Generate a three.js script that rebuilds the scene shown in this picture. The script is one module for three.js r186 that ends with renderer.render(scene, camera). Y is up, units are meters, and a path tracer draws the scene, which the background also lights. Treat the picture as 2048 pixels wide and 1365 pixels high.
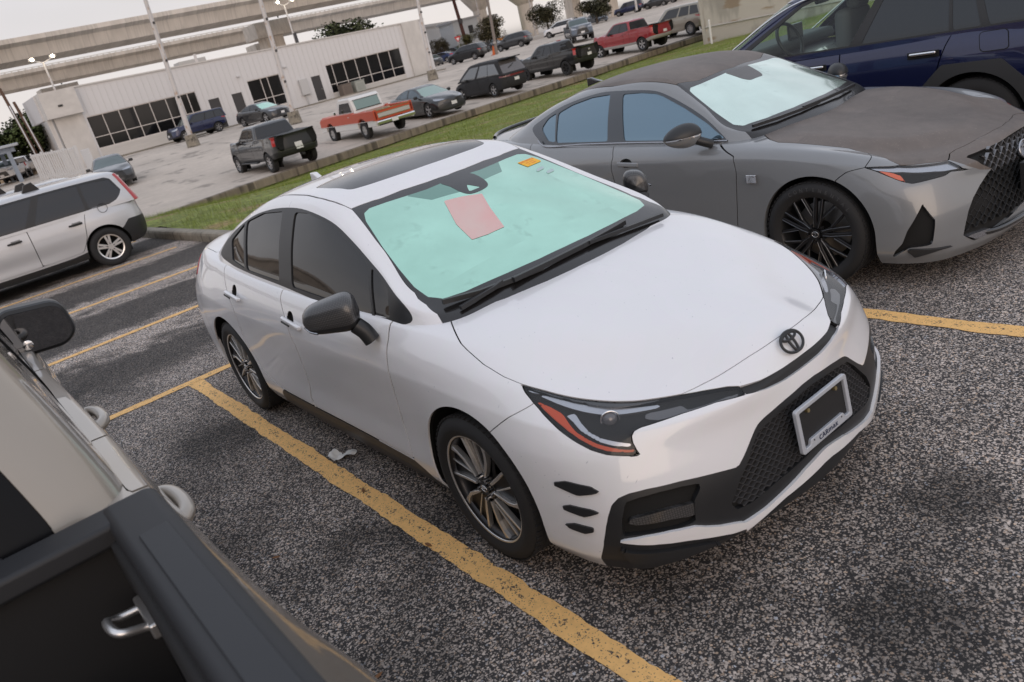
import * as THREE from 'three';
import { mergeGeometries, mergeVertices } from 'three/addons/utils/BufferGeometryUtils.js';
import { RoundedBoxGeometry } from 'three/addons/geometries/RoundedBoxGeometry.js';
import { FontLoader } from 'three/addons/loaders/FontLoader.js';
import { TextGeometry } from 'three/addons/geometries/TextGeometry.js';

// ---------------------------------------------------------------- camera, sky, sun, exposure
const scene = new THREE.Scene();
const renderer = new THREE.WebGLRenderer({ antialias: true });
renderer.toneMapping = THREE.LinearToneMapping;
renderer.toneMappingExposure = 1.08;
renderer.shadowMap.enabled = true;
const camera = new THREE.PerspectiveCamera(47.9, 2048 / 1365, 0.05, 900);
camera.position.set(3.6586, 1.9085, 2.1189);
{
  const r = new THREE.Vector3(0.61615, -0.22999, -0.7533), u = new THREE.Vector3(-0.1525, 0.90348, -0.40057), b = new THREE.Vector3(0.77272, 0.36169, 0.52161);
  camera.quaternion.setFromRotationMatrix(new THREE.Matrix4().makeBasis(r, u, b));
}
camera.focus = 3.9;
camera.userData.fStop = 4.5;
camera.updateMatrixWorld();

function skyTexture() {
  const w = 512, h = 256, d = new Float32Array(w * h * 4);
  for (let j = 0; j < h; j++) for (let i = 0; i < w; i++) {
    const el = (j + 0.5) / h * Math.PI - Math.PI / 2;            // row 0 at the bottom
    const az = (i + 0.5) / w * 2 * Math.PI - Math.PI;
    const dx = Math.cos(el) * Math.cos(az), dy = Math.sin(el), dz = Math.cos(el) * Math.sin(az);
    const e = Math.max(0, dy);
    // high thin overcast at dusk: warm and bright low down, bluer towards the zenith
    const k = Math.pow(1 - e, 3.2);
    let c = [0.67 + 0.13 * k, 0.715 + 0.02 * k, 0.82 - 0.13 * k];
    const s = Math.max(0, dx * SUN.x + dy * SUN.y + dz * SUN.z);
    const g = Math.pow(s, 5) * Math.pow(1 - e, 1.6);
    c[0] += 0.85 * g; c[1] += 0.52 * g; c[2] += 0.30 * g;
    // soft streaks of cloud
    const n = fbm(dx / (dy + 0.25) * 1.3 + 7.3, dz / (dy + 0.25) * 1.9, 4) - 0.5;
    const m = 1 + 0.28 * n * Math.min(1, e * 6);
    if (dy < 0) { const q = 0.16; c = [q, q * 0.96, q * 0.92]; }
    const o = (j * w + i) * 4;
    d[o] = c[0] * m; d[o + 1] = c[1] * m; d[o + 2] = c[2] * m; d[o + 3] = 1;
  }
  const t = new THREE.DataTexture(d, w, h, THREE.RGBAFormat, THREE.FloatType);
  t.mapping = THREE.EquirectangularReflectionMapping; t.magFilter = t.minFilter = THREE.LinearFilter; t.needsUpdate = true;
  return t;
}
const SUN = new THREE.Vector3(0.86, 0.26, 0.44).normalize();
scene.background = scene.environment = skyTexture();
const sun = new THREE.DirectionalLight(new THREE.Color(1, 0.80, 0.62), 0.6);
sun.position.copy(SUN).multiplyScalar(60); sun.castShadow = true; sun.shadow.radius = 90;
Object.assign(sun.shadow.camera, { left: -70, right: 70, top: 70, bottom: -70, near: 1, far: 220 });
scene.add(sun, sun.target);
// ---------------------------------------------------------------- small helpers
function rng(seed) { let a = seed >>> 0; return () => { a = (a + 0x6D2B79F5) | 0; let t = Math.imul(a ^ (a >>> 15), 1 | a); t = (t + Math.imul(t ^ (t >>> 7), 61 | t)) ^ t; return ((t ^ (t >>> 14)) >>> 0) / 4294967296; }; }
function hash2(x, y) { let h = Math.imul(x | 0, 374761393) + Math.imul(y | 0, 668265263); h = Math.imul(h ^ (h >>> 13), 1274126177); return ((h ^ (h >>> 16)) >>> 0) / 4294967296; }
function vnoise(x, y) { const i = Math.floor(x), j = Math.floor(y), a = x - i, b = y - j, u = a * a * (3 - 2 * a), v = b * b * (3 - 2 * b); const p = hash2(i, j), q = hash2(i + 1, j), r = hash2(i, j + 1), s = hash2(i + 1, j + 1); return p + (q - p) * u + (r - p) * v + (p - q - r + s) * u * v; }
function fbm(x, y, o = 4) { let s = 0, a = 0.5, t = 0; for (let k = 0; k < o; k++) { s += a * vnoise(x, y); t += a; a *= 0.5; x = x * 2.03 + 17.1; y = y * 2.03 + 5.7; } return s / t; }
const clamp = (x, a = 0, b = 1) => Math.min(b, Math.max(a, x)), lerp = (a, b, t) => a + (b - a) * t;
const sstep = (a, b, x) => { const t = clamp((x - a) / (b - a)); return t * t * (3 - 2 * t); };
const V = (x, y, z) => new THREE.Vector3(x, y, z);
const names = {};
function numbered(n) { const k = names[n] = (names[n] ?? -1) + 1; return k ? `${n}_${String(k).padStart(3, '0')}` : n; }
function thing(name, label, category, group) { const o = new THREE.Group(); o.name = numbered(name); o.userData = { label, category }; if (group) o.userData.group = group; scene.add(o); return o; }
function shadow(o) { o.castShadow = true; o.receiveShadow = true; return o; }
function part(name, geo, mat, parent, label) { const m = shadow(new THREE.Mesh(geo, mat)); m.name = name; if (label) m.userData.label = label; parent.add(m); return m; }
function one(name, geo, mat, label, category, group) { const m = shadow(new THREE.Mesh(geo, mat)); m.name = numbered(name); m.userData = { label, category }; if (group) m.userData.group = group; scene.add(m); return m; }
function struct(name, geo, mat, kind = 'structure', label) { const m = shadow(new THREE.Mesh(geo, mat)); m.name = numbered(name); m.userData = { kind }; if (label) m.userData.label = label; scene.add(m); return m; }
function dup(o, label) { const c = o.clone(); c.name = numbered(o.name.replace(/_\d{3}$/, '')); c.userData = { ...o.userData }; if (label) c.userData.label = label; scene.add(c); return c; }
const lin = (r, g, b) => new THREE.Color().setRGB(r, g, b);
const std = (c, rough = 0.6, metal = 0, extra = {}) => new THREE.MeshStandardMaterial({ color: c instanceof THREE.Color ? c : Array.isArray(c) ? lin(...c) : new THREE.Color(c), roughness: rough, metalness: metal, ...extra });
const phys = (c, rough = 0.6, metal = 0, extra = {}) => new THREE.MeshPhysicalMaterial({ color: Array.isArray(c) ? lin(...c) : new THREE.Color(c), roughness: rough, metalness: metal, ...extra });
const flat = g => { const q = g.index ? g.toNonIndexed() : g; for (const k of Object.keys(q.attributes)) if (!['position', 'normal', 'uv'].includes(k)) q.deleteAttribute(k); if (!q.attributes.uv) q.setAttribute('uv', new THREE.BufferAttribute(new Float32Array(q.attributes.position.count * 2), 2)); return q; };
const merge = gs => mergeGeometries(gs.map(flat));
const box = (w, h, d, x = 0, y = 0, z = 0) => new THREE.BoxGeometry(w, h, d).translate(x, y, z);
const rbox = (w, h, d, r, x = 0, y = 0, z = 0, s = 2) => new RoundedBoxGeometry(w, h, d, s, Math.min(r, w / 2.01, h / 2.01, d / 2.01)).translate(x, y, z);
const cyl = (r0, r1, h, n = 24, x = 0, y = 0, z = 0) => new THREE.CylinderGeometry(r0, r1, h, n).translate(x, y, z);
function tube(pts, r, n = 24, m = 8, closed = false) { return new THREE.TubeGeometry(new THREE.CatmullRomCurve3(pts.map(p => p.isVector3 ? p : V(...p)), closed), n, r, m, closed); }
function bar(a, b, w, h = w, up) { const A = a.isVector3 ? a : V(...a), B = b.isVector3 ? b : V(...b), d = B.clone().sub(A), L = d.length(); const g = new THREE.BoxGeometry(w, h, L); const m = new THREE.Matrix4().lookAt(B, A, up || V(0, 1, 0)); g.applyMatrix4(m); const c = A.add(B).multiplyScalar(0.5); return g.translate(c.x, c.y, c.z); }
function rod(a, b, r0, r1 = r0, n = 12) { const A = a.isVector3 ? a.clone() : V(...a), B = b.isVector3 ? b.clone() : V(...b), d = B.clone().sub(A), L = d.length(); const g = new THREE.CylinderGeometry(r1, r0, L, n); g.applyQuaternion(new THREE.Quaternion().setFromUnitVectors(V(0, 1, 0), d.clone().divideScalar(L))); const c = A.add(B).multiplyScalar(0.5); return g.translate(c.x, c.y, c.z); }
function poly2shape(p) { const s = new THREE.Shape(); p.forEach(([x, y], i) => i ? s.lineTo(x, y) : s.moveTo(x, y)); s.closePath(); return s; }
function extr(p, depth, bevel = 0, opt = {}) { return new THREE.ExtrudeGeometry(Array.isArray(p) ? poly2shape(p) : p, { depth, bevelEnabled: bevel > 0, bevelSize: bevel, bevelThickness: bevel, bevelSegments: 2, curveSegments: 10, ...opt }); }
function texture(w, h, fn, { srgb = true, rep } = {}) {   // fn(u, v, i, j) -> [r, g, b] 0..1 (sRGB values when srgb)
  const d = new Uint8Array(w * h * 4);
  for (let j = 0; j < h; j++) for (let i = 0; i < w; i++) { const c = fn(i / w, j / h, i, j), o = (j * w + i) * 4; d[o] = clamp(c[0]) * 255; d[o + 1] = clamp(c[1]) * 255; d[o + 2] = clamp(c[2]) * 255; d[o + 3] = c.length > 3 ? clamp(c[3]) * 255 : 255; }
  const t = new THREE.DataTexture(d, w, h, THREE.RGBAFormat); t.wrapS = t.wrapT = THREE.RepeatWrapping; t.magFilter = THREE.LinearFilter; t.minFilter = THREE.LinearMipmapLinearFilter; t.generateMipmaps = true; if (srgb) t.colorSpace = THREE.SRGBColorSpace; if (rep) t.repeat.set(...rep); t.needsUpdate = true; return t;
}
function canvasTex(w, h, draw) { const c = document.createElement('canvas'); c.width = w; c.height = h; const x = c.getContext('2d'); draw(x, w, h); const t = new THREE.CanvasTexture(c); t.colorSpace = THREE.SRGBColorSpace; t.magFilter = THREE.LinearFilter; return t; }
const FONT = await new FontLoader().loadAsync('fonts/droid/droid_sans_bold.typeface.json');
// ---------------------------------------------------------------- car body sheets: an interpolated net of control points, cut into panels
// cubic through points with knots k (non-uniform Catmull-Rom); sharp[i] in 0..1 breaks the tangent there
function cubicAt(P, k, i, t, sharp, out) {
  const n = P.length, p0 = P[i], p1 = P[i + 1], h = k[i + 1] - k[i] || 1e-9, s = (t - k[i]) / h;
  const tan = (j, side) => {
    const r = [0, 0, 0], sh = sharp ? sharp[j] || 0 : 0;
    for (let c = 0; c < 3; c++) {
      const dl = j > 0 ? (P[j][c] - P[j - 1][c]) / (k[j] - k[j - 1] || 1e-9) : null, dr = j < n - 1 ? (P[j + 1][c] - P[j][c]) / (k[j + 1] - k[j] || 1e-9) : null;
      let m;
      if (dl === null) m = dr; else if (dr === null) m = dl; else { const a = k[j] - k[j - 1], b = k[j + 1] - k[j]; m = (dl * b + dr * a) / (a + b); if (sh) m = lerp(m, side > 0 ? dr : dl, sh); }
      r[c] = m;
    }
    return r;
  };
  const m0 = tan(i, 1), m1 = tan(i + 1, -1), s2 = s * s, s3 = s2 * s, a = 2 * s3 - 3 * s2 + 1, b = (s3 - 2 * s2 + s) * h, c = -2 * s3 + 3 * s2, d = (s3 - s2) * h;
  for (let q = 0; q < 3; q++) out[q] = a * p0[q] + b * m0[q] + c * p1[q] + d * m1[q];
  return out;
}
function curve(P, per = 8, { sharp, closed, ghost0, ghost1 } = {}) { // sampled curve with centripetal-ish knots
  const Q = P.map(p => p.slice()); if (ghost0) Q.unshift(ghost0); if (ghost1) Q.push(ghost1);
  const k = [0]; for (let i = 1; i < Q.length; i++) k.push(k[i - 1] + Math.sqrt(Math.hypot(Q[i][0] - Q[i - 1][0], Q[i][1] - Q[i - 1][1], (Q[i][2] || 0) - (Q[i - 1][2] || 0))) + 1e-6);
  const a = ghost0 ? 1 : 0, b = Q.length - 1 - (ghost1 ? 1 : 0), out = [];
  for (const q of Q) if (q.length < 3) q.push(0);
  for (let i = a; i < b; i++) for (let j = 0; j < per; j++) out.push(cubicAt(Q, k, i, lerp(k[i], k[i + 1], j / per), sharp, []));
  out.push(Q[b].slice()); return out;
}
// net: rings[r][s] = [x, y, z], z >= 0 half. opt: sharp[r], h (cell size), m0/m1: mirror stations at the ends, mt: mirror at the top ring
function sheet(rings, { sharp = [], h = 0.014, m0 = true, m1 = true, mt = true, flip = false, ss = [] } = {}) {
  const R = rings.length, S = rings[0].length;
  const dist = (a, b) => Math.hypot(a[0] - b[0], a[1] - b[1], a[2] - b[2]);
  const ks = [0], ns = []; for (let s = 1; s < S; s++) { let a = 0, mx = 0; for (let r = 0; r < R; r++) { const d = dist(rings[r][s], rings[r][s - 1]); a += Math.sqrt(d); mx = Math.max(mx, d); } ks.push(ks[s - 1] + a / R + 1e-5); ns.push(Math.max(2, Math.ceil(mx / h))); }
  const kk = ks.slice(); if (m0) kk.unshift(ks[0] - (ks[1] - ks[0])); if (m1) kk.push(ks[S - 1] + (ks[S - 1] - ks[S - 2]));
  const mir = p => [p[0], p[1], -p[2]], sh2 = m0 ? [0, ...Array.from({ length: S }, (_, i) => ss[i] || 0), 0] : ss;
  const cols = [], us = [];                                  // cols[c][r]
  for (let s = 0; s < S - 1; s++) { const n = ns[s]; for (let j = 0; j < n + (s === S - 2 ? 1 : 0); j++) us.push(s + j / n); }
  for (const u of us) { const s = Math.min(S - 2, Math.floor(u)), t = lerp(ks[s], ks[s + 1], u - s), col = []; for (let r = 0; r < R; r++) { const P = rings[r].slice(); let o = 0; if (m0) { P.unshift(mir(rings[r][1])); o = 1; } if (m1) P.push(mir(rings[r][S - 2])); col.push(cubicAt(P, kk, s + o, t, sh2, [])); } cols.push(col); }
  const nr = []; for (let r = 0; r < R - 1; r++) { let mx = 0; for (const c of cols) mx = Math.max(mx, dist(c[r], c[r + 1])); nr.push(Math.max(2, Math.ceil(mx / h))); }
  const vs = []; for (let r = 0; r < R - 1; r++) for (let j = 0; j < nr[r] + (r === R - 2 ? 1 : 0); j++) vs.push(r + j / nr[r]);
  const W = us.length, H = vs.length, G = new Array(W);
  for (let c = 0; c < W; c++) {
    const P = cols[c].slice(); if (mt) P.push(mir(P[R - 2]));
    const k = [0]; for (let i = 1; i < P.length; i++) k.push(k[i - 1] + Math.sqrt(dist(P[i], P[i - 1])) + 1e-5);
    G[c] = vs.map(v => { const r = Math.min(R - 2, Math.floor(v)); return cubicAt(P, k, r, lerp(k[r], k[r + 1], v - r), sharp, []); });
  }
  const N = G.map((col, c) => col.map((p, r) => {
    const a = G[Math.max(0, c - 1)][r], b = G[Math.min(W - 1, c + 1)][r], d = col[Math.max(0, r - 1)], e = col[Math.min(H - 1, r + 1)];
    const ux = b[0] - a[0], uy = b[1] - a[1], uz = b[2] - a[2], vx = e[0] - d[0], vy = e[1] - d[1], vz = e[2] - d[2];
    let nx = uy * vz - uz * vy, ny = uz * vx - ux * vz, nz = ux * vy - uy * vx; const l = Math.hypot(nx, ny, nz) || 1; if (flip) { nx = -nx; ny = -ny; nz = -nz; }
    nx /= l; ny /= l; nz /= l;
    if (m0 && c === 0 || m1 && c === W - 1 || mt && r === H - 1) { nz = 0; const q = Math.hypot(nx, ny) || 1; nx /= q; ny /= q; }
    return [nx, ny, nz];
  }));
  const out = [], put = (c, r) => { const p = G[c][r], n = N[c][r]; out.push(p[0], p[1], p[2], n[0], n[1], n[2], us[c], vs[r]); };
  for (let c = 0; c < W - 1; c++) for (let r = 0; r < H - 1; r++) {
    if (flip) { put(c, r); put(c + 1, r + 1); put(c + 1, r); put(c, r); put(c, r + 1); put(c + 1, r + 1); } else { put(c, r); put(c + 1, r); put(c + 1, r + 1); put(c, r); put(c + 1, r + 1); put(c, r + 1); }
  }
  return out;
}
const ST = 8;
// split a soup along f = 0: [where f >= 0, where f < 0]
function cut(soup, f) {
  const A = [], B = [], v = [null, null, null], d = [0, 0, 0];
  for (let i = 0; i < soup.length; i += ST * 3) {
    let pos = 0, neg = 0;
    for (let j = 0; j < 3; j++) { const o = i + j * ST; d[j] = f(soup[o], soup[o + 1], soup[o + 2], soup[o + 3], soup[o + 4], soup[o + 5], soup[o + 6], soup[o + 7]); if (Math.abs(d[j]) < 1e-7) d[j] = 1e-7; d[j] > 0 ? pos++ : neg++; }
    const dst = pos === 3 ? A : neg === 3 ? B : null;
    if (dst) { for (let j = 0; j < ST * 3; j++) dst.push(soup[i + j]); continue; }
    for (let j = 0; j < 3; j++) v[j] = soup.slice(i + j * ST, i + j * ST + ST);
    const mixv = (a, b, da, db) => { const t = da / (da - db), q = new Array(ST); for (let c = 0; c < ST; c++) q[c] = a[c] + (b[c] - a[c]) * t; return q; };
    const lone = pos === 1 ? d.findIndex(x => x > 0) : d.findIndex(x => x < 0), a = v[lone], b = v[(lone + 1) % 3], c = v[(lone + 2) % 3], da = d[lone], db = d[(lone + 1) % 3], dc = d[(lone + 2) % 3];
    const ab = mixv(a, b, da, db), ac = mixv(a, c, da, dc), L = pos === 1 ? A : B, M = pos === 1 ? B : A;
    L.push(...a, ...ab, ...ac); M.push(...ab, ...b, ...c, ...ab, ...c, ...ac);
  }
  return [A, B];
}
// signed distance to a closed polygon of [a, b] points (positive inside); far points get a cheap bound
function sdPoly(P) {
  let x0 = 1e9, x1 = -1e9, y0 = 1e9, y1 = -1e9; for (const [x, y] of P) { x0 = Math.min(x0, x); x1 = Math.max(x1, x); y0 = Math.min(y0, y); y1 = Math.max(y1, y); }
  return (x, y) => {
    const bx = Math.max(x0 - x, x - x1), by = Math.max(y0 - y, y - y1), bb = Math.max(bx, by); if (bb > 0.03) return -bb;
    let d = 1e9, ins = false;
    for (let i = 0, j = P.length - 1; i < P.length; j = i++) {
      const ax = P[j][0], ay = P[j][1], ex = P[i][0] - ax, ey = P[i][1] - ay, t = clamp(((x - ax) * ex + (y - ay) * ey) / (ex * ex + ey * ey || 1e-12)), qx = ax + ex * t - x, qy = ay + ey * t - y; d = Math.min(d, qx * qx + qy * qy);
      if ((P[i][1] > y) !== (ay > y) && x < (ax - P[i][0]) * (y - P[i][1]) / (ay - P[i][1]) + P[i][0]) ins = !ins;
    }
    return ins ? Math.sqrt(d) : -Math.sqrt(d);
  };
}
function sdLine(P) { // distance to an open polyline
  return (x, y) => { let d = 1e9; for (let i = 1; i < P.length; i++) { const ax = P[i - 1][0], ay = P[i - 1][1], ex = P[i][0] - ax, ey = P[i][1] - ay, t = clamp(((x - ax) * ex + (y - ay) * ey) / (ex * ex + ey * ey || 1e-12)); d = Math.min(d, (ax + ex * t - x) ** 2 + (ay + ey * t - y) ** 2); } return Math.sqrt(d); };
}
const smoothPoly = (P, per = 6) => { const n = P.length; return curve([...P, P[0]], per, { ghost0: P[n - 1].slice(), ghost1: P[1].slice() }).slice(0, -1).map(p => [p[0], p[1]]); };
// round the corners of a polygon by radius r
function roundPoly(P, r, seg = 5) {
  const n = P.length, out = [];
  P.forEach((p, i) => {
    const a = P[(i + n - 1) % n], b = P[(i + 1) % n], rr = p[2] ?? r, la = Math.hypot(a[0] - p[0], a[1] - p[1]), lb = Math.hypot(b[0] - p[0], b[1] - p[1]), q = Math.min(rr, la * 0.49, lb * 0.49);
    const A = [p[0] + (a[0] - p[0]) * q / la, p[1] + (a[1] - p[1]) * q / la], B = [p[0] + (b[0] - p[0]) * q / lb, p[1] + (b[1] - p[1]) * q / lb];
    for (let k = 0; k <= seg; k++) { const t = k / seg; out.push([(1 - t) ** 2 * A[0] + 2 * t * (1 - t) * p[0] + t * t * B[0], (1 - t) ** 2 * A[1] + 2 * t * (1 - t) * p[1] + t * t * B[1]]); }
  });
  return out;
}
function mirrorSoup(s) { const o = new Array(s.length); for (let i = 0; i < s.length; i += ST * 3) for (let j = 0; j < 3; j++) { const a = i + j * ST, b = i + [0, 2, 1][j] * ST; for (let c = 0; c < ST; c++) o[b + c] = s[a + c] * (c === 2 || c === 5 ? -1 : 1); } return o; }
function offsetSoup(s, d) { const o = s.slice(); for (let i = 0; i < o.length; i += ST) { o[i] += o[i + 3] * d; o[i + 1] += o[i + 4] * d; o[i + 2] += o[i + 5] * d; } return o; }
const cat = (...a) => [].concat(...a);
// a wall of depth d behind every open edge of the sheet (not on the mid plane unless mid)
function skirt(s, d, mid = false) {
  const key = o => Math.round(s[o] * 8e3) + '_' + Math.round(s[o + 1] * 8e3) + '_' + Math.round(s[o + 2] * 8e3), E = new Map();
  for (let i = 0; i < s.length; i += ST * 3) for (let j = 0; j < 3; j++) { const a = i + j * ST, b = i + (j + 1) % 3 * ST, ka = key(a), kb = key(b); if (ka === kb) continue; const r = kb + '|' + ka; if (E.has(r)) E.delete(r); else E.set(ka + '|' + kb, [a, b]); }
  const out = [];
  for (const [a, b] of E.values()) {
    if (!mid && Math.abs(s[a + 2]) < 2e-4 && Math.abs(s[b + 2]) < 2e-4) continue;
    const P = o => [s[o], s[o + 1], s[o + 2]], Q = o => [s[o] - s[o + 3] * d, s[o + 1] - s[o + 4] * d, s[o + 2] - s[o + 5] * d], p0 = P(a), p1 = P(b), q0 = Q(a), q1 = Q(b);
    const e = [p1[0] - p0[0], p1[1] - p0[1], p1[2] - p0[2]], n = [s[a + 3], s[a + 4], s[a + 5]]; let nx = e[1] * n[2] - e[2] * n[1], ny = e[2] * n[0] - e[0] * n[2], nz = e[0] * n[1] - e[1] * n[0]; const l = Math.hypot(nx, ny, nz) || 1; nx /= l; ny /= l; nz /= l;
    for (const v of [p0, q0, q1, p0, q1, p1]) out.push(v[0], v[1], v[2], nx, ny, nz, 0, 0);
  }
  return out;
}
function soupGeo(s, uvf) {
  const n = s.length / ST, p = new Float32Array(n * 3), m = new Float32Array(n * 3), u = new Float32Array(n * 2);
  for (let i = 0; i < n; i++) { const o = i * ST; p[i * 3] = s[o]; p[i * 3 + 1] = s[o + 1]; p[i * 3 + 2] = s[o + 2]; const l = Math.hypot(s[o + 3], s[o + 4], s[o + 5]) || 1; m[i * 3] = s[o + 3] / l; m[i * 3 + 1] = s[o + 4] / l; m[i * 3 + 2] = s[o + 5] / l; const q = uvf ? uvf(s[o], s[o + 1], s[o + 2]) : [s[o], s[o + 1] + s[o + 2]]; u[i * 2] = q[0]; u[i * 2 + 1] = q[1]; }
  const g = new THREE.BufferGeometry(); g.setAttribute('position', new THREE.BufferAttribute(p, 3)); g.setAttribute('normal', new THREE.BufferAttribute(m, 3)); g.setAttribute('uv', new THREE.BufferAttribute(u, 2));
  return mergeVertices(g, 1e-5);
}
const both = s => cat(s, mirrorSoup(s));
const xy = P => { const f = sdPoly(P); return (x, y, z) => f(x, y); };
const xz = P => { const f = sdPoly(P); return (x, y, z) => f(x, z); };
// ---------------------------------------------------------------- materials shared by the vehicles
const carbonTex = texture(64, 64, (u, v, i, j) => { const a = ((i >> 3) + (j >> 3)) & 1, s = a ? (j & 7) : (i & 7); const c = 0.10 + 0.20 * Math.sin(s / 7 * Math.PI) + (a ? 0.03 : 0); return [c, c, c * 1.02]; });
const dirtTex = texture(256, 256, (u, v) => { const n = fbm(u * 9, v * 9, 5), c = 0.30 + 0.12 * n; return [c, c, c]; }, { srgb: false });
const specks = (seed, n, amp) => { const R = rng(seed), d = new Float32Array(512 * 512).fill(0); for (let k = 0; k < n; k++) { const x = R() * 512 | 0, y = R() * 512 | 0, a = amp * (0.3 + R()); d[y * 512 + x] = a; if (R() < .4) d[y * 512 + (x + 1) % 512] = a * .7; if (R() < .3) d[((y + 1) % 512) * 512 + x] = a * .7; } return d; };
function paintTex(r, g, b, seed, n, amp, sp) { // paint with dust film in soft patches, plus fine grit
  const d = specks(seed, n, 1); return texture(512, 512, (u, v, i, j) => { const f = (fbm(u * 6 + seed, v * 6, 5) - .5) * amp, s = d[j * 512 + i] * sp; return [r + f + s, g + f * .97 + s * .95, b + f * .92 + s * .85]; });
}
const M = {
  white: phys([1, 1, 1], .32, 0, { map: paintTex(.893, .895, .905, 3, 90, .012, -.3), clearcoat: 1, clearcoatRoughness: .04, specularIntensity: .6 }),
  rubber: std([.018, .018, .019], .78),
  tyreWall: std([.022, .022, .023], .68),
  black: std([.016, .016, .017], .5),
  satin: std([.02, .021, .023], .42),
  piano: phys([.008, .008, .009], .12, 0, { clearcoat: 1, clearcoatRoughness: .03 }),
  blade: phys([.006, .006, .007], .3, 0, { specularIntensity: .6 }), skirt: std([.03, .034, .042], .38, .3), slat: std([.055, .055, .058], .42),
  under: std([.008, .008, .008], .95),
  gap: std([.006, .006, .006], .9),
  tint: phys([.006, .0065, .008], .03, 0, { ior: 1.5 }),
  alloy: std([.78, .77, .76], .34, .9),
  alloyDark: std([.035, .035, .038], .3, .6),
  disc: std([.28, .27, .26], .4, 1),
  chrome: std([.82, .82, .83], .08, 1),
  carbon: phys([1, 1, 1], .35, 0, { map: carbonTex, clearcoat: .7, clearcoatRoughness: .12 }),
  lens: phys([1, 1, 1], .03, 0, { transmission: 1, thickness: 0, ior: 1.45 }),
  amber: std([.46, .05, .003], .4),
  red: phys([.42, .012, .012], .18, 0, { clearcoat: 1 }),
  redDark: phys([.16, .006, .008], .15, 0, { clearcoat: 1 }),
  lampGrey: std([.42, .43, .46], .25, .85),
  mint: phys([.53, .90, .73], .12, .80, { clearcoat: .6, clearcoatRoughness: .05, map: texture(512, 512, (u, v) => { const n = fbm(u * 7, v * 7, 5), m = fbm(u * 40 + 9, v * 40, 3); const c = .93 + .10 * (n - .5) - .07 * sstep(.60, .8, fbm(u * 13 + 3, v * 13 + 8, 3)) * sstep(.4, .8, m); return [c, c, c]; }) }),
  frit: phys([.014, .013, .013], .22, 0, { clearcoat: .4 }),
  plateWhite: std([.72, .72, .72], .5),
};
const paint = (r, g, b, o = {}) => phys([r, g, b], o.rough ?? .35, o.metal ?? .3, { clearcoat: 1, clearcoatRoughness: .04, ...o.extra });
// ---------------------------------------------------------------- wheels: axle along z, outer face towards +z
const lathe = (prof, n = 64) => new THREE.LatheGeometry(prof.map(p => new THREE.Vector2(p[0], p[1])), n).rotateX(Math.PI / 2);
function tyreGeo(R, rim, w, n = 72) { // w: half width
  const r = rim, s = R - r, g = .006, P = [[r - .012, -w * .82], [r + .004, -w * .92], [r + s * .3, -w * 1.0], [r + s * .62, -w * .985], [R - .016, -w * .9], [R - .004, -w * .78], [R, -w * .66]];
  for (const c of [-.42, 0, .42]) P.push([R, w * (c - .06)], [R - g, w * (c - .05)], [R - g, w * (c + .05)], [R, w * (c + .06)]);
  P.push([R, w * .66], [R - .004, w * .78], [R - .016, w * .9], [r + s * .62, w * .985], [r + s * .45, w * 1.0], [r + s * .3, w * 1.0], [r + .010, w * .93], [r + .002, w * .90], [r - .012, w * .82]);
  return lathe(P.map(p => [p[0], p[1]]), n);
}
function polar(r, deg) { const a = deg * Math.PI / 180; return [r * Math.cos(a), r * Math.sin(a)]; }
function wheel(parent, x, y, z, side, { R, rim, w, style, yaw = 0, spin = 0, mats = M, disc = true, n = 72 }) {
  const g = new THREE.Group(); g.name = 'wheel'; g.position.set(x, y, z); g.rotation.set(0, (side < 0 ? Math.PI : 0) + yaw, 0); parent.add(g);
  const A = { ...M, ...mats };
  const tread = []; // lateral tread cuts as raised blocks on the shoulders
  const nb = n > 60 ? 64 : 0; for (let k = 0; k < nb; k++) for (const s of [-1, 1]) tread.push(box(.006, R * .058, w * .22, R - .0012, 0, s * w * .74).rotateZ(k / nb * 2 * Math.PI + (s > 0 ? .02 : 0)));
  part('tyre', merge([tyreGeo(R, rim, w, n), ...tread]), A.rubber, g);
  const face = w * .80;
  part('rim', merge([lathe([[rim - .028, -w * .8], [rim - .03, 0], [rim - .022, face - .02], [rim - .008, face - .004], [rim + .001, face + .006], [rim + .005, face + .006], [rim + .005, face - .01]], n)]), A.barrel || A.alloyDark, g);
  style(g, rim, face, A, spin);
  if (disc) part('brake_disc', merge([lathe([[.06, face - .12], [rim * .72, face - .12], [rim * .72, face - .10], [.06, face - .10]], 40)]), A.disc, g);
  part('back_plate', lathe([[.001, -w * .5], [rim - .02, -w * .5]], 24), A.under, g);
  return g;
}
function lugs(g, n, r, z, mat, spin = 0, size = .009) { for (let k = 0; k < n; k++) { const [a, b] = polar(r, 360 * k / n + spin); part('wheel_nut', new THREE.CylinderGeometry(size, size, .018, 6).rotateX(Math.PI / 2).translate(a, b, z), mat, g); } }
const spokeGeo = (poly, depth, z, bevel = .002, rot = 0) => extr(poly, depth, bevel, { bevelSegments: 1, curveSegments: 4 }).translate(0, 0, z - depth).rotateZ(rot * Math.PI / 180);
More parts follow.
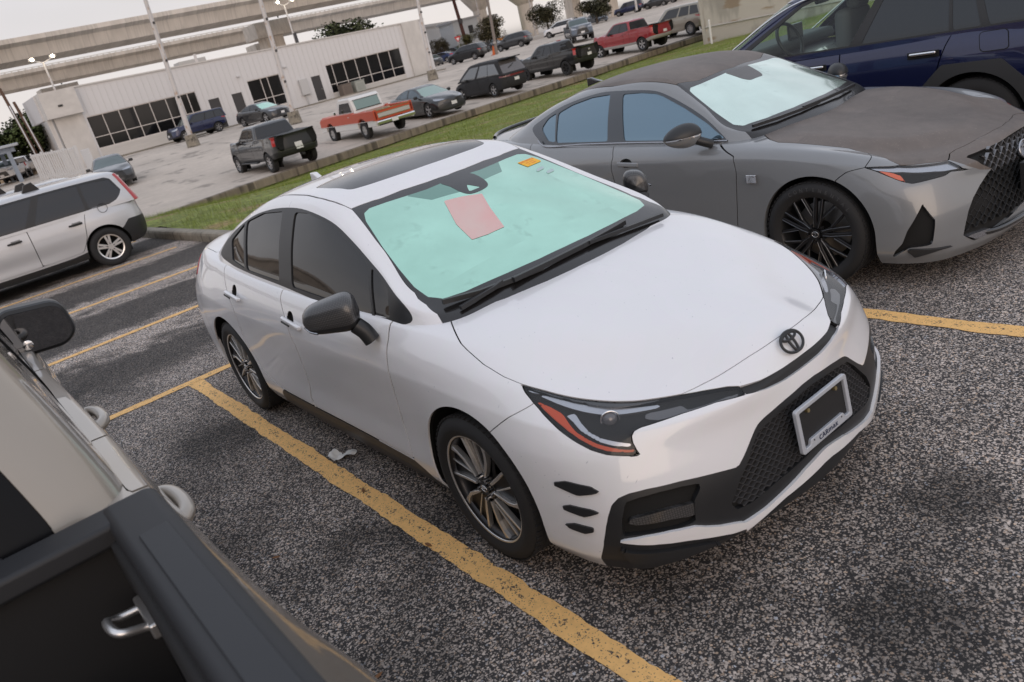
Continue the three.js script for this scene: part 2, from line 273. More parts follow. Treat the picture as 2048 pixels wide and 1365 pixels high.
// polygon strip of half width h along polar points [r, deg, h]
function strip(pts) { const P = pts.map(([r, d]) => polar(r, d)), L = [], Rr = []; P.forEach((p, i) => { const a = P[Math.max(0, i - 1)], b = P[Math.min(P.length - 1, i + 1)], dx = b[0] - a[0], dy = b[1] - a[1], l = Math.hypot(dx, dy), h = pts[i][2]; L.push([p[0] - dy / l * h, p[1] + dx / l * h]); Rr.unshift([p[0] + dy / l * h, p[1] - dx / l * h]); }); return L.concat(Rr); }
function sedanStyle(g, rim, face, A, spin) { // five dark blades with turned edges
  for (let k = 0; k < 5; k++) {
    const a = 72 * k + spin, q = .235, s = rim / q;
    part('spoke', merge([spokeGeo([polar(.03 * s, -20), polar(.03 * s, 20), polar(.07 * s, 17), polar(.225 * s, 17), polar(.225 * s, -21), polar(.14 * s, -22)], .02, face - .018, .003, a)]), A.blade, g).rotation.z = 0;
    part('spoke_edge', merge([spokeGeo(strip([[.062 * s, -22, .0025], [.10 * s, -25, .006], [.150 * s, -26, .0065], [.19 * s, -23, .006], [.226 * s, -19.5, .012]]), .02, face - .002, .0015, a), spokeGeo(strip([[.062 * s, 14, .004], [.13 * s, 16, .0055], [.226 * s, 18, .004]]), .02, face - .003, .0015, a), spokeGeo(strip([[.075 * s, -12, .001], [.15 * s, -3, .0022], [.224 * s, .5, .003]]), .012, face - .010, .001, a)]), A.alloy, g);
  }
  part('rim_lip', lathe([[rim - .008, face + .001], [rim - .007, face + .007], [rim - .001, face + .010], [rim + .004, face + .007]], 72), A.alloy, g);
  part('hub_cap', merge([new THREE.CylinderGeometry(.03, .032, .02, 28).rotateX(Math.PI / 2).translate(0, 0, face - .008), cyl(.052, .058, .02, 28).rotateX(Math.PI / 2).translate(0, 0, face - .022)]), A.piano, g);
  part('hub_emblem', merge(emblemGeo(.019, .013, .0014, face + .003)), A.chrome, g);
  lugs(g, 5, .047, face - .004, A.chrome, spin + 36);
}
// three-oval badge in the xy plane
function emblemGeo(a, b, r, z) { const el = (ax, ay, cx = 0, cy = 0) => { const p = []; for (let k = 0; k < 32; k++) { const t = k / 32 * 2 * Math.PI; p.push(V(cx + ax * Math.cos(t), cy + ay * Math.sin(t), z)); } return tube(p, r, 48, 6, true); }; return [el(a, b), el(a * .66, b * .30, 0, b * .52), el(a * .22, b * .92, 0, 0)]; }
// ---------------------------------------------------------------- white sedan: control nets (x forward, y up, z to the kerb side; wheel centres at x = +-1.35)
const SED = {
  // stations: 0 rear middle ... 3 rear corner, 4 -1.75, 5 -1.35, 6 -.85, 7 -.25, 8 .35, 9 .9, 10 1.2, 11 1.5, 12 1.75, 13 front corner ... 17 nose middle
  body: [
    [[-2.20, .25, 0], [-2.18, .25, .4], [-2.10, .25, .64], [-1.97, .24, .78], [-1.75, .21, .82], [-1.35, .19, .83], [-.85, .17, .83], [-.25, .155, .825], [.35, .155, .825], [.9, .16, .825], [1.2, .17, .83], [1.5, .17, .83], [1.76, .17, .825], [1.93, .165, .79], [2.06, .155, .69], [2.17, .15, .44], [2.215, .15, .2], [2.225, .15, 0]],
    [[-2.27, .32, 0], [-2.25, .32, .4], [-2.16, .32, .67], [-2.01, .30, .815], [-1.75, .27, .858], [-1.35, .25, .865], [-.85, .24, .858], [-.25, .225, .852], [.35, .225, .852], [.9, .225, .858], [1.2, .235, .87], [1.5, .235, .878], [1.76, .235, .868], [1.95, .23, .825], [2.09, .215, .72], [2.215, .205, .45], [2.27, .205, .2], [2.288, .205, 0]],
    [[-2.295, .42, 0], [-2.275, .42, .42], [-2.185, .42, .685], [-2.03, .41, .83], [-1.75, .37, .872], [-1.35, .34, .882], [-.85, .305, .866], [-.25, .295, .862], [.35, .295, .862], [.9, .30, .868], [1.2, .315, .882], [1.5, .32, .89], [1.76, .315, .876], [1.965, .30, .828], [2.10, .295, .725], [2.215, .29, .46], [2.268, .29, .2], [2.285, .29, 0]],
    [[-2.305, .54, 0], [-2.285, .54, .42], [-2.195, .54, .69], [-2.04, .52, .835], [-1.75, .49, .88], [-1.35, .46, .89], [-.85, .43, .868], [-.25, .42, .858], [.35, .42, .857], [.9, .43, .862], [1.2, .45, .884], [1.5, .455, .892], [1.76, .45, .877], [1.96, .44, .825], [2.09, .43, .722], [2.215, .42, .45], [2.255, .42, .2], [2.265, .42, 0]],
    [[-2.295, .67, 0], [-2.275, .67, .42], [-2.185, .67, .69], [-2.04, .66, .83], [-1.75, .65, .878], [-1.35, .63, .891], [-.85, .60, .876], [-.25, .59, .870], [.35, .585, .868], [.9, .59, .868], [1.2, .61, .882], [1.5, .61, .888], [1.76, .605, .865], [1.935, .60, .80], [2.062, .590, .682], [2.183, .578, .415], [2.236, .572, .2], [2.25, .57, 0]],
    [[-2.25, .79, 0], [-2.23, .79, .42], [-2.14, .80, .675], [-2.01, .81, .80], [-1.75, .81, .862], [-1.35, .79, .882], [-.85, .765, .884], [-.25, .75, .884], [.35, .745, .882], [.9, .745, .878], [1.2, .74, .874], [1.5, .725, .865], [1.755, .70, .828], [1.905, .68, .76], [2.048, .662, .640], [2.178, .652, .392], [2.226, .652, .2], [2.228, .652, 0]],
    [[-2.235, .93, 0], [-2.215, .93, .42], [-2.12, .935, .635], [-1.985, .94, .74], [-1.75, .93, .808], [-1.35, .905, .842], [-.85, .88, .858], [-.25, .862, .864], [.35, .85, .862], [.9, .845, .85], [1.2, .835, .836], [1.5, .805, .812], [1.72, .765, .757], [1.845, .735, .68], [1.965, .712, .555], [2.10, .70, .345], [2.165, .712, .18], [2.188, .718, 0]],
    [[-2.20, 1.06, 0], [-2.17, 1.055, .42], [-2.075, 1.045, .59], [-1.94, 1.04, .675], [-1.70, 1.035, .735], [-1.35, 1.02, .775], [-.85, .99, .80], [-.25, .962, .81], [.35, .94, .81], [.9, .925, .79], [1.2, .905, .765], [1.46, .865, .724], [1.62, .822, .67], [1.735, .787, .595], [1.855, .762, .475], [1.995, .755, .30], [2.08, .765, .15], [2.10, .77, 0]],
    [[-2.03, 1.085, 0], [-2.0, 1.082, .36], [-1.93, 1.075, .48], [-1.82, 1.07, .54], [-1.62, 1.065, .58], [-1.3, 1.03, .62], [-.82, .99, .64], [-.25, .965, .645], [.35, .95, .64], [.9, .945, .60], [1.16, .935, .57], [1.42, .902, .54], [1.57, .872, .50], [1.67, .848, .44], [1.76, .828, .35], [1.85, .822, .22], [1.90, .822, .11], [1.915, .822, 0]],
    [[-1.85, 1.095, 0], [-1.83, 1.094, .24], [-1.78, 1.09, .32], [-1.7, 1.085, .35], [-1.53, 1.075, .37], [-1.25, 1.04, .38], [-.8, 1.0, .38], [-.25, .975, .38], [.35, .96, .38], [.85, .96, .34], [1.08, .955, .30], [1.27, .935, .28], [1.39, .915, .25], [1.46, .902, .21], [1.53, .890, .16], [1.59, .882, .10], [1.62, .878, .05], [1.63, .878, 0]],
    [[-1.6, 1.1, 0], [-1.58, 1.1, 0], [-1.55, 1.1, 0], [-1.5, 1.095, 0], [-1.4, 1.08, 0], [-1.18, 1.05, 0], [-.78, 1.01, 0], [-.25, .985, 0], [.35, .97, 0], [.8, .97, 0], [1.0, .968, 0], [1.12, .955, 0], [1.2, .948, 0], [1.25, .942, 0], [1.29, .937, 0], [1.32, .933, 0], [1.34, .931, 0], [1.35, .930, 0]],
  ],
  bodySharp: [0, .5, .5, 0, .1, .55, .1, .3, 0, 0, 0],
  // greenhouse: 0 rear glass base ... 13 windscreen base
  roof: [
    [[-1.78, 1.04, 0], [-1.74, 1.035, .4], [-1.62, 1.03, .66], [-1.42, 1.01, .755], [-1.12, .99, .785], [-.75, .97, .80], [-.3, .95, .806], [.1, .93, .806], [.45, .915, .80], [.75, .905, .79], [1.0, .90, .775], [1.16, .89, .69], [1.25, .885, .36], [1.30, .885, 0]],
    [[-1.775, 1.055, 0], [-1.735, 1.05, .4], [-1.61, 1.05, .645], [-1.40, 1.06, .735], [-1.10, 1.055, .762], [-.74, 1.04, .778], [-.3, 1.02, .785], [.1, 1.0, .785], [.45, .975, .782], [.74, .95, .775], [.985, .93, .762], [1.15, .915, .675], [1.235, .915, .36], [1.285, .915, 0]],
    [[-1.74, 1.075, 0], [-1.70, 1.072, .4], [-1.565, 1.08, .615], [-1.34, 1.13, .69], [-1.05, 1.175, .70], [-.72, 1.185, .703], [-.3, 1.185, .708], [.08, 1.165, .712], [.42, 1.11, .722], [.71, 1.035, .738], [.97, .96, .752], [1.135, .935, .665], [1.215, .93, .355], [1.265, .93, 0]],
    [[-1.66, 1.105, 0], [-1.62, 1.103, .39], [-1.50, 1.11, .585], [-1.25, 1.19, .652], [-.97, 1.272, .635], [-.66, 1.335, .607], [-.3, 1.362, .592], [.05, 1.35, .60], [.37, 1.248, .638], [.66, 1.128, .682], [.94, 1.0, .738], [1.115, .952, .655], [1.195, .945, .35], [1.24, .945, 0]],
    [[-1.57, 1.14, 0], [-1.535, 1.138, .37], [-1.42, 1.15, .555], [-1.17, 1.237, .60], [-.90, 1.318, .58], [-.62, 1.378, .548], [-.3, 1.402, .53], [.04, 1.388, .535], [.27, 1.325, .55], [.60, 1.17, .615], [.90, 1.025, .69], [1.085, .968, .635], [1.165, .965, .345], [1.205, .965, 0]],
    [[-1.15, 1.30, 0], [-1.13, 1.295, .27], [-1.08, 1.29, .37], [-.95, 1.335, .40], [-.75, 1.38, .40], [-.55, 1.412, .38], [-.3, 1.425, .37], [.0, 1.418, .37], [.25, 1.345, .38], [.5, 1.24, .42], [.72, 1.145, .45], [.86, 1.085, .43], [.93, 1.07, .23], [.95, 1.068, 0]],
    [[-.9, 1.385, 0], [-.88, 1.385, 0], [-.86, 1.388, 0], [-.78, 1.402, 0], [-.66, 1.418, 0], [-.5, 1.430, 0], [-.3, 1.436, 0], [-.05, 1.428, 0], [.22, 1.37, 0], [.40, 1.308, 0], [.54, 1.248, 0], [.63, 1.21, 0], [.68, 1.19, 0], [.69, 1.185, 0]],
  ],
  roofSharp: [0, .6, 0, .3, .5, 0, 0],
};
// outlines of the white sedan: lamps and grille on the sheet (station, ring), glass and doors in metres
const OUT = {
  lamp: [[11.648, 6.266], [12.153, 6.235], [12.7, 6.165], [13.183, 6.088], [13.611, 6.013], [14.013, 5.952], [14.318, 5.923], [14.607, 5.885], [14.907, 5.809], [15.284, 5.657], [15.5, 5.479], [15.533, 5.081], [14.973, 5.249], [14.527, 5.228], [14.253, 5.16], [14.025, 5.095], [13.918, 5.019], [13.877, 4.819], [13.912, 4.542], [14.037, 4.037], [13.786, 4.113], [13.457, 4.209], [13.162, 4.382], [12.869, 4.665], [12.481, 5.069], [12.129, 5.441], [11.912, 5.734], [11.726, 6.045]],
  lampTop: [[11.652, 6.3], [11.949, 6.266], [12.446, 6.213], [12.936, 6.133], [13.359, 6.059], [13.751, 6.007], [14.101, 5.968], [14.334, 5.947], [14.326, 5.876], [14.091, 5.863], [13.738, 5.855], [13.348, 5.918], [12.926, 6.054], [12.438, 6.145], [11.942, 6.195]],
  lampChrome: [[11.683, 6.21], [11.941, 6.172], [12.436, 6.123], [12.924, 6.032], [13.348, 5.918], [13.738, 5.843], [14.087, 5.817], [14.316, 5.793], [14.306, 5.688], [14.076, 5.678], [13.727, 5.658], [13.342, 5.677], [13.066, 5.747], [12.597, 5.896], [12.088, 6.064], [11.805, 6.151]],
  amber: [[11.902, 5.887], [12.028, 5.838], [12.263, 5.759], [12.51, 5.631], [12.603, 5.527], [12.735, 5.283], [12.924, 4.976], [13.082, 4.79], [13.275, 4.609], [13.53, 4.458], [13.782, 4.322], [13.949, 4.282], [13.964, 4.172], [13.721, 4.249], [13.466, 4.335], [13.206, 4.505], [12.945, 4.767], [12.652, 5.127], [12.332, 5.419], [12.094, 5.646]],
  drl: [[12.649, 5.559], [12.802, 5.653], [12.865, 5.612], [12.966, 5.38], [13.154, 5.043], [13.343, 4.828], [13.592, 4.688], [13.883, 4.533], [13.899, 4.42], [13.594, 4.516], [13.341, 4.673], [13.151, 4.871], [12.978, 5.098], [12.82, 5.365]],
  projector: [[13.394, 5.534], [13.51, 5.599], [13.648, 5.54], [13.657, 5.379], [13.618, 5.202], [13.532, 5.095], [13.459, 5.098], [13.403, 5.234]],
  innerLamp: [[14.111, 5.61], [14.342, 5.604], [14.569, 5.611], [14.627, 5.392], [14.833, 5.383], [15.206, 5.38], [15.428, 5.327], [15.444, 5.214], [14.987, 5.329], [14.619, 5.315], [14.262, 5.305], [14.099, 5.428]],
  hood: [[9.726, 7.616], [10.16, 7.187], [10.505, 6.851], [10.89, 6.534], [11.297, 6.346], [11.657, 6.282], [12.156, 6.25], [12.701, 6.179], [13.185, 6.103], [13.613, 6.027], [14.014, 5.967], [14.32, 5.938], [14.609, 5.9], [14.965, 6.06], [15.465, 6.186], [16.049, 6.307], [16.706, 6.36]],
  slotTop: [[15.5, 5.479], [15.951, 5.311], [16.543, 5.233], [16.884, 5.214]],
  slotBot: [[15.533, 5.081], [15.992, 4.85], [16.468, 4.729], [16.804, 4.707]],
  grille: [[16.805, 4.12], [16.538, 4.056], [16.136, 3.96], [15.821, 3.866], [15.663, 3.793], [15.564, 3.683], [15.322, 3.333], [15.183, 3.163], [15.165, 3.185], [14.852, 3.243], [14.467, 3.324], [14.072, 3.352], [13.774, 3.326], [13.565, 3.254], [13.398, 3.115], [13.275, 2.84], [13.169, 2.524], [13.05, 2.067], [12.973, 1.106]],
  meshIn: [[16.886, 3.902], [16.572, 3.852], [16.168, 3.782], [15.882, 3.706], [15.628, 3.612], [15.467, 3.394], [15.189, 2.857], [15.021, 2.289], [15.1, 2.034], [15.332, 2.009], [15.806, 2.181], [16.206, 2.265], [16.541, 2.335], [16.832, 2.422]],
  podIn: [[13.681, 3.156], [13.92, 3.214], [14.201, 3.239], [14.457, 3.22], [14.656, 3.167], [14.667, 3.064], [14.579, 2.798], [14.565, 2.22], [14.381, 2.22], [14.104, 2.284], [13.729, 2.302], [13.477, 2.288], [13.532, 2.7]],
  fog: [[13.631, 2.68], [13.913, 2.766], [14.294, 2.791], [14.614, 2.721], [14.728, 2.615], [14.753, 2.508], [14.719, 2.409], [14.53, 2.425], [14.268, 2.51], [13.878, 2.549], [13.716, 2.59]],
  lipTop: [[13.383, 2.219], [13.933, 2.271], [14.244, 2.244], [14.54, 2.146], [14.644, 2.03], [14.84, 1.745], [14.98, 1.616], [15.123, 1.473], [15.139, 1.413], [15.484, 1.516], [15.761, 1.689], [16.316, 2.042], [16.577, 2.122], [16.864, 2.192]],
  lipBot: [[13.38, 2.202], [13.455, 2.159], [13.695, 2.093], [14.073, 1.989], [14.42, 1.74], [14.678, 1.464], [14.95, 1.185], [15.207, 1.077], [15.117, 0.968], [15.544, 1.3], [15.827, 1.481], [16.427, 1.645], [16.883, 1.78]],
  wing: [[13.34, 2.094], [13.516, 1.824], [13.713, 1.741], [14.058, 1.635], [14.406, 1.452], [14.665, 1.217], [14.796, 0.969], [14.658, 1.025], [14.321, 0.959], [13.844, 0.836], [13.696, 0.802], [13.605, 1.113]],
  gill1: [[12.228, 3.418], [12.584, 3.534], [13.051, 3.476], [13.232, 3.363], [12.771, 3.26], [12.422, 3.368]],
  gill2: [[12.324, 2.849], [12.571, 2.985], [12.954, 2.976], [13.121, 2.916], [12.809, 2.749], [12.499, 2.802]],
  gill3: [[12.358, 2.343], [12.573, 2.478], [12.87, 2.481], [12.996, 2.419], [12.75, 2.256], [12.456, 2.279]],
  seamBF: [[11.131, 4.212], [11.318, 4.574], [11.578, 5.103], [11.895, 5.708]],
  camH: [[0.363, 0.079], [0.426, 0.067], [0.497, 0.059], [0.535, 0.035], [0.537, -0.044], [0.517, -0.094], [0.459, -0.114], [0.367, -0.098]],
  camW: [[0.457, -0.008], [0.514, -0.05], [0.516, 0.024]],
  patchL: [[0.352, 0.278], [0.364, 0.176], [0.366, 0.075], [0.494, 0.057], [0.463, 0.211]],
  patchR: [[0.367, -0.098], [0.347, -0.21], [0.323, -0.329], [0.443, -0.252], [0.469, -0.104]],
  paper: [[0.508, 0.175], [0.533, 0.074], [0.566, -0.011], [0.687, 0.046], [0.838, 0.1], [0.835, 0.197], [0.819, 0.276], [0.688, 0.254]],
  sticker: [[0.4, -0.393], [0.384, -0.513], [0.437, -0.527], [0.461, -0.407]],
  tag1: [[0.505, -0.423], [0.484, -0.489], [0.51, -0.473], [0.53, -0.407]],
  tag2: [[0.545, -0.451], [0.526, -0.516], [0.553, -0.502], [0.569, -0.44]],
  sunroofAll: [[-0.223, 0.461], [-0.16, 0.413], [-0.108, 0.281], [-0.131, 0.083], [-0.122, -0.08], [-0.073, -0.197], [0.028, -0.287], [0.103, -0.329], [0.124, -0.299], [0.127, -0.148], [0.137, 0.038], [0.128, 0.204], [0.124, 0.312], [0.118, 0.374], [0.104, 0.429], [-0.025, 0.462]],
  hoodRear: [[1.095, 0.654], [1.133, 0.604], [1.198, 0.435], [1.232, 0.233], [1.246, -0.002], [1.221, -0.239], [1.168, -0.469]],
  doorF: [[0.845, 0.927], [0.865, 0.883], [0.863, 0.792], [0.864, 0.726], [0.836, 0.624], [0.802, 0.462], [0.809, 0.285]],
  doorM: [[-0.259, 0.925], [-0.179, 0.817], [-0.167, 0.686], [-0.212, 0.505], [-0.234, 0.42], [-0.272, 0.346], [-0.267, 0.294]],
  doorR: [[-1.149, 0.931], [-1.021, 0.782], [-1.03, 0.595], [-1.001, 0.488], [-0.957, 0.414]],
  dlo: [[-1.34, 1.065], [-1.361, 1.083], [-1.211, 1.173], [-0.878, 1.285], [-0.628, 1.328], [-0.345, 1.347], [-0.072, 1.34], [0.201, 1.296], [0.411, 1.224], [0.602, 1.143], [0.811, 1.052], [0.945, 0.986], [0.976, 0.949], [0.963, 0.935], [0.832, 0.923], [0.617, 0.914], [0.134, 0.948], [-0.287, 0.981], [-0.844, 1.01], [-1.125, 1.03]],
  glassQ: [[-1.15, 1.159], [-0.955, 1.255], [-0.842, 1.023], [-1.079, 1.055]],
  glassR: [[-0.921, 1.265], [-0.675, 1.314], [-0.386, 1.33], [-0.308, 0.999], [-0.81, 1.02]],
  glassF: [[-0.224, 1.329], [-0.063, 1.329], [0.208, 1.285], [0.424, 1.203], [0.596, 1.129], [0.68, 0.932], [0.521, 0.943], [0.138, 0.972], [-0.146, 0.986]],
  glassT: [[0.622, 1.12], [0.782, 1.05], [0.819, 0.94], [0.693, 0.933]],
};
// ---------------------------------------------------------------- nets of other vehicles, shaped from the sedan's
const pl = (x, T) => { if (x <= T[0][0]) return T[0][1] + (x - T[0][0]) * (T[1][1] - T[0][1]) / (T[1][0] - T[0][0]); for (let i = 1; i < T.length; i++) if (x <= T[i][0] || i === T.length - 1) return T[i - 1][1] + (x - T[i - 1][0]) * (T[i][1] - T[i - 1][1]) / (T[i][0] - T[i - 1][0]); };
// upright greenhouse: c = { rb, rt: rear x at belt and roof, fb, ft: front x, belt, roof: heights, wb, wt: half widths }
function boxRoof(c) {
  const ring = (f, y, inset = 0) => { const t = clamp(f, -.1, 1), xr = lerp(c.rb, c.rt, t) + inset, xf = lerp(c.fb, c.ft, t) - inset, w = lerp(c.wb, c.wt, Math.max(0, t) ** 1.15) - inset, q = c.cr ?? .05; const P = [[xr - .02, 0], [xr - .012, w * .68], [xr + q * .7, w * .955], [xr + q * 3.2, w]]; for (let i = 1; i <= 6; i++) P.push([lerp(xr + q * 3.2, xf - .26, i / 7), w * 1.004]); P.push([xf - .26, w], [xf - .05, w * .90], [xf + .03, w * .5], [xf + .05, 0]); return P.map(([x, z]) => [x, y, z]); };
  const H = c.roof - c.belt, yy = f => c.belt + H * f, cen = ring(.98, c.roof + .03, .1).map(p => [p[0] * .8 + (c.rt + c.ft) * .1, c.roof + .035, 0]);
  const mid = ring(1, c.roof + .022, .1).map((p, i) => [lerp(p[0], cen[i][0], .45), c.roof + .024, p[2] * .5]);
  const bow = (R, d) => R.map(p => [p[0], p[1] - d * (Math.abs(p[0] - (c.rt + c.ft) / 2) / ((c.ft - c.rt) / 2)) ** 2, p[2]]);
  return [ring(-.06, yy(-.06)), ring(.10, yy(.10)), ring(.5, yy(.5)), bow(ring(.93, yy(.93)), .03), bow(ring(1, c.roof, .055), .03), bow(mid, .02), bow(cen, .015)];
}
// s: bx body x table, by body y table, w half width, gx(x, ring, station), gy greenhouse y table, gw: [belt z scale, roof z scale]
function nets(s) {
  const body = SED.body.map((ring, r) => ring.map(([x, y, z], k) => { let p = [pl(x, s.bx), pl(y, s.by), z * s.w / .892];
    if (s.blunt && r >= 5 && r <= 7) { const q = SED.body[4][k], b = s.blunt, X4 = pl(q[0], s.bx), Z4 = q[2] * s.w / .892; if (k >= 12) { p[0] = lerp(p[0], X4 - (r - 4) * .02, b); p[2] = lerp(p[2], Z4 * (1 - .02 * (r - 4)), b); p[1] += b * (s.lift ?? .12) * (r - 4) / 3; } else if (k <= 3) { p[0] = lerp(p[0], X4 + (r - 4) * .01, b); p[2] = lerp(p[2], Z4 * (1 - .012 * (r - 4)), b); } else p[2] = lerp(p[2], Z4 * (1 - .018 * (r - 4)), b); if (k >= 10 && k < 12) p[1] += b * (s.lift ?? .12) * .35 * (r - 4) / 3; }
    if (s.blunt && r >= 8 && k >= 10) p[1] += s.blunt * (s.lift ?? .12) * .5;
    return s.fixB ? s.fixB(p, r, k, [x, y, z]) : p; }));
  const roof = SED.roof.map((ring, r) => { const xr = ring[0][0], xf = ring[13][0]; return ring.map(([x, y, z], k) => {
    const mid = s.mid ?? -.3, rr = lerp(s.rear[0], s.rear[1], clamp(r / 6)), ff = lerp(s.front[0], s.front[1], clamp((r - (r > 4 ? 0 : 0)) / 6));
    let X = x < mid ? mid + s.shift + (x - mid) * (rr - mid - s.shift) / (xr - mid) : mid + s.shift + (x - mid) * (ff - mid - s.shift) / (xf - mid);
    if (s.gx) X = pl(x, s.gx);
    const Y = pl(y, s.gy), t = clamp((Y - s.belt) / (s.roofY - s.belt)), Z = z * lerp(s.gw[0], s.gw[1], t); let p = [X, Y, Z]; return s.fixR ? s.fixR(p, r, k, [x, y, z]) : p; }); });
  return { body, roof: s.cab ? boxRoof(s.cab) : roof };
}
const LEX = nets({
  bx: [[-2.3, -2.31], [-1.35, -1.40], [1.35, 1.40], [2.29, 2.27]], by: [[.15, .14], [.6, .6], [1.1, 1.08]], w: .925, shift: 0, rear: [-1.85, -.99], front: [.985, .50], gx: [[-1.78, -1.92], [-1.0, -1.10], [-.3, -.38], [.27, .19], [.95, .74], [1.3, 1.06]], gy: [[.88, .88], [.95, .95], [1.3, 1.285], [1.435, 1.405]], belt: .95, roofY: 1.4, gw: [1.03, .95],
  fixB: (p, r, k) => { if (r === 5 && k > 3 && k < 13) p[1] += [0, .05, .075, .08, .085, .085, .075, .06, .04][k - 4] ?? .02; if (r === 6 && k > 3 && k < 13) p[1] += [0, .02, .03, .035, .04, .04, .035, .03, .02][k - 4]; if (r >= 7 && k >= 9) p[1] -= [.02, .035, .045, .05][r - 7] * clamp((k - 8) / 3); if (r === 8 && k >= 10) { p[1] += .016; p[2] *= 1.06; } return p; },
});
// ---------------------------------------------------------------- ground: near lot, markings, kerb, grass slope, low wall, lower lot
const lotY = x => pl(x, [[-300, 1.5], [-75, .3], [-57, .27], [-45, -.05], [-36, -.55], [-28, -.87], [-20, -.87]]);
const WALL = [[-23.6, -2.2], [-24.1, -3.5], [-24.8, -5.6], [-25.45, -7.8], [-25.9, -10.5], [-26.35, -13.8], [-26.9, -17], [-27.2, -20.5], [-27.45, -24], [-27.7, -27.5], [-28.3, -31.5], [-28.95, -36.7], [-29.2, -41], [-29.4, -60]];
const wallX = z => z > -2.2 ? -23.6 : pl(-z, WALL.map(([x, q]) => [-q, x]));
const aggTex = (() => { // exposed stone chips in dark binder, 3 m tile
  const W = 1536, R = rng(5), h = new Float32Array(W * W), c = new Float32Array(W * W * 3); for (let i = 0; i < W * W; i++) { const k = .20 + R() * .09; c[i * 3] = k * 1.0; c[i * 3 + 1] = k * .97; c[i * 3 + 2] = k * .98; }
  for (let k = 0; k < 230000; k++) { const x = R() * W, y = R() * W, r = 1.0 + R() * R() * 2.7, e = .45 + R() * .55, a = R() * 3.14, ca = Math.cos(a), sa = Math.sin(a), t = R(), v = t < .16 ? .40 + R() * .14 : .66 + R() * .28, w = R(), tint = w < .12 ? [1.05, .93, .82] : w < .16 ? [.95, .97, 1.01] : [1.03, .975, .93], n = Math.ceil(r + 1);
    if (R() < .12) continue;
    for (let j = -n; j <= n; j++) for (let i = -n; i <= n; i++) { const u = (i * ca + j * sa) / r, q = (-i * sa + j * ca) / (r * e); if (u * u + q * q > 1) continue; const o = (((y + j) | 0) + W) % W * W + (((x + i) | 0) + W) % W, s = v * (.88 + .12 * R()); c[o * 3] = s * tint[0]; c[o * 3 + 1] = s * tint[1]; c[o * 3 + 2] = s * tint[2]; h[o] = .5 + .5 * (1 - u * u - q * q); } }
  return [texture(W, W, (u, v, i, j) => { const o = (j * W + i) * 3; return [c[o], c[o + 1], c[o + 2]]; }), texture(W, W, (u, v, i, j) => { const q = h[j * W + i]; return [q, q, q]; }, { srgb: false })];
})();
const asphalt = std([1, 1, 1], .9, 0, { map: aggTex[0], bumpMap: aggTex[1], bumpScale: .0012, vertexColors: true });
function patchMesh(x0, x1, z0, z1, step, yf, cf, tile, keep) {
  const nx = Math.max(1, Math.round((x1 - x0) / step)), nz = Math.max(1, Math.round((z1 - z0) / step)), pos = [], uv = [], col = [], idx = [];
  for (let j = 0; j <= nz; j++) for (let i = 0; i <= nx; i++) { const x = lerp(x0, x1, i / nx), z = lerp(z0, z1, j / nz); pos.push(x, yf(x, z), z); uv.push(x / tile, z / tile); col.push(...cf(x, z)); }
  for (let j = 0; j < nz; j++) for (let i = 0; i < nx; i++) { const a = j * (nx + 1) + i, b = a + nx + 1; if (keep && !keep(lerp(x0, x1, (i + .5) / nx), lerp(z0, z1, (j + .5) / nz))) continue; idx.push(a, b, a + 1, b, b + 1, a + 1); }
  const g = new THREE.BufferGeometry(); g.setAttribute('position', new THREE.Float32BufferAttribute(pos, 3)); g.setAttribute('uv', new THREE.Float32BufferAttribute(uv, 2)); g.setAttribute('color', new THREE.Float32BufferAttribute(col, 3)); g.setIndex(idx); g.computeVertexNormals(); return g;
}
// sealed and worn patches of the near lot (linear multipliers)
function lotCol(x, z) {
  const n = fbm(x * .9 + 3, z * .9 + 8, 5), m = fbm(x * 3.1, z * 3.1 + 20, 4), f = fbm(x * 11 + 5, z * 11, 3);
  let k = .80 + .75 * (n - .5) + .55 * (m - .5) + .35 * (f - .5);
  const far = sstep(-2.7, -3.6, x);                    // cross bays: dark sealer, worn pale beside the lines
  const bay = ((x + 2.55) / 2.4 % 1 + 1) % 1, nearLine = Math.min(bay, 1 - bay);
  const st = fbm(x * 2.2, z * .6 + 30, 5), dark = sstep(.12, .27, nearLine + (st - .5) * .5 + (f - .5) * .28);
  k = lerp(k, lerp(1.4, .24, dark) * (.75 + .5 * m), far * .95);
  const oil = (cx, cz, r) => 1 - .55 * sstep(r, r * .25, Math.hypot(x - cx, z - cz) + (m - .5) * r * .9 + (f - .5) * .12);
  k *= oil(2.75, .35, .30) * oil(2.95, 1.15, .22) * oil(2.6, -.35, .26) * oil(1.6, 1.75, .42) * oil(.2, 1.7, .38) * oil(.9, .95, .5) * oil(-1.2, 1.25, .35) * oil(-3.2, 2.0, .8) * oil(3.2, -.5, .2);
  return [k, k * .975, k * .955];
}
const lotKeep = (x, z) => x > -3.45 || z > -1.62 + (x + 4) * -.075 - .15;
struct('parking_lot', mergeVertices(patchMesh(-3.6, 5.2, -4.2, 5.2, .07, () => 0, lotCol, 3)), asphalt);
struct('parking_lot', patchMesh(-14.6, -3.6, -2.4, 5.2, .11, () => 0, lotCol, 3, lotKeep), asphalt);
struct('parking_lot', patchMesh(5.2, 40, -40, 40, 1.2, () => -.004, lotCol, 3), asphalt); struct('parking_lot', patchMesh(-14.6, 5.2, 5.2, 40, 1.2, () => -.004, lotCol, 3), asphalt); struct('parking_lot', patchMesh(-3.6, 5.2, -40, -4.2, .3, () => -.002, lotCol, 3), asphalt);
struct('entrance_ramp', patchMesh(-24.2, -14.6, -4.2, 30, .4, (x, z) => lerp(0, -.88, sstep(-14.6, -23.6, x)) - .004, lotCol, 3, (x, z) => z > lerp(-2.6, -1.0, clamp((x + 23.6) / 9))), asphalt);
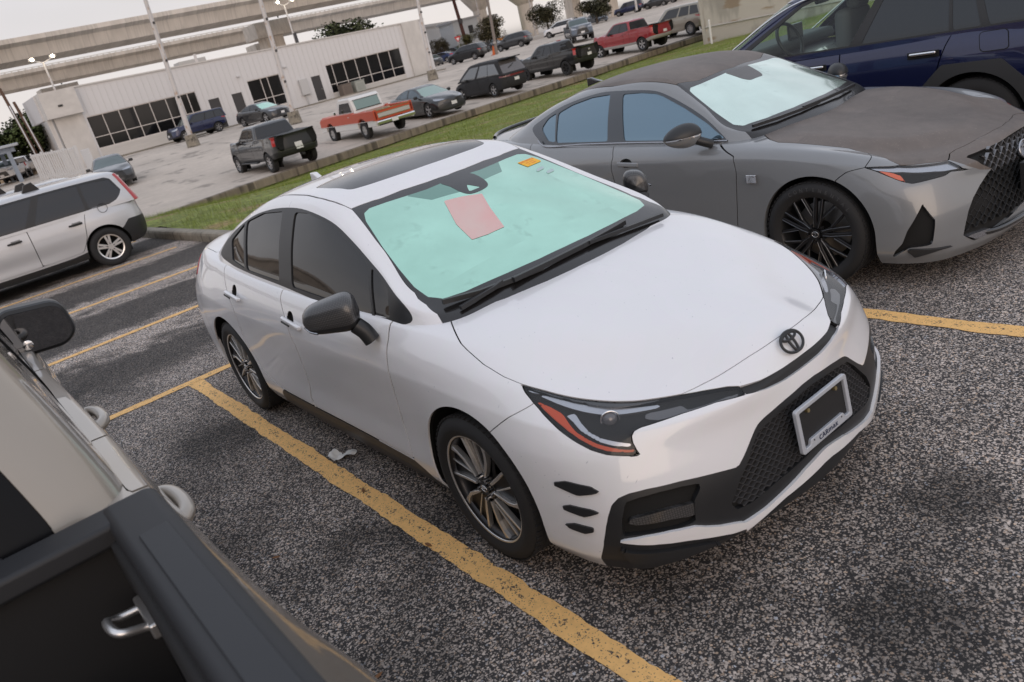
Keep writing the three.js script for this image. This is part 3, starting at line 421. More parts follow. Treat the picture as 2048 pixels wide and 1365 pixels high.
// painted lines with chipped edges and pits
const lineTex = texture(1024, 256, (u, v, i, j) => { const n = fbm(u * 60, v * 15, 4), p = fbm(u * 220, v * 55 + 7, 2), c = sstep(.72, .80, p) * .9 + sstep(.64, .70, fbm(u * 26 + 3, v * 8, 3)) * sstep(.45, .65, p) * .85; const k = 1 - .10 * n; return [lerp(.985 * k, .36, c), lerp(.785 * k, .32, c), lerp(.50 * k, .28, c)]; });
const linePaint = std([1, 1, 1], .75, 0, { map: lineTex });
function line(a, b, w, seed) {
  const A = new THREE.Vector2(...a), D = new THREE.Vector2(...b).sub(A), L = D.length(), n = Math.ceil(L / .03), d = D.clone().divideScalar(L), q = [-d.y, d.x], pos = [], uv = [], idx = [], R = rng(seed);
  for (let i = 0; i <= n; i++) { const t = i / n * L; for (const s of [-1, 1]) { const h = w / 2 + (fbm(t * 9 + seed, s * 5 + 3, 3) - .5) * .022 + (R() - .5) * .006; pos.push(A.x + d.x * t + q[0] * h * s, .004, A.y + d.y * t + q[1] * h * s); uv.push(t / 1.2, s * h / .3); } }
  for (let i = 0; i < n; i++) idx.push(i * 2, i * 2 + 1, i * 2 + 2, i * 2 + 1, i * 2 + 3, i * 2 + 2);
  const g = new THREE.BufferGeometry(); g.setAttribute('position', new THREE.Float32BufferAttribute(pos, 3)); g.setAttribute('uv', new THREE.Float32BufferAttribute(uv, 2)); g.setIndex(idx); g.computeVertexNormals(); return struct('parking_line', g, linePaint);
}
line([-2.5, .972], [5.2, .978], .105, 1); line([-2.55, -1.1], [-2.52, 5], .10, 2);
line([-2.45, -1.70], [3.6, -1.78], .12, 3); line([-2.45, -4.45], [3.6, -4.5], .11, 4);
[-4.98, -7.3, -9.68, -12.1].forEach((x, i) => line([x - .1, -1.15 - (x + 4) * .075 * -1 * -.5], [x + .1, 4.4], .10, 10 + i));
// kerb
const concTex = texture(512, 512, (u, v) => { const n = fbm(u * 8, v * 8, 5), s = fbm(u * 60, v * 14, 4), m = fbm(u * 120, v * 120, 2); const c = .60 + .16 * (n - .5) + .14 * (s - .5) + .08 * (m - .5) - .18 * sstep(.60, .75, fbm(u * 24 + 9, v * 5, 4)); return [c, c * .965, c * .90]; });
const concrete = std([.78, .76, .72], .88, 0, { map: concTex, bumpMap: concTex, bumpScale: .004 });
function ribbon(path, prof, closedProf = true, tile = 1) { // sweep a profile of [out, up] along [x, y, z] points
  const pos = [], uv = [], idx = [], m = prof.length; let len = 0;
  path.forEach((p, i) => { const a = path[Math.max(0, i - 1)], b = path[Math.min(path.length - 1, i + 1)], dx = b[0] - a[0], dz = b[2] - a[2], l = Math.hypot(dx, dz); if (i) len += Math.hypot(p[0] - path[i - 1][0], p[2] - path[i - 1][2]); let w = 0; prof.forEach(([o, u], k) => { if (k) w += Math.hypot(o - prof[k - 1][0], u - prof[k - 1][1]); pos.push(p[0] - dz / l * o, p[1] + u, p[2] + dx / l * o); uv.push(len / tile, w / tile); }); });
  for (let i = 0; i < path.length - 1; i++) for (let k = 0; k < m - 1; k++) { const a = i * m + k, b = a + m; idx.push(a, a + 1, b, a + 1, b + 1, b); }
  const g = new THREE.BufferGeometry(); g.setAttribute('position', new THREE.Float32BufferAttribute(pos, 3)); g.setAttribute('uv', new THREE.Float32BufferAttribute(uv, 2)); g.setIndex(idx); const f = g.toNonIndexed(); f.computeVertexNormals(); return f;
}
const kerbPath = curve([[-14.4, 0, -.88], [-11, 0, -1.14], [-8, 0, -1.38], [-5.4, 0, -1.58], [-4.4, 0, -1.75], [-3.75, 0, -2.3], [-3.6, 0, -3.2], [-3.6, 0, -6], [-3.6, 0, -30]], 8);
const kerb = one('kerb', ribbon(kerbPath, [[0, -.05], [0, .10], [-.012, .135], [-.04, .15], [-.16, .155], [-.19, .14], [-.20, .05]], true, 1.3), concrete, 'pale rounded concrete kerb between the lot and the grass', 'kerb');
// low wall at the far edge of the grass
const wallPath = curve(WALL.map(([x, z]) => [x, -.86, z]), 4);
const wallTex = texture(1024, 128, (u, v) => { const n = fbm(u * 30, v * 4, 5), st = fbm(u * 40, v * 1.6 + 4, 5), k = .53 + .2 * (n - .5) - .15 * sstep(.5, .74, st); return [k * 1.02, k * .95, k * .85]; });
one('low_wall', ribbon(wallPath, [[-.04, -.75], [-.04, -.05], [-.03, -.012], [0, 0], [.20, 0], [.23, -.012], [.24, -.05], [.24, -.3]], true, 6), std([.9, .88, .85], .92, 0, { map: wallTex }), 'long low stained concrete wall between the grass and the far lot', 'wall');
// grass slope
const kp2 = kerbPath.map(p => [p[0], p[2]]), wp2 = wallPath.map(p => [p[0], p[2]]), dK = sdLine(kp2), dW = sdLine(wp2);
const grassY = (x, z) => { const a = dK(x, z), b = dW(x, z), t = a / (a + b + 1e-6); return lerp(.115, -1.22, sstep(0, 1, t) * .75 + t * .25) + (fbm(x * .7, z * .7, 3) - .5) * .10 * Math.min(1, Math.min(a, b)); };
const inGrass = (x, z) => { if (x < wallX(z) - .02 || x > -3.78 || z < -58 || (x > -4.4 && z > -2.0)) return false; return z < (x < -14.5 ? lerp(-2.5, -.95, clamp((x + 23.6) / 9)) : lerp(-.9, -1.66, clamp((x + 14.4) / 10)) - .19); };
const grassTex = texture(1024, 1024, (u, v) => { const n = fbm(u * 14, v * 14, 5), m = fbm(u * 90, v * 90, 3), d = sstep(.56, .74, fbm(u * 5 + 3, v * 5, 4)); const g = .75 + .5 * (m - .5) + .25 * (n - .5); return [lerp(.60, .74, d) * g, lerp(.65, .64, d) * g, lerp(.30, .43, d) * g]; });
struct('grass_slope', patchMesh(-29.6, -3.7, -58, -.8, .3, grassY, (x, z) => [1, 1, 1], 7, inGrass), std([1, 1, 1], .95, 0, { map: grassTex, side: THREE.DoubleSide }));
{
  const R = rng(77), bl = [], blade3 = (a, l, b) => { const g = new THREE.BufferGeometry(); g.setAttribute('position', new THREE.Float32BufferAttribute([-.006, 0, 0, .006, 0, 0, b, l, b * .4], 3)); g.setAttribute('normal', new THREE.Float32BufferAttribute([0, .8, .6, 0, .8, .6, 0, .8, .6], 3)); g.setAttribute('uv', new THREE.Float32BufferAttribute([0, 0, 1, 0, .5, 1], 2)); return g.rotateY(a); };
  for (let k = 0; k < 7; k++) bl.push(blade3(k * .9, .6 + R() * .6, .12 + R() * .25).translate((R() - .5) * .5 * .12, 0, (R() - .5) * .5 * .12).scale(.6, 1, .6));
  const tuft = mergeGeometries(bl), N = 70000, im = new THREE.InstancedMesh(tuft, std([1, 1, 1], .85, 0, { side: THREE.DoubleSide }), N), m = new THREE.Matrix4(), q = new THREE.Quaternion(), c = new THREE.Color(); let n = 0, tries = 0;
  while (n < N && tries++ < 900000) { const x = -29.4 + R() * 25.7, z = -.8 - 40 * R() ** 1.15; if (!inGrass(x, z)) continue; const dry = sstep(.52, .70, fbm(x * .8 + 5, z * .8, 4)); if (R() < dry * .75) continue; const s = .05 + .07 * R() * (1 - .5 * dry), k = .7 + .6 * R(); q.setFromAxisAngle(V(0, 1, 0), R() * 6.28); m.compose(V(x, grassY(x, z) - .005, z), q, V(.16 + s, s * 1.5, .16 + s)); im.setMatrixAt(n, m); c.setRGB(lerp(.27, .42, dry) * k, lerp(.34, .35, dry) * k, lerp(.06, .15, dry) * k); im.setColorAt(n, c); n++; }
  im.count = n; im.name = 'grass'; im.userData = { kind: 'stuff', label: 'short green grass on the slope' }; im.castShadow = im.receiveShadow = true; scene.add(im);
}
// lower lot beyond the wall
const lowTex = texture(1024, 1024, (u, v) => { const n = fbm(u * 6, v * 6, 6), f = fbm(u * 90, v * 90, 3), st = sstep(.62, .78, fbm(u * 11 + 5, v * 17, 4)); const k = .79 + .13 * (n - .5) + .07 * (f - .5) - .16 * st; return [k * 1.02, k * .965, k * .905]; });
{
  const pos = [], uv = [], idx = [], S = [0, 1, 2.5, 4, 6, 8, 11, 14, 17, 20, 25, 30, 36, 45, 60, 80, 110, 150, 220, 400], T = [400, 200, 120, 60, 40, 30, 20, 12, 6, 2]; for (let z = 0; z > -60; z -= 2) T.push(z); T.push(-60, -80, -110, -160, -240, -400);
  for (const z of T) for (const s of S) { const x = wallX(Math.max(z, -58)) - .10 - s; pos.push(x, lotY(x), z); uv.push(x / 14, z / 14); }
  const m = S.length; for (let i = 0; i < T.length - 1; i++) for (let k = 0; k < m - 1; k++) { const a = i * m + k, b = a + m; idx.push(a, b, a + 1, a + 1, b, b + 1); }
  const g = new THREE.BufferGeometry(); g.setAttribute('position', new THREE.Float32BufferAttribute(pos, 3)); g.setAttribute('uv', new THREE.Float32BufferAttribute(uv, 2)); g.setIndex(idx); g.computeVertexNormals(); struct('lower_lot', g, std([.84, .83, .82], .92, 0, { map: lowTex, side: THREE.DoubleSide }));
}
struct('ground', new THREE.PlaneGeometry(1600, 1600).rotateX(-Math.PI / 2).translate(0, -3.2, 0), std([.14, .15, .10], .95));
// ---------------------------------------------------------------- the white sedan
const uvf = P => { const f = sdPoly(P); return (x, y, z, a, b, c, u, v) => f(u, v); };
const side = (f, vmax = 7.3, zmin = .45) => (x, y, z, a, b, c, u, v) => v < vmax && z > zmin ? f(x, y, z) : -.05;
const archFn = (cx, cy, r, s = 1) => (x, y) => y > cy ? r - Math.hypot(x - cx, (y - cy) * s) : r - Math.abs(x - cx);
function panel(soup, f, g = .0022) { const [inn, rest] = cut(soup, (...a) => f(...a) - g); const [, out] = cut(rest, (...a) => f(...a) + g); return [inn, out]; }
const groove = (soup, f) => cut(soup, (...a) => f(...a))[1];
const fin = (s, d = .012, mid) => cat(s, skirt(s, d, mid));
function wheelWell(parent, cx, cy, r, z0, z1, mat) { for (const s of [-1, 1]) { const q = []; q.push(new THREE.CylinderGeometry(r, r, z1 - z0, 32, 1, true, -Math.PI / 2, Math.PI).rotateX(-Math.PI / 2).translate(cx, cy, s * (z0 + z1) / 2), new THREE.CircleGeometry(r, 32, 0, Math.PI).translate(cx, cy, s * z0), box(r * 2, cy - .14, .01, cx, cy / 2 + .07, s * z0)); part('wheel_arch_liner', merge(q), mat, parent); } }
function hexRib(z0, z1, y, x0, k, pitch, amp, w, d, ph) { // one wavy slat across the nose, between z0 and z1 (x = x0 - k z^2)
  const n = Math.max(2, Math.round((z1 - z0) / pitch * 4)), pos = [], idx = [], shape = [0, .55, 1, .55, 0, -.55, -1, -.55];
  for (let i = 0; i <= n; i++) { const z = lerp(z0, z1, i / n), t = ((z / pitch + ph) % 1 + 1) % 1, tri = t < .25 ? t * 4 : t < .5 ? 1 : t < .75 ? 1 - (t - .5) * 4 : 0, Y = y + (tri - .5) * amp, X = x0 - k * z * z; pos.push(X, Y + w, z, X, Y - w, z, X - d, Y - w, z, X - d, Y + w, z); }
  for (let i = 0; i < n; i++) for (let j = 0; j < 4; j++) { const a = i * 4 + j, b = i * 4 + (j + 1) % 4; idx.push(a, b, a + 4, b, b + 4, a + 4); }
  const g = new THREE.BufferGeometry(); g.setAttribute('position', new THREE.Float32BufferAttribute(pos, 3)); g.setIndex(idx); const f = g.toNonIndexed(); f.computeVertexNormals(); return f;
}
function blade(path, w, h) { // flat strip along points (wiper)
  return merge(path.slice(1).map((p, i) => bar(path[i], p, w, h)));
}
function archLip() {}
const SUNROOF = roundPoly([[-.225, -.6], [-.225, .475], [-.05, .47], [.105, .435], [.125, .34], [.14, .1], [.14, -.6]], .035);
const sedan = thing('sedan', 'white four-door sedan with black grille and empty framed plate holder, nearest the camera', 'car');
{
  const car = sedan, h = .0135;
  let B = sheet(SED.body, { sharp: SED.bodySharp, h });
  const aF = archFn(1.365, .325, .366), aR = archFn(-1.352, .325, .364);
  const arch = (x, y, z, a, b, c, u, v) => v < 6 && z > .5 ? Math.max(aF(x, y), aR(x, y)) : -.1;
  B = cut(B, arch)[1];
  const inner = offsetSoup(cut(sheet(SED.body, { sharp: SED.bodySharp, h: .05 }), arch)[1], -.022);
  part('inner_shell', soupGeo(both(inner)), M.gap, car);
  // black lower front with the pods, white blade across it, mesh field
  const blackPoly = [[17.6, 4.14], ...OUT.grille.slice(0, 8), ...OUT.grille.slice(9), [12.93, -.5], [17.6, -.5]];
  let black; [black, B] = cut(B, uvf(blackPoly));
  const lipPoly = [...OUT.lipTop, [17.6, 2.25], [17.6, 1.78], ...OUT.lipBot.slice().reverse()];
  let lip; [lip, black] = cut(black, uvf(lipPoly));
  let mesh; [mesh, black] = cut(black, uvf([...OUT.meshIn, [17.6, 2.45], [17.6, 3.92]]));
  let pod; [pod, black] = cut(black, uvf(OUT.podIn));
  let wing; [wing, black] = cut(black, uvf(OUT.wing));
  let fog; [fog, pod] = cut(pod, uvf(smoothPoly(OUT.fog, 3)));
  // lamps
  let lamp; [lamp, B] = panel(B, uvf(OUT.lamp), .012);
  let slot; [slot, B] = cut(B, uvf([...OUT.slotTop, [17.6, 5.2], [17.6, 4.7], ...OUT.slotBot.slice().reverse()]));
  // bonnet
  const rear = OUT.hoodRear.slice(0, 5).map(([x, z]) => [x, z]);
  const hoodPoly = [...OUT.hood, [17.6, 6.37], [17.6, 12], [9.2, 12], [9.5, 8]];
  let hood; [hood, B] = panel(B, uvf(hoodPoly), .013);
  const rearF = (x, y, z) => { let r = rear[rear.length - 1][0]; for (let i = 1; i < rear.length; i++) if (z <= rear[i - 1][1] && z >= rear[i][1]) r = lerp(rear[i][0], rear[i - 1][0], (z - rear[i][1]) / (rear[i - 1][1] - rear[i][1])); if (z > rear[0][1]) r = rear[0][0] - (z - rear[0][1]) * .3; return x - r; };
  let cowl; [hood, cowl] = cut(hood, (x, y, z) => rearF(x, y, z));
  // rear lamps, boot
  let tail; [tail, B] = cut(B, uvf([[.9, 5.6], [2, 5.55], [3, 5.45], [3.62, 5.75], [3.45, 6.2], [2.9, 6.62], [2, 6.6], [.9, 6.5]]));
  let boot; [boot, B] = panel(B, uvf([[-1, 4.6], [1.9, 4.6], [2.2, 5.4], [2.2, 6.7], [3.2, 7.2], [4.3, 7.35], [4.4, 12], [-1, 12]]), .012);
  // doors
  const dF = [...OUT.doorF, [.79, .285], [-.25, .285], ...OUT.doorM.slice(0, 6).reverse(), [-.27, 1.15], [.84, 1.15]];
  const dR = [...OUT.doorM.slice(0, 6), [-.27, .285], [-.66, .29], [-.86, .335], [-.93, .38], ...OUT.doorR.slice().reverse(), [-1.2, 1.0], [-1.22, 1.15], [-.27, 1.15]];
  let doorF, doorR; [doorF, B] = panel(B, side(xy(dF)), .0048); [doorR, B] = panel(B, side(xy(dR)), .0048);
  // dark skirt under the doors
  const sillPoly = [[-1.2, -.1], [-.84, .14], [-.74, .275], [-.68, .302], [-.53, .298], [-.31, .285], [.5, .28], [.81, .278], [.88, .255], [.98, .21], [1.06, -.1]];
  let sill; [sill, B] = cut(B, side(xy(sillPoly), 2.4));
  // handle cups
  const cupF = (x, y) => .036 - Math.hypot((x + .125) * .85, y - .845), cupR = (x, y) => .036 - Math.hypot((x + .975) * .85, y - .897);
  let cf, cr; [cf, doorF] = cut(doorF, side((x, y) => cupF(x, y), 6.9)); [cr, doorR] = cut(doorR, side((x, y) => cupR(x, y), 6.9));
  // bumper skins
  let bump; [bump, B] = panel(B, uvf([[11.0, -1], [11.0, 3], ...OUT.seamBF, [12.3, 8], [18, 8], [18, -1]]), .010);
  let bumpR; [bumpR, B] = panel(B, uvf([[-1, -1], [5.6, -1], [5.2, 2.7], [3.9, 2.9], [3.7, 4.4], [2.6, 5.3], [-1, 4.7]]), .006);
  part('body', soupGeo(fin(both(B), .008)), M.white, car);
  part('front_bumper', soupGeo(fin(both(bump), .02)), M.white, car);
  part('rear_bumper', soupGeo(fin(both(bumpR), .02)), M.white, car);
  part('bonnet', soupGeo(fin(both(hood), .014)), M.white, car);
  part('boot_lid', soupGeo(fin(both(boot), .014)), M.white, car);
  part('cowl_panel', soupGeo(both(offsetSoup(cowl, -.012))), M.satin, car);
  part('side_skirt', soupGeo(fin(sill, .02)), M.skirt, car); part('side_skirt', soupGeo(fin(mirrorSoup(sill), .02)), M.skirt, car);
  for (const [s, m] of [[1, x => x], [-1, mirrorSoup]]) {
    const d1 = part('door', soupGeo(fin(m(doorF), .004)), M.white, car), d2 = part('door', soupGeo(fin(m(doorR), .004)), M.white, car);
    for (const [d, cup, x, y, c] of [[d1, cf, -.10, .828, 1], [d2, cr, -.945, .882, 1]]) {
      part('handle_cup', soupGeo(cat(offsetSoup(m(cup), -.02), skirt(m(cup), .021))), M.black, d);
      const g = new RoundedBoxGeometry(.225, .034, .024, 4, .011); const p = g.attributes.position; for (let i = 0; i < p.count; i++) { const q = p.getX(i) / .1125; p.setY(i, p.getY(i) * (1 - .35 * q * q)); p.setZ(i, p.getZ(i) - .016 * q * q); }
      g.computeVertexNormals();
      part('handle', g.rotateZ(-.12).rotateX(-.12 * s).translate(x, y, s * .897), M.white, d);
      part('handle_strip', rbox(.095, .011, .006, .003).rotateZ(-.13).rotateX(-.12 * s).translate(x - .012, y + .004, s * .9085), M.black, d);
    }
  }
  // lower front
  part('lower_grille_frame', soupGeo(fin(both(black), .045)), M.satin, car);
  part('lip_blade', soupGeo(fin(both(offsetSoup(lip, .012)), .03)), M.white, car);
  for (const m of [x => x, mirrorSoup]) {
    part('winglet', soupGeo(fin(m(offsetSoup(wing, .018)), .05)), M.satin, car);
    const pd = part('fog_pocket', soupGeo(offsetSoup(m(pod), -.024)), M.black, car);
    part('fog_bar', soupGeo(fin(offsetSoup(m(fog), -.004), .03), (x, y, z) => [z * 16, y * 16]), M.carbon, pd);
    for (let k = 1; k <= 3; k++) { const gl = cut(B.length ? bump : B, uvf(OUT['gill' + k]))[0]; part('gill', soupGeo(fin(offsetSoup(m(gl), .007), .012)), M.satin, car); }
  }
  // mesh field of wavy slats in front of a dark back
  const gr = part('lower_grille', soupGeo(both(offsetSoup(mesh, -.05))), M.gap, car);
  for (let k = 0; k < 17; k++) { const y = .300 + k * .0152, zt = y < .33 ? .43 - (.33 - y) * .6 : lerp(.445, .265, clamp((y - .33) / (.545 - .33))); const X0 = y < .42 ? lerp(2.285, 2.265, (y - .29) / .13) : lerp(2.265, 2.25, (y - .42) / .15); part('grille_slat', hexRib(-zt, zt, y, X0 - .010, .26, .034, .0105, .0016, .016, (k & 1) * .5), M.slat, gr); }
  // plate holder
  {
    const pl = new THREE.Group(); pl.name = 'plate_holder'; pl.position.set(2.283, .458, 0); pl.rotation.set(0, Math.PI / 2, 0); pl.rotateX(-.10); car.add(pl);
    part('backing', rbox(.305, .15, .012, .004, 0, 0, .002), M.black, pl);
    const outer = roundPoly([[-.157, -.081], [.157, -.081], [.157, .081], [-.157, .081]], .012), sh = poly2shape(outer), hole = poly2shape(roundPoly([[-.143, -.068], [-.11, -.068], [-.103, -.050], [.103, -.050], [.11, -.068], [.143, -.068], [.143, .070], [-.143, .070]], .006).reverse()); sh.holes.push(hole);
    part('frame', extr(sh, .010, .0025).translate(0, 0, .006), std([.50, .53, .58], .3, .2), pl);
    const txt = new TextGeometry('CARmax', { font: FONT, size: .0175, depth: .001, curveSegments: 4 }); txt.computeBoundingBox(); const tw = txt.boundingBox.max.x; part('lettering', txt.scale(1.25, 1, 1).translate(-tw * .625, -.0735, .0185), std([.02, .03, .07], .5), pl);
    for (const s of [-1, 1]) part('screw', new THREE.CylinderGeometry(.008, .009, .01, 6).rotateX(Math.PI / 2).translate(s * .087, .056, .014), std([.62, .50, .26], .35, 1), pl);
    for (const s of [-1, 1]) part('screw_hole', new THREE.CylinderGeometry(.003, .003, .002, 8).rotateX(Math.PI / 2).translate(s * .088, -.057, .0187), M.black, pl);
  }
  part('emblem', merge(emblemGeo(.056, .039, .0052, 0)).rotateX(-.62).rotateY(Math.PI / 2).translate(2.2, .722, 0), M.satin, car);
  part('nose_slot', soupGeo(fin(both(offsetSoup(slot, -.012)), .02)), M.black, car); 
  // headlamps
  for (const m of [x => x, mirrorSoup]) {
    const L = m(lamp), pick = k => cut(lamp, uvf(OUT[k]))[0];
    const hl = part('headlamp', soupGeo(cat(offsetSoup(L, -.034), skirt(L, .036))), M.piano, car);
    const put = (n, k, d, mat, sk = .012) => { const q = m(offsetSoup(pick(k), d)); if (q.length) part(n, soupGeo(fin(q, sk)), mat, hl); };
    put('top_trim', 'lampTop', -.004, M.piano); put('chrome_brow', 'lampChrome', -.012, M.lampGrey, .02); put('turn_signal', 'amber', -.009, M.amber, .02); put('running_light', 'drl', -.010, M.lampGrey, .02); put('inner_bezel', 'innerLamp', -.016, std([.12, .12, .125], .3, .5), .012);
    const s = m === mirrorSoup ? -1 : 1, pr = cut(lamp, uvf(smoothPoly(OUT.projector, 3)))[0];
    part('projector_lens', merge([new THREE.SphereGeometry(.028, 24, 14, 0, 6.283, 0, 1.25).rotateX(Math.PI / 2).translate(0, 0, -.004)]).rotateY(.95 * s).rotateZ(.1).translate(1.935, .683, s * .655), phys([.10, .10, .11], .05, .2, { clearcoat: 1 }), hl);
    part('projector_ring', new THREE.TorusGeometry(.031, .0032, 10, 40).rotateY(.95 * s).translate(1.94, .683, s * .657), M.chrome, hl);
    part('lens_cover', soupGeo(offsetSoup(L, -.001)), M.lens, hl);
  }
  for (const m of [x => x, mirrorSoup]) part('tail_lamp', soupGeo(fin(m(offsetSoup(tail, .004)), .02)), M.red, car);
  // ---- greenhouse
  let G = sheet(SED.roof, { sharp: SED.roofSharp, h });
  const wsPoly = [[7.98, 4.10], [8.78, 4.07], [9.45, 4.10], [10.09, 4.08], [10.45, 3.85], [10.72, 2.95], [10.85, -1], [14, -1], [14, 8], [8.56, 8], [8.54, 6.0], [8.45, 5.72], [8.23, 5.35], [8.08, 4.83]];
  let ws; [ws, G] = panel(G, uvf(wsPoly), .006);
  const dlo = smoothPoly(OUT.dlo, 4), sideG = f => (x, y, z, a, b, c, u, v) => v < 3.6 ? f(x, y) : -.05;
  let trim; [trim, G] = cut(G, sideG(xy(dlo)));
  const panes = []; for (const [k, r] of [['glassQ', .02], ['glassR', .03], ['glassF', .03], ['glassT', .012]]) { let g; const P = k === 'glassF' || k === 'glassR' ? roundPoly(OUT[k].map(p => p), .025) : roundPoly(OUT[k], .012); [g, trim] = cut(trim, sideG(xy(P))); panes.push(g); }
  const sdPolySun = sdPoly(SUNROOF); let sr; [sr, G] = cut(G, (x, y, z, a, b, c, u, v) => v > 4.1 ? sdPolySun(x, z) : -.05);
  let bl; [bl, G] = panel(G, (x, y, z, a, b, c, u, v) => v > 2.2 && v < 6.5 ? Math.min(-.93 - x + z * z * .25, .56 - z - (x < -1.3 ? 0 : 0)) * 1 : -.05, .004);
  const ditch = x => pl(x, [[-1.2, .60], [-.9, .57], [-.48, .537], [-.18, .542], [-.04, .552], [.08, .552], [.18, .545], [.262, .535]]);
  let rf; [rf, G] = panel(G, (x, y, z, a, b, c, u, v) => v > 3.2 && x < .33 && x > -1.25 ? ditch(x) - z : -.05, .0035);
  part('roof', soupGeo(fin(both(rf), .010)), M.white, car); part('roof_rail', soupGeo(fin(both(G), .010)), M.white, car);
  part('roof_inner', soupGeo(both(offsetSoup(sheet(SED.roof, { h: .06 }), -.02))), M.gap, car);
  part('sunroof', soupGeo(fin(both(offsetSoup(sr, -.003)), .012)), phys([.02, .018, .018], .22, 0, { clearcoat: .5, map: paintTex(.86, .84, .83, 5, 700, .1, .5) }), car);
  part('rear_window', soupGeo(both(offsetSoup(bl, -.003))), M.tint, car);
  for (const m of [x => x, mirrorSoup]) {
    part('window_trim', soupGeo(fin(m(offsetSoup(trim, .001)), .012)), M.satin, car);
    for (const g of panes) part('side_window', soupGeo(m(offsetSoup(g, -.005))), M.tint, car);
  }
  const WS = both(ws);
  const half = [[.372, 0], [.37, .17], [.35, .28], [.33, .38], [.318, .47], [.335, .512], [.39, .542], [.59, .597], [.75, .632], [.88, .655], [.97, .655], [1.03, .62], [1.06, .53], [1.09, .33], [1.108, .15], [1.112, 0]];
  const glassP = [...half, ...half.slice(1, -1).reverse().map(([x, z]) => [x, -z])];
  let [mint, frit] = cut(WS, xz(glassP));
  let cam, camW, pL, pR; [cam, mint] = cut(mint, xz(smoothPoly(OUT.camH.map(([x, z], i) => [x, z]), 3)));
  [camW, cam] = cut(cam, xz(OUT.camW)); [pL, mint] = cut(mint, xz(OUT.patchL)); [pR, mint] = cut(mint, xz(OUT.patchR));
  const wd = part('windscreen', soupGeo(cat(mint, camW), (x, y, z) => [x * .9 + .13, z * .9 + .4]), M.mint, car, 'mint-tinted reflective windscreen');
  part('black_border', soupGeo(frit), M.frit, wd);
  part('camera_housing', soupGeo(fin(offsetSoup(cam, .001), .003, true)), M.frit, wd);
  const dim = phys([.17, .33, .27], .15, .75, { clearcoat: .5 }); part('dark_band', soupGeo(pL), dim, wd); part('dark_band', soupGeo(pR), dim, wd);
  const paperS = offsetSoup(cut(WS, xz(OUT.paper))[0], .0015); part('paper_sheet', soupGeo(paperS), std([1, 1, 1], .55, 0, { map: texture(128, 128, (u, v) => { const n = fbm(u * 6, v * 6, 4); return [.83 + .04 * n, .77 - .12 * n, .745 - .10 * n]; }) }), wd, 'pale pink paper sheet at the windscreen');
  const st = offsetSoup(cut(WS, xz(OUT.sticker))[0], .002);
  const stTex = canvasTex(256, 128, (c, w, hh) => { c.fillStyle = '#f2b722'; c.fillRect(0, 0, w, hh); c.fillStyle = '#c8361c'; c.font = 'bold 38px sans-serif'; c.textAlign = 'center'; c.fillText('END VEHICLE', w / 2, 42); c.font = 'bold 24px sans-serif'; c.fillText('SALE  CHECK', w / 2, 74); c.fillText('LOT   TICKET', w / 2, 106); });
  { const P = OUT.sticker, o = P[3], ex = [P[2][0] - o[0], P[2][1] - o[1]], ey = [P[0][0] - o[0], P[0][1] - o[1]], D = ex[0] * ey[1] - ex[1] * ey[0]; part('yellow_sticker', soupGeo(st, (x, y, z) => { const a = x - o[0], b = z - o[1]; return [(a * ey[1] - b * ey[0]) / D, (ex[0] * b - ex[1] * a) / D]; }), std([1, 1, 1], .5, 0, { map: stTex }), wd, 'yellow sticker with red lettering'); }
  for (const k of ['tag1', 'tag2']) part('toll_tag', soupGeo(fin(offsetSoup(cut(WS, xz(roundPoly(OUT[k], .012)))[0], .003), .003, true)), std([.42, .55, .56], .4), wd);
  // cowl, wipers
  part('wiper', merge([blade([[1.075, .998, .655], [1.125, .985, .50], [1.16, .985, .34], [1.178, .985, .2]], .02, .02), blade([[1.14, .965, .62], [1.15, .985, .45], [1.15, .995, .40]], .018, .016)]), M.satin, car);
  part('wiper', merge([blade([[1.175, .99, .36], [1.18, .992, .17], [1.178, .995, -.04], [1.16, .995, -.21], [1.135, .995, -.36]], .02, .02), blade([[1.17, .96, -.58], [1.18, .98, -.32], [1.18, .997, -.08]], .018, .016)]), M.satin, car);
  // fin aerial
  { const f = extr([[-.09, 0], [.075, 0], [.02, .018], [-.04, .058], [-.075, .062]], .022, .008).translate(0, 0, -.011); part('fin_aerial', f.rotateZ(.12).translate(-1.21, 1.318, 0), M.white, car); }
  // door mirrors
  for (const s of [1, -1]) {
    const N = 22, Q = 28, A = V(.752, 1.012, .868), Bq = V(.575, 1.0, 1.055), mk = (t0, t1, p0, p1, grow) => {
      const pos = [], idx = []; for (let i = 0; i <= N; i++) { const t = i / N, e = Math.pow(Math.max(0, 1 - Math.pow(Math.abs(t * 2 - 1), 5)), .5) * .98 + .02, c = A.clone().lerp(Bq, t), H = lerp(.088, .056, t) * e + grow, D = lerp(.074, .052, t) * e + grow; for (let j = 0; j <= Q; j++) { const a = lerp(p0, p1, j / Q), ca = Math.cos(a), sa = Math.sin(a), px = Math.sign(ca) * Math.abs(ca) ** .72 * D, py = Math.sign(sa) * Math.abs(sa) ** .82 * H; pos.push(c.x + px * .80, c.y + py + (sa > 0 ? px * -.15 : 0), (c.z + px * .55) * 1); } }
      for (let i = 0; i < N; i++) for (let j = 0; j < Q; j++) { const a = i * (Q + 1) + j, b = a + Q + 1; idx.push(a, b, a + 1, b, b + 1, a + 1); }
      const g = new THREE.BufferGeometry(); g.setAttribute('position', new THREE.Float32BufferAttribute(pos, 3)); const uv = []; for (let i = 0; i <= N; i++) for (let j = 0; j <= Q; j++) uv.push(i / N * 4.5, j / Q * 4); g.setAttribute('uv', new THREE.Float32BufferAttribute(uv, 2)); g.setIndex(idx); g.computeVertexNormals(); if (s < 0) { g.scale(1, 1, -1); const ix = g.index.array; for (let k = 0; k < ix.length; k += 3) { const q = ix[k]; ix[k] = ix[k + 1]; ix[k + 1] = q; } g.computeVertexNormals(); } return g; };
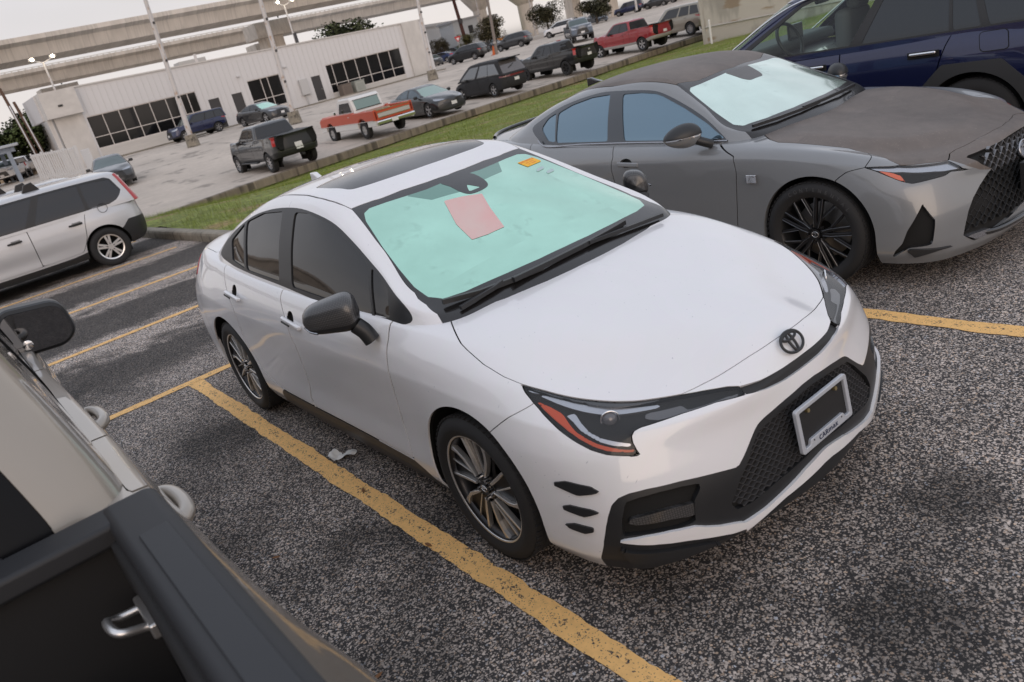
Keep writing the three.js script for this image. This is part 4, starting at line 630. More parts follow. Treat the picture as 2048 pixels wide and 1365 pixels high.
    const mg = new THREE.Group(); mg.name = 'door_mirror'; car.add(mg);
    part('mirror_cap', mk(0, 1, -.42, 2.75, .003), M.carbon, mg); part('mirror_housing', mk(0, 1, 0, 2 * Math.PI, 0), M.satin, mg);
    part('mirror_stalk', merge([tube([V(.755, .955, s * .905), V(.772, .918, s * .882), V(.785, .872, s * .868)], .036, 12, 14)]), M.satin, mg);
    part('repeater', tube([V(.60, .985, s * 1.062), V(.645, .972, s * 1.063), V(.69, .965, s * 1.05)], .0045, 12, 6), M.lampGrey, mg);
  }
  wheelWell(car, 1.365, .34, .375, .5, .86, M.under); wheelWell(car, -1.352, .34, .375, .5, .86, M.under);
  part('underbody', merge([box(3.6, .1, 1.2, 0, .22, 0), box(1.9, .08, 1.62, 0, .23, 0), box(.35, .1, 1.0, 1.9, .27, 0), box(.3, .2, 1.2, -1.9, .36, 0)]), M.under, car);
  for (const [x, spin, yaw] of [[1.35, 20, -.02], [-1.35, 48, 0]]) for (const s of [1, -1]) wheel(car, x, .318, s * .768, s, { R: .318, rim: .236, w: .112, style: sedanStyle, spin, yaw: x > 0 ? yaw : 0 });
}
const OUTL = {
  lamp: [[11.768, 4.981], [12.909, 5.698], [14.306, 5.562], [14.406, 5.205], [14.516, 4.782], [14.719, 4.486], [14.262, 4.76], [14.141, 4.541], [13.211, 4.344], [12.606, 4.707], [12.099, 4.881]],
  chrome: [[11.92, 5.005], [12.898, 5.594], [14.299, 5.524], [14.492, 4.831], [13.899, 5.116], [12.981, 5.291], [12.129, 4.938]],
  amber: [[12.162, 4.938], [12.618, 5.055], [12.891, 4.973], [13.029, 4.551], [12.607, 4.765]],
  hood: [[8.809, 8.244], [9.063, 7.809], [9.345, 7.397], [9.629, 7.143], [10.256, 7.125], [11.405, 7.12], [12.137, 6.759], [12.603, 6.011], [12.928, 5.701], [13.692, 5.715], [14.313, 5.602], [14.471, 6.15], [14.714, 6.412], [15.574, 6.756], [16.439, 6.871]],
  nose: [[14.334, 5.584], [14.61, 4.836], [15.002, 4.162], [15.368, 4.021], [14.664, 5.635], [15.478, 5.714], [16.419, 5.714], [16.754, 6.077]],
  grille: [[16.571, 5.775], [15.956, 5.693], [15.264, 5.722], [14.668, 5.599], [14.984, 4.637], [15.368, 4.021], [15.249, 3.956], [14.948, 3.623], [14.733, 3.278], [14.621, 2.934], [14.533, 2.268], [14.493, 1.861], [14.731, 1.21], [15.095, 1.361], [15.445, 1.533], [15.841, 1.724], [16.363, 2.066]],
  tri: [[13.465, 3.469], [13.835, 2.902], [13.815, 2.65], [13.659, 1.758], [12.965, 1.644], [12.469, 0.669], [12.583, 1.366], [12.909, 2.547], [13.197, 3.064]],
  split: [[12.913, 1.463], [12.998, 1.596], [14.225, 1.436], [13.78, 1.298], [13.16, 0.944]],
  lip: [[14.529, 1.787], [15.177, 1.698], [15.13, 1.404], [14.758, 1.34]],
  seam: [[11.136, 4.435], [11.382, 4.731], [11.8, 4.987]],
  hoodRear: [[0.832, 0.566], [0.842, 0.349], [0.868, 0.174], [0.865, -0.107], [0.874, -0.38]],
  camH: [[0.332, 0.229], [0.41, 0.213], [0.462, 0.21], [0.481, 0.167], [0.494, 0.053], [0.472, 0.031], [0.361, 0.007], [0.349, 0.061]],
  wsIn: [[0.294, 0.58], [0.338, 0.609], [0.536, 0.67], [0.758, 0.711], [0.81, 0.679], [0.856, 0.476], [0.892, 0.178], [0.89, -0.203]],
  wsTop: [[0.207, 0.575], [0.237, 0.466], [0.264, 0.272], [0.291, 0.072], [0.303, -0.155]],
  ws: [[0.207, 0.575], [0.287, 0.607], [0.542, 0.679], [0.774, 0.737], [0.847, 0.714]],
  doorF: [[0.704, 0.924], [0.87, 0.848], [0.881, 0.744], [0.856, 0.597], [0.829, 0.408]],
  dlo: [[-1.314, 1.119], [-1.206, 1.178], [-1.029, 1.245], [-0.86, 1.282], [-0.695, 1.306], [-0.532, 1.32], [-0.368, 1.317], [-0.014, 1.292], [0.084, 1.272], [0.184, 1.238], [0.38, 1.155], [0.532, 1.079], [0.672, 0.996], [0.748, 0.93], [0.607, 0.936], [0.186, 0.956], [-0.26, 0.972], [-0.795, 0.98], [-1.113, 0.99], [-1.191, 1.031]],
  glassR: [[-1.002, 1.213], [-0.848, 1.261], [-0.63, 1.295], [-0.423, 1.3], [-0.334, 0.982], [-0.94, 0.997]],
  glassQ: [[-1.029, 1.215], [-1.124, 1.181], [-1.174, 1.121], [-1.164, 1.099], [-1.053, 1.015], [-0.953, 0.999]],
  glassF: [[-0.285, 1.291], [-0.096, 1.285], [0.051, 1.266], [0.122, 1.244], [0.342, 1.153], [0.58, 1.036], [0.735, 0.946], [0.543, 0.945], [0.185, 0.963], [-0.159, 0.977]],
};
// ---------------------------------------------------------------- grey sedan with dark bonnet and roof
function lexStyle(g, rim, face, A, spin) {
  const s = rim / .25;
  for (let k = 0; k < 5; k++) {
    const a = 72 * k + spin;
    for (const q of [-1, 1]) part('spoke', merge([spokeGeo(strip([[.04 * s, q * 10, .010], [.10 * s, q * 9, .008], [.238 * s, q * 5, .0055]]), .022, face - .004, .002, a), spokeGeo(strip([[.075 * s, q * 11, .007], [.13 * s, q * 17, .006], [.238 * s, q * 27, .006]]), .02, face - .008, .002, a)]), A.alloyDark, g);
    for (const q of [-1, 1]) part('spoke_edge', merge([spokeGeo(strip([[.05 * s, q * 17.5, .0009], [.10 * s, q * 13.5, .0014], [.238 * s, q * 6.8, .0016]]), .004, face + .0005, .0005, a), spokeGeo(strip([[.12 * s, q * 19, .0012], [.238 * s, q * 29, .0028]]), .004, face - .004, .0005, a)]), std([.33, .35, .38], .3, 1), g);
  }
  part('rim_lip', lathe([[rim - .004, face + .003], [rim, face + .009], [rim + .002, face + .006]], 72), std([.22, .22, .23], .3, 1), g);
  part('hub_cap', new THREE.CylinderGeometry(.034, .04, .03, 32).rotateX(Math.PI / 2).translate(0, 0, face - .012), A.piano, g);
  part('hub_emblem', merge([new THREE.TorusGeometry(.019, .0018, 6, 28).scale(1.15, .9, 1).translate(0, 0, face + .004), bar([-.014, .006, face + .004], [.012, .007, face + .004], .003), bar([.006, .006, face + .004], [-.004, -.011, face + .004], .003)]), A.chrome, g);
  lugs(g, 5, .058, face - .012, A.alloyDark, spin + 36);
}
const greySedan = thing('sedan', 'grey sedan with dusty black bonnet, black roof and white dealer plate', 'car');
{
  const car = greySedan, h = .018, grey = phys([.215, .225, .235], .30, .15, { clearcoat: 1, clearcoatRoughness: .05 });
  const dustTex = (() => { const d = specks(11, 2600, 1); return texture(512, 512, (u, v, i, j) => { const n = fbm(u * 5, v * 5, 5), m = fbm(u * 26 + 4, v * 26, 3), s = d[j * 512 + i] * .16, c = .31 + .085 * n + .05 * m + s; return [c * 1.06, c * .975, c * .92]; }); })();
  const dusty = phys([1, 1, 1], .62, .1, { map: dustTex, clearcoat: .25, clearcoatRoughness: .45 });
  let B = sheet(LEX.body, { sharp: [0, .5, .5, 0, 0, .5, 0, .3, .45, 0, 0], h });
  const aF = archFn(1.415, .335, .376), aR = archFn(-1.40, .335, .372), arch = (x, y, z, a, b, c, u, v) => v < 6 && z > .5 ? Math.max(aF(x, y), aR(x, y)) : -.1;
  B = cut(B, arch)[1];
  part('inner_shell', soupGeo(both(offsetSoup(cut(sheet(LEX.body, { h: .06 }), arch)[1], -.022))), M.gap, car);
  let hood, nose, grille, lamp, tri, split, lip, bump, doorF, doorR, tail, boot, sill;
  [hood, B] = panel(B, uvf([...OUTL.hood, [17.6, 6.72], [17.6, 12], [8.4, 12]]), .015);
  [grille, B] = cut(B, uvf([[17.6, 5.8], ...OUTL.grille, [17.6, 2.3]]));
  [lamp, B] = panel(B, uvf(OUTL.lamp), .01);
  [nose, B] = cut(B, uvf([[14.34, 5.6], [14.643, 4.813], [14.972, 4.24], [15.36, 4.0], [17.6, 5.3], [17.6, 6.9], [16.27, 6.85], [15.48, 6.7], [14.68, 6.4], [14.3, 6.2]]));
  [split, B] = cut(B, uvf(OUTL.split)); [tri, B] = cut(B, uvf(OUTL.tri)); [lip, grille] = cut(grille, uvf(OUTL.lip));
  const dF = [...OUTL.doorF, [.82, .27], [-.24, .27], [-.24, .55], [-.25, .79], [-.225, .88], [-.26, .97], [-.26, 1.2], [.70, 1.2]];
  const dR = [[-.26, 1.2], [-.26, .97], [-.225, .88], [-.25, .79], [-.24, .27], [-.72, .28], [-.95, .38], [-1.03, .55], [-1.10, .75], [-1.26, .97], [-1.3, 1.2]];
  [doorF, B] = panel(B, side(xy(dF)), .0035); [doorR, B] = panel(B, side(xy(dR)), .0035);
  [bump, B] = panel(B, uvf([[11.0, -1], [11.0, 3], ...OUTL.seam, [12.2, 8], [18, 8], [18, -1]]), .012);
  [tail, B] = cut(B, uvf([[.9, 5.6], [2, 5.55], [3, 5.45], [3.62, 5.75], [3.45, 6.2], [2.9, 6.62], [2, 6.6], [.9, 6.5]]));
  [boot, B] = panel(B, uvf([[-1, 4.6], [1.9, 4.6], [2.2, 5.4], [2.2, 6.7], [3.2, 7.2], [4.3, 7.35], [4.4, 12], [-1, 12]]), .012);
  [sill, B] = cut(B, side((x, y) => .20 - y, 2));
  let cowl; [hood, cowl] = cut(hood, (x, y, z) => x - lerp(.935, .855, clamp(z / .62) ** 2));
  const cup = (x0, y0) => (x, y) => .034 - Math.hypot((x - x0) * .55, y - y0); let c1, c2; [c1, doorF] = cut(doorF, side(cup(-.09, .83), 6.9)); [c2, doorR] = cut(doorR, side(cup(-1.0, .855), 6.9));
  part('body', soupGeo(fin(both(B), .03)), grey, car); part('front_bumper', soupGeo(fin(both(bump), .02)), grey, car);
  part('bonnet', soupGeo(fin(both(hood), .014), (x, y, z) => [x * .8, z * .8]), dusty, car); part('nose_panel', soupGeo(fin(both(nose), .014), (x, y, z) => [x * .8, z * .8]), dusty, car);
  part('boot_lid', soupGeo(fin(both(boot), .014)), grey, car); part('cowl_panel', soupGeo(both(offsetSoup(cowl, -.012))), M.satin, car);
  for (const [s, m] of [[1, x => x], [-1, mirrorSoup]]) {
    const d1 = part('door', soupGeo(fin(m(doorF), .014)), grey, car), d2 = part('door', soupGeo(fin(m(doorR), .014)), grey, car);
    for (const [d, c, x, y] of [[d1, c1, -.075, .82], [d2, c2, -.985, .845]]) {
      part('handle_cup', soupGeo(cat(offsetSoup(m(c), -.022), skirt(m(c), .023))), grey, d);
      const g = new RoundedBoxGeometry(.215, .036, .024, 4, .011), p = g.attributes.position; for (let i = 0; i < p.count; i++) { const q = p.getX(i) / .11; p.setZ(i, p.getZ(i) - .016 * q * q); } g.computeVertexNormals(); part('handle', g.rotateZ(-.05).rotateX(-.1 * s).translate(x, y, s * .924), grey, d);
    }
    part('sill', soupGeo(fin(m(sill), .02)), M.satin, car);
    part('air_vent', soupGeo(cat(offsetSoup(m(tri), -.03), skirt(m(tri), .03))), M.black, car);
    part('splitter_blade', soupGeo(fin(m(offsetSoup(split, .02)), .05)), M.satin, car); part('lip_corner', soupGeo(fin(m(offsetSoup(lip, .012)), .04)), M.lampGrey, car);
    const L = m(lamp), pk = (n, k, d, mat, sk) => { const q = cut(lamp, uvf(OUTL[k]))[0]; if (q.length) part(n, soupGeo(fin(m(offsetSoup(q, d)), sk)), mat, hl); };
    const hl = part('headlamp', soupGeo(cat(offsetSoup(L, -.03), skirt(L, .03))), M.piano, car); pk('chrome_brow', 'chrome', -.010, M.lampGrey, .02); pk('turn_signal', 'amber', -.008, std([.62, .13, .06], .3), .02);
    part('lens_cover', soupGeo(offsetSoup(L, -.001)), M.lens, hl);
    part('tail_lamp', soupGeo(fin(m(offsetSoup(tail, .004)), .02)), M.red, car);
  }
  const gr = part('front_grille', soupGeo(both(offsetSoup(grille, -.05))), M.gap, car);
  part('grille_border', soupGeo(both(skirt(grille, .05))), M.satin, car);
  const gx = y => pl(y, [[.2, 2.262], [.29, 2.266], [.42, 2.246], [.57, 2.231], [.65, 2.21], [.71, 2.17]]);
  for (let k = 0; k < 15; k++) { const y = .305 + k * .0265, zt = pl(y, [[.28, .60], [.41, .56], [.5, .47], [.575, .35], [.6, .36], [.66, .40], [.69, .22], [.72, .05]]); part('grille_slat', hexRib(-zt, zt, y, gx(y) - .004, .30, .066, .030, .0028, .02, (k & 1) * .5), y > .55 ? std([.25, .25, .26], .3, .8) : M.satin, gr); }
  part('grille_emblem', merge([new THREE.TorusGeometry(.058, .006, 8, 40).scale(1.2, .9, 1), bar([-.035, .02, 0], [.03, .03, 0], .01), bar([.012, .022, 0], [-.012, -.035, 0], .01), bar([-.012, -.035, 0], [.045, -.03, 0], .01), new THREE.CylinderGeometry(.06, .06, .006, 32).rotateX(Math.PI / 2).scale(1.18, .88, 1).translate(0, 0, -.008)]).rotateX(-.25).rotateY(Math.PI / 2).translate(2.235, .60, 0), M.lampGrey, car);
  {
    const tex = canvasTex(512, 256, (c, w, hh) => { c.fillStyle = '#d9dad9'; c.fillRect(0, 0, w, hh); c.fillStyle = '#23262c'; c.font = 'bold 47px sans-serif'; c.textAlign = 'center'; c.fillText('UNIVERSAL TOYOTA', w / 2 + 14, 150); c.fillStyle = '#c21f28'; c.font = 'bold 30px serif'; c.fillText('Red McCombs', w / 2 - 20, 108); c.lineWidth = 7; c.strokeStyle = '#23262c'; c.beginPath(); c.arc(28, 132, 18, 0, 7); c.stroke(); c.fillStyle = '#111'; for (const x of [90, 420]) { c.beginPath(); c.arc(x, 30, 10, 0, 7); c.fill(); } });
    const pg = new THREE.Group(); pg.name = 'front_plate'; pg.position.set(2.30, .475, 0); pg.rotation.y = Math.PI / 2; pg.rotateX(-.05); car.add(pg);
    part('plate_backing', rbox(.32, .17, .03, .005, 0, 0, -.017), M.black, pg); part('dealer_plate', new THREE.PlaneGeometry(.305, .152).translate(0, 0, .001), std([1, 1, 1], .4, 0, { map: tex }), pg);
  }
  part('lower_lip', merge([tube([[2.17, .245, .52], [2.235, .235, .40], [2.275, .235, .2], [2.285, .235, 0], [2.275, .235, -.2], [2.235, .235, -.40], [2.17, .245, -.52]], .018, 40, 8)]).scale(1, 1, 1), M.piano, car);
  // greenhouse
  let G = sheet(LEX.roof, { sharp: SED.roofSharp, h }), ws, trim, roofPan, bl;
  [ws, G] = panel(G, uvf([[7.93, 3.75], [8.3, 3.6], [9.2, 3.6], [10.2, 3.4], [10.683, 3.0], [10.9, -1], [14, -1], [14, 8], [9, 8], [8.95, 5.98], [8.7, 5.6], [8.5, 5.2], [8.2, 4.5]]), .006);
  const sideG = f => (x, y, z, a, b, c, u, v) => v < 3.5 ? f(x, y) : -.05;
  [trim, G] = cut(G, sideG(xy(smoothPoly(OUTL.dlo, 4))));
  const panes = []; for (const k of ['glassQ', 'glassR', 'glassF']) { let g; [g, trim] = cut(trim, sideG(xy(roundPoly(OUTL[k], .02)))); panes.push(g); }
  [bl, G] = panel(G, (x, y, z, a, b, c, u, v) => v > 2.2 && v < 6.5 ? Math.min(-1.05 - x + z * z * .25, .56 - z) : -.05, .004);
  [roofPan, G] = panel(G, (x, y, z, a, b, c, u, v) => v > 3.2 ? .555 - z - Math.max(0, -.4 - x) * .09 : -.05, .003);
  part('roof_frame', soupGeo(fin(both(G), .014)), grey, car); part('roof', soupGeo(fin(both(roofPan), .012), (x, y, z) => [x * .8 + .3, z * .8]), dusty, car);
  part('roof_inner', soupGeo(both(offsetSoup(sheet(LEX.roof, { h: .06 }), -.02))), M.gap, car); part('rear_window', soupGeo(both(offsetSoup(bl, -.003))), M.tint, car);
  const blueGlass = phys([.15, .23, .29], .05, .75, { clearcoat: .8 });
  for (const m of [x => x, mirrorSoup]) { part('window_trim', soupGeo(fin(m(offsetSoup(trim, .002)), .012)), phys([.03, .035, .042], .10, .3, { clearcoat: 1 }), car); for (const g of panes) part('side_window', soupGeo(m(offsetSoup(g, -.004))), blueGlass, car); }
  for (const s of [1, -1]) part('window_brightwork', tube([V(-1.16, 1.03, s * .818), V(-1.08, .985, s * .838), V(-.6, .978, s * .842), V(0, .962, s * .838), V(.5, .94, s * .826), V(.76, .93, s * .80)], .006, 40, 6), M.lampGrey, car);
  const WS = both(ws), half = [[.315, 0], [.312, .2], [.30, .42], [.29, .52], [.31, .56], [.345, .575], [.54, .635], [.74, .685], [.80, .66], [.85, .47], [.885, .2], [.892, 0]];
  let [mint, frit] = cut(WS, xz([...half, ...half.slice(1, -1).reverse().map(([x, z]) => [x, -z])])), cam; [cam, mint] = cut(mint, xz(roundPoly([[.31, .14], [.44, .11], [.48, .08], [.48, -.08], [.44, -.11], [.31, -.14]], .02)));
  const wd = part('windscreen', soupGeo(mint, (x, y, z) => [x * .7, z * .7 + .1]), phys([.80, .99, .90], .14, .7, { clearcoat: .7, clearcoatRoughness: .06, map: M.mint.map }), car, 'pale mint reflective windscreen'); part('black_border', soupGeo(frit), M.frit, wd); part('camera_housing', soupGeo(offsetSoup(cam, .001)), std([.10, .10, .10], .4), wd);
  part('wiper', merge([blade([[.87, .985, .66], [.93, .985, .45], [.965, .985, .2], [.97, .985, .02]], .02, .02)]), M.satin, car); part('wiper', blade([[.96, .99, .2], [.975, .99, -.05], [.965, .99, -.3], [.93, .985, -.52]], .02, .02), M.satin, car);
  part('fin_aerial', extr([[-.09, 0], [.075, 0], [.02, .018], [-.04, .05], [-.075, .055]], .022, .008).translate(0, 0, -.011).rotateZ(.14).translate(-1.18, 1.335, 0), M.piano, car);
  part('boot_spoiler', merge([tube([[-2.05, 1.045, .60], [-2.15, 1.058, .48], [-2.20, 1.066, .3], [-2.215, 1.068, 0], [-2.20, 1.066, -.3], [-2.15, 1.058, -.48], [-2.05, 1.045, -.60]], .018, 40, 8)]), M.piano, car);
  for (const s of [1, -1]) {
    const mg = new THREE.Group(); mg.name = 'door_mirror'; car.add(mg);
    const egg = (y0, y1, g) => { const e = new THREE.SphereGeometry(1, 32, 20, 0, 6.2832, y0, y1 - y0); const p = e.attributes.position; for (let i = 0; i < p.count; i++) { const x = p.getX(i), y = p.getY(i), z = p.getZ(i); p.setXYZ(i, x * (.085 + g) + z * -.045, y * (.078 + g) * (1 - .22 * z), z * (.115 + g)); } e.computeVertexNormals(); return e; };
    const at = gm => { if (s < 0) { gm.scale(1, 1, -1); if (gm.index) { const ix = gm.index.array; for (let k = 0; k < ix.length; k += 3) { const q = ix[k]; ix[k] = ix[k + 1]; ix[k + 1] = q; } } gm.computeVertexNormals(); } return gm.translate(.545, 1.015, s * .985); };
    part('mirror_cap', at(egg(0, 1.62, .003)), M.satin, mg); part('mirror_housing', at(egg(1.5, Math.PI, 0)), grey, mg); part('mirror_trim', at(egg(1.56, 1.68, .0055)), M.chrome, mg);
    part('mirror_stalk', tube([V(.60, .98, s * .93), V(.65, .945, s * .885), V(.67, .925, s * .85)], .03, 10, 12), M.satin, mg);
    part('wing_badge', merge([rbox(.075, .055, .006, .004), bar([-.02, -.012, .004], [-.012, .014, .004], .006), bar([-.012, .014, .004], [.02, .014, .004], .006)]).translate(1.0, .70, s * .925), M.chrome, car);
  }
  wheelWell(car, 1.415, .35, .385, .52, .89, M.under); wheelWell(car, -1.40, .35, .38, .52, .89, M.under);
  part('underbody', merge([box(3.6, .1, 1.2, 0, .23, 0), box(1.9, .08, 1.66, 0, .24, 0)]), M.under, car);
  for (const x of [1.40, -1.40]) for (const s of [1, -1]) wheel(car, x, .335, s * .80, s, { R: .335, rim: .252, w: .118, style: lexStyle, spin: 8, mats: { barrel: M.satin } });
  if (true) { // raised letters on the front tyre wall
    const word = 'CONTINENTAL', L = []; [...word].forEach((ch, i) => { const a = (118 - i * 8.2) * Math.PI / 180, g = new TextGeometry(ch, { font: FONT, size: .024, depth: .0015, curveSegments: 3 }); g.computeBoundingBox(); g.translate(-g.boundingBox.max.x / 2, 0, 0).rotateZ(a - Math.PI / 2).translate(Math.cos(a) * .282, Math.sin(a) * .282, 0); L.push(g); });
    part('tyre_lettering', merge(L).translate(1.40, .335, .80 + .117), std([.06, .06, .062], .6), car);
  }
  car.position.set(-.389, 0, -2.985);
}
// ---------------------------------------------------------------- other vehicles: one set of panels per kind, cached
const KINDS = {
  sedan: { n: () => nets({ bx: [[-2.3, -2.45], [-1.35, -1.41], [1.35, 1.41], [2.29, 2.4]], by: [[.15, .16], [1.1, 1.12]], w: .92, shift: 0, gx: [[-1.78, -1.95], [-.3, -.32], [.27, .24], [1.3, 1.25]], gy: [[.88, .9], [.95, .97], [1.435, 1.445]], rear: [0, 0], front: [0, 0], belt: .95, roofY: 1.44, gw: [1.03, 1.0] }), ax: 1.41, R: .335, rim: .235, tr: .79, w: .11 },
  suv: { box: 1, n: () => nets({ bx: [[-2.3, -2.30], [-1.35, -1.35], [1.35, 1.35], [2.29, 2.25]], by: [[.15, .24], [.6, .72], [.95, 1.06], [1.1, 1.14]], w: .925, blunt: .55, lift: .16, shift: 0, rear: [0, 0], front: [0, 0], gy: [[0, 0], [1, 1]], belt: 1, roofY: 2, gw: [1, 1], cab: { rb: -2.24, rt: -1.78, fb: 1.30, ft: .38, belt: 1.08, roof: 1.64, wb: .86, wt: .66 } }), ax: 1.35, R: .36, rim: .235, tr: .80, w: .11, tall: 1 },
  bigsuv: { box: 1, n: () => nets({ bx: [[-2.3, -2.55], [-1.35, -1.47], [1.35, 1.47], [2.29, 2.45]], by: [[.15, .32], [.6, .80], [.95, 1.16], [1.1, 1.22]], w: 1.0, blunt: .75, lift: .2, shift: 0, rear: [0, 0], front: [0, 0], gy: [[0, 0], [1, 1]], belt: 1, roofY: 2, gw: [1, 1], cab: { rb: -2.50, rt: -2.34, fb: 1.22, ft: .52, belt: 1.18, roof: 1.86, wb: .93, wt: .76 } }), ax: 1.47, R: .39, rim: .25, tr: .86, w: .125, tall: 1 },
  van: { box: 1, n: () => nets({ bx: [[-2.3, -2.42], [-1.35, -1.43], [1.35, 1.43], [2.29, 2.33]], by: [[.15, .20], [.6, .66], [.95, .98], [1.1, 1.04]], w: .90, blunt: .6, lift: 0, shift: 0, rear: [0, 0], front: [0, 0], gy: [[0, 0], [1, 1]], belt: 1, roofY: 2, gw: [1, 1], cab: { rb: -2.40, rt: -1.95, fb: 1.75, ft: .62, belt: .99, roof: 1.72, wb: .85, wt: .66, cr: .07 } }), ax: 1.43, R: .325, rim: .22, tr: .78, w: .105, tall: 1 },
  pickup: { box: 1, bed: 1, n: () => nets({ bx: [[-2.3, -2.95], [-1.35, -1.83], [-.85, -1.02], [-.25, -.40], [1.35, 1.83], [2.29, 2.72]], by: [[.15, .44], [.6, .90], [.95, 1.29], [1.1, 1.36]], w: 1.0, blunt: .85, lift: .24, shift: 0, rear: [0, 0], front: [0, 0], gy: [[0, 0], [1, 1]], belt: 1, roofY: 2, gw: [1, 1], cab: { rb: -.98, rt: -.80, fb: 1.38, ft: .62, belt: 1.27, roof: 1.88, wb: .92, wt: .74 },
    fixB: (p, r, k) => { if (k <= 6 && r >= 7) { const rail = 1.36, fl = .86, w = .89, xt = -2.95; if (r === 7) { p[1] = rail; if (k > 2) p[2] = w + .05; if (k < 3) p[0] = xt; } else { const inx = k === 0 ? xt + .07 : Math.max(xt + .07, k >= 6 ? -1.0 : p[0]); p = [k <= 3 ? xt + .07 : inx, r === 8 ? rail : fl, r === 10 ? 0 : Math.min(k === 0 ? 0 : k === 1 ? .42 : .80, .80)]; if (r === 10) p[2] = 0; } } return p; } }), ax: 1.83, R: .40, rim: .25, tr: .86, w: .13, tall: 1 },
};
const cacheK = {};
function kindGeo(kind, h, o = {}) {
  const key = kind + h + (o.key || ''); if (cacheK[key]) return cacheK[key];
  const K = KINDS[kind], N = K.n(), out = [], add = (name, role, s, extra) => { if (s.length) out.push({ name, role, geo: soupGeo(s), ...extra }); };
  let B = sheet(N.body, { sharp: K.bed ? [0, .5, .5, 0, 0, .35, .3, .8, .8, .8, 0] : SED.bodySharp, h });
  const r = K.R * 1.14, cy = K.R + .01, a1 = archFn(K.ax, cy, r), a2 = archFn(-K.ax, cy, r), arch = (x, y, z, a, b, c, u, v) => v < 6.4 && z > .45 ? Math.max(a1(x, y), a2(x, y)) : -.1;
  B = cut(B, arch)[1];
  add('inner_shell', 'gap', both(offsetSoup(cut(sheet(N.body, { h: Math.max(.07, h) }), arch)[1], -.025)));
  let hd, gr, lo, tl, win, pl2;
  [hd, B] = cut(B, uvf(o.head || [[12.2, 6.2], [13.4, 6.1], [14.6, 5.9], [15.0, 5.2], [13.9, 4.9], [12.9, 5.0], [12.3, 5.5]]));
  [gr, B] = cut(B, uvf(o.grille || [[15.2, 5.1], [17.6, 5.2], [17.6, 2.4], [14.9, 2.4], [15.0, 4]]));
  [lo, B] = cut(B, uvf(o.lower || (K.tall ? [[-1, -1], [18, -1], [18, 1.6], [13, 1.9], [12, 2.2], [5, 2.0], [3, 2.4], [-1, 2.2]] : [[-1, -1], [18, -1], [18, 1.0], [12, .7], [5, .8], [-1, 1.2]])));
  [tl, B] = cut(B, uvf(o.tail || (K.bed ? [[2.0, 4.2], [3.1, 4.2], [3.1, 6.9], [2.0, 6.9]] : K.tall ? [[1.7, 5.2], [3.0, 5.0], [3.9, 5.6], [3.6, 7], [2.0, 7]] : [[1.2, 5.6], [3.4, 5.5], [3.5, 6.2], [2.9, 6.6], [1.2, 6.5]])));
  const doors = []; let bonnet; [bonnet, B] = panel(B, uvf([[9.9, 7.7], [10.6, 6.9], [11.6, 6.45], [12.2, 6.25], [14.6, 5.95], [15.6, 6.2], [17.6, 6.4], [17.6, 12], [9.5, 12]]), .014); add('bonnet', 'paint', fin(both(bonnet), .012));
  for (const D of [[[8.95, 1.95], [8.88, 7.3], [7.05, 7.3], [7.05, 2.0]], K.bed ? [[7.05, 2.0], [7.05, 7.3], [6.2, 7.3], [6.25, 2.0]] : [[7.05, 2.0], [7.05, 7.3], [5.3, 7.3], [5.62, 3.6], [5.9, 2.1]]]) { let d; [d, B] = panel(B, uvf(D), .010); doors.push(d); }
  for (const m of [x => x, mirrorSoup]) for (const d of doors) add('door', 'paint', fin(m(d), .006));
  let bp; if (o.split !== 0) { [bp, B] = panel(B, uvf([[11.3, -1], [11.3, 4.6], [12, 5.6], [13, 8], [18, 8], [18, -1]]), .012); add('front_bumper', 'paint', fin(both(bp), .02)); }
  let bg; if (K.bed) { [bg, B] = cut(B, (x, y, z, a, b, c, u, v) => v > 6.95 && x < -.98 ? 1 : v > 8.02 && x < -.7 ? 1 : -1); add('cargo_bed', 'black', both(bg)); let gt; [gt, B] = panel(B, uvf([[-1, 2.6], [1.93, 2.6], [1.93, 7], [-1, 7]]), .014); add('tailgate', 'tailgate', fin(both(gt), .02)); }
  else if (K.tall) { let gt; [gt, B] = panel(B, uvf([[-1, 2.8], [1.6, 2.8], [1.7, 5.2], [2.2, 7.6], [-1, 7.6]]), .014); add('tailgate', 'paint', fin(both(gt), .02)); }
  add('body', 'paint', fin(both(B), .02)); add('lower_trim', o.lowerRole || (K.tall ? 'black' : 'paint'), fin(both(lo), .02));
  for (const [s, m] of [[1, x => x], [-1, mirrorSoup]]) { add('headlamp', 'head', fin(m(offsetSoup(hd, .002)), .01)); add('tail_lamp', 'tail', fin(m(offsetSoup(tl, .004)), .01)); }
  add('front_grille', 'black', fin(both(offsetSoup(gr, -.012)), .012));
  // greenhouse
  let G = sheet(N.roof, { sharp: K.box ? [0, 0, 0, .3, .3, 0, 0] : SED.roofSharp, h }), ws, rw, tr; const X = K.box;
  [ws, G] = cut(G, uvf(X ? [[10.28, .2], [14, .1], [14, 2.97], [10.45, 2.92]] : [[8.05, 4.12], [9.5, 4.12], [10.6, 3.9], [10.8, -1], [14, -1], [14, 8], [8.55, 8], [8.5, 6], [8.3, 5.2]]));
  [rw, G] = cut(G, uvf(o.rearWin || (X ? [[-1, .75], [1.6, .75], [1.78, 1.0], [1.72, 2.75], [1.55, 2.92], [-1, 2.92]] : [[-1, 1.2], [2.0, 1.2], [2.3, 3.6], [2.2, 4.9], [-1, 5.2]])));
  [tr, G] = cut(G, (x, y, z, a, b, c, u, v) => v < 3.4 ? (o.dlo ? sdPoly2(o.dlo, u, v) : (X ? sdDloB : sdDlo)(u, v)) : -1);
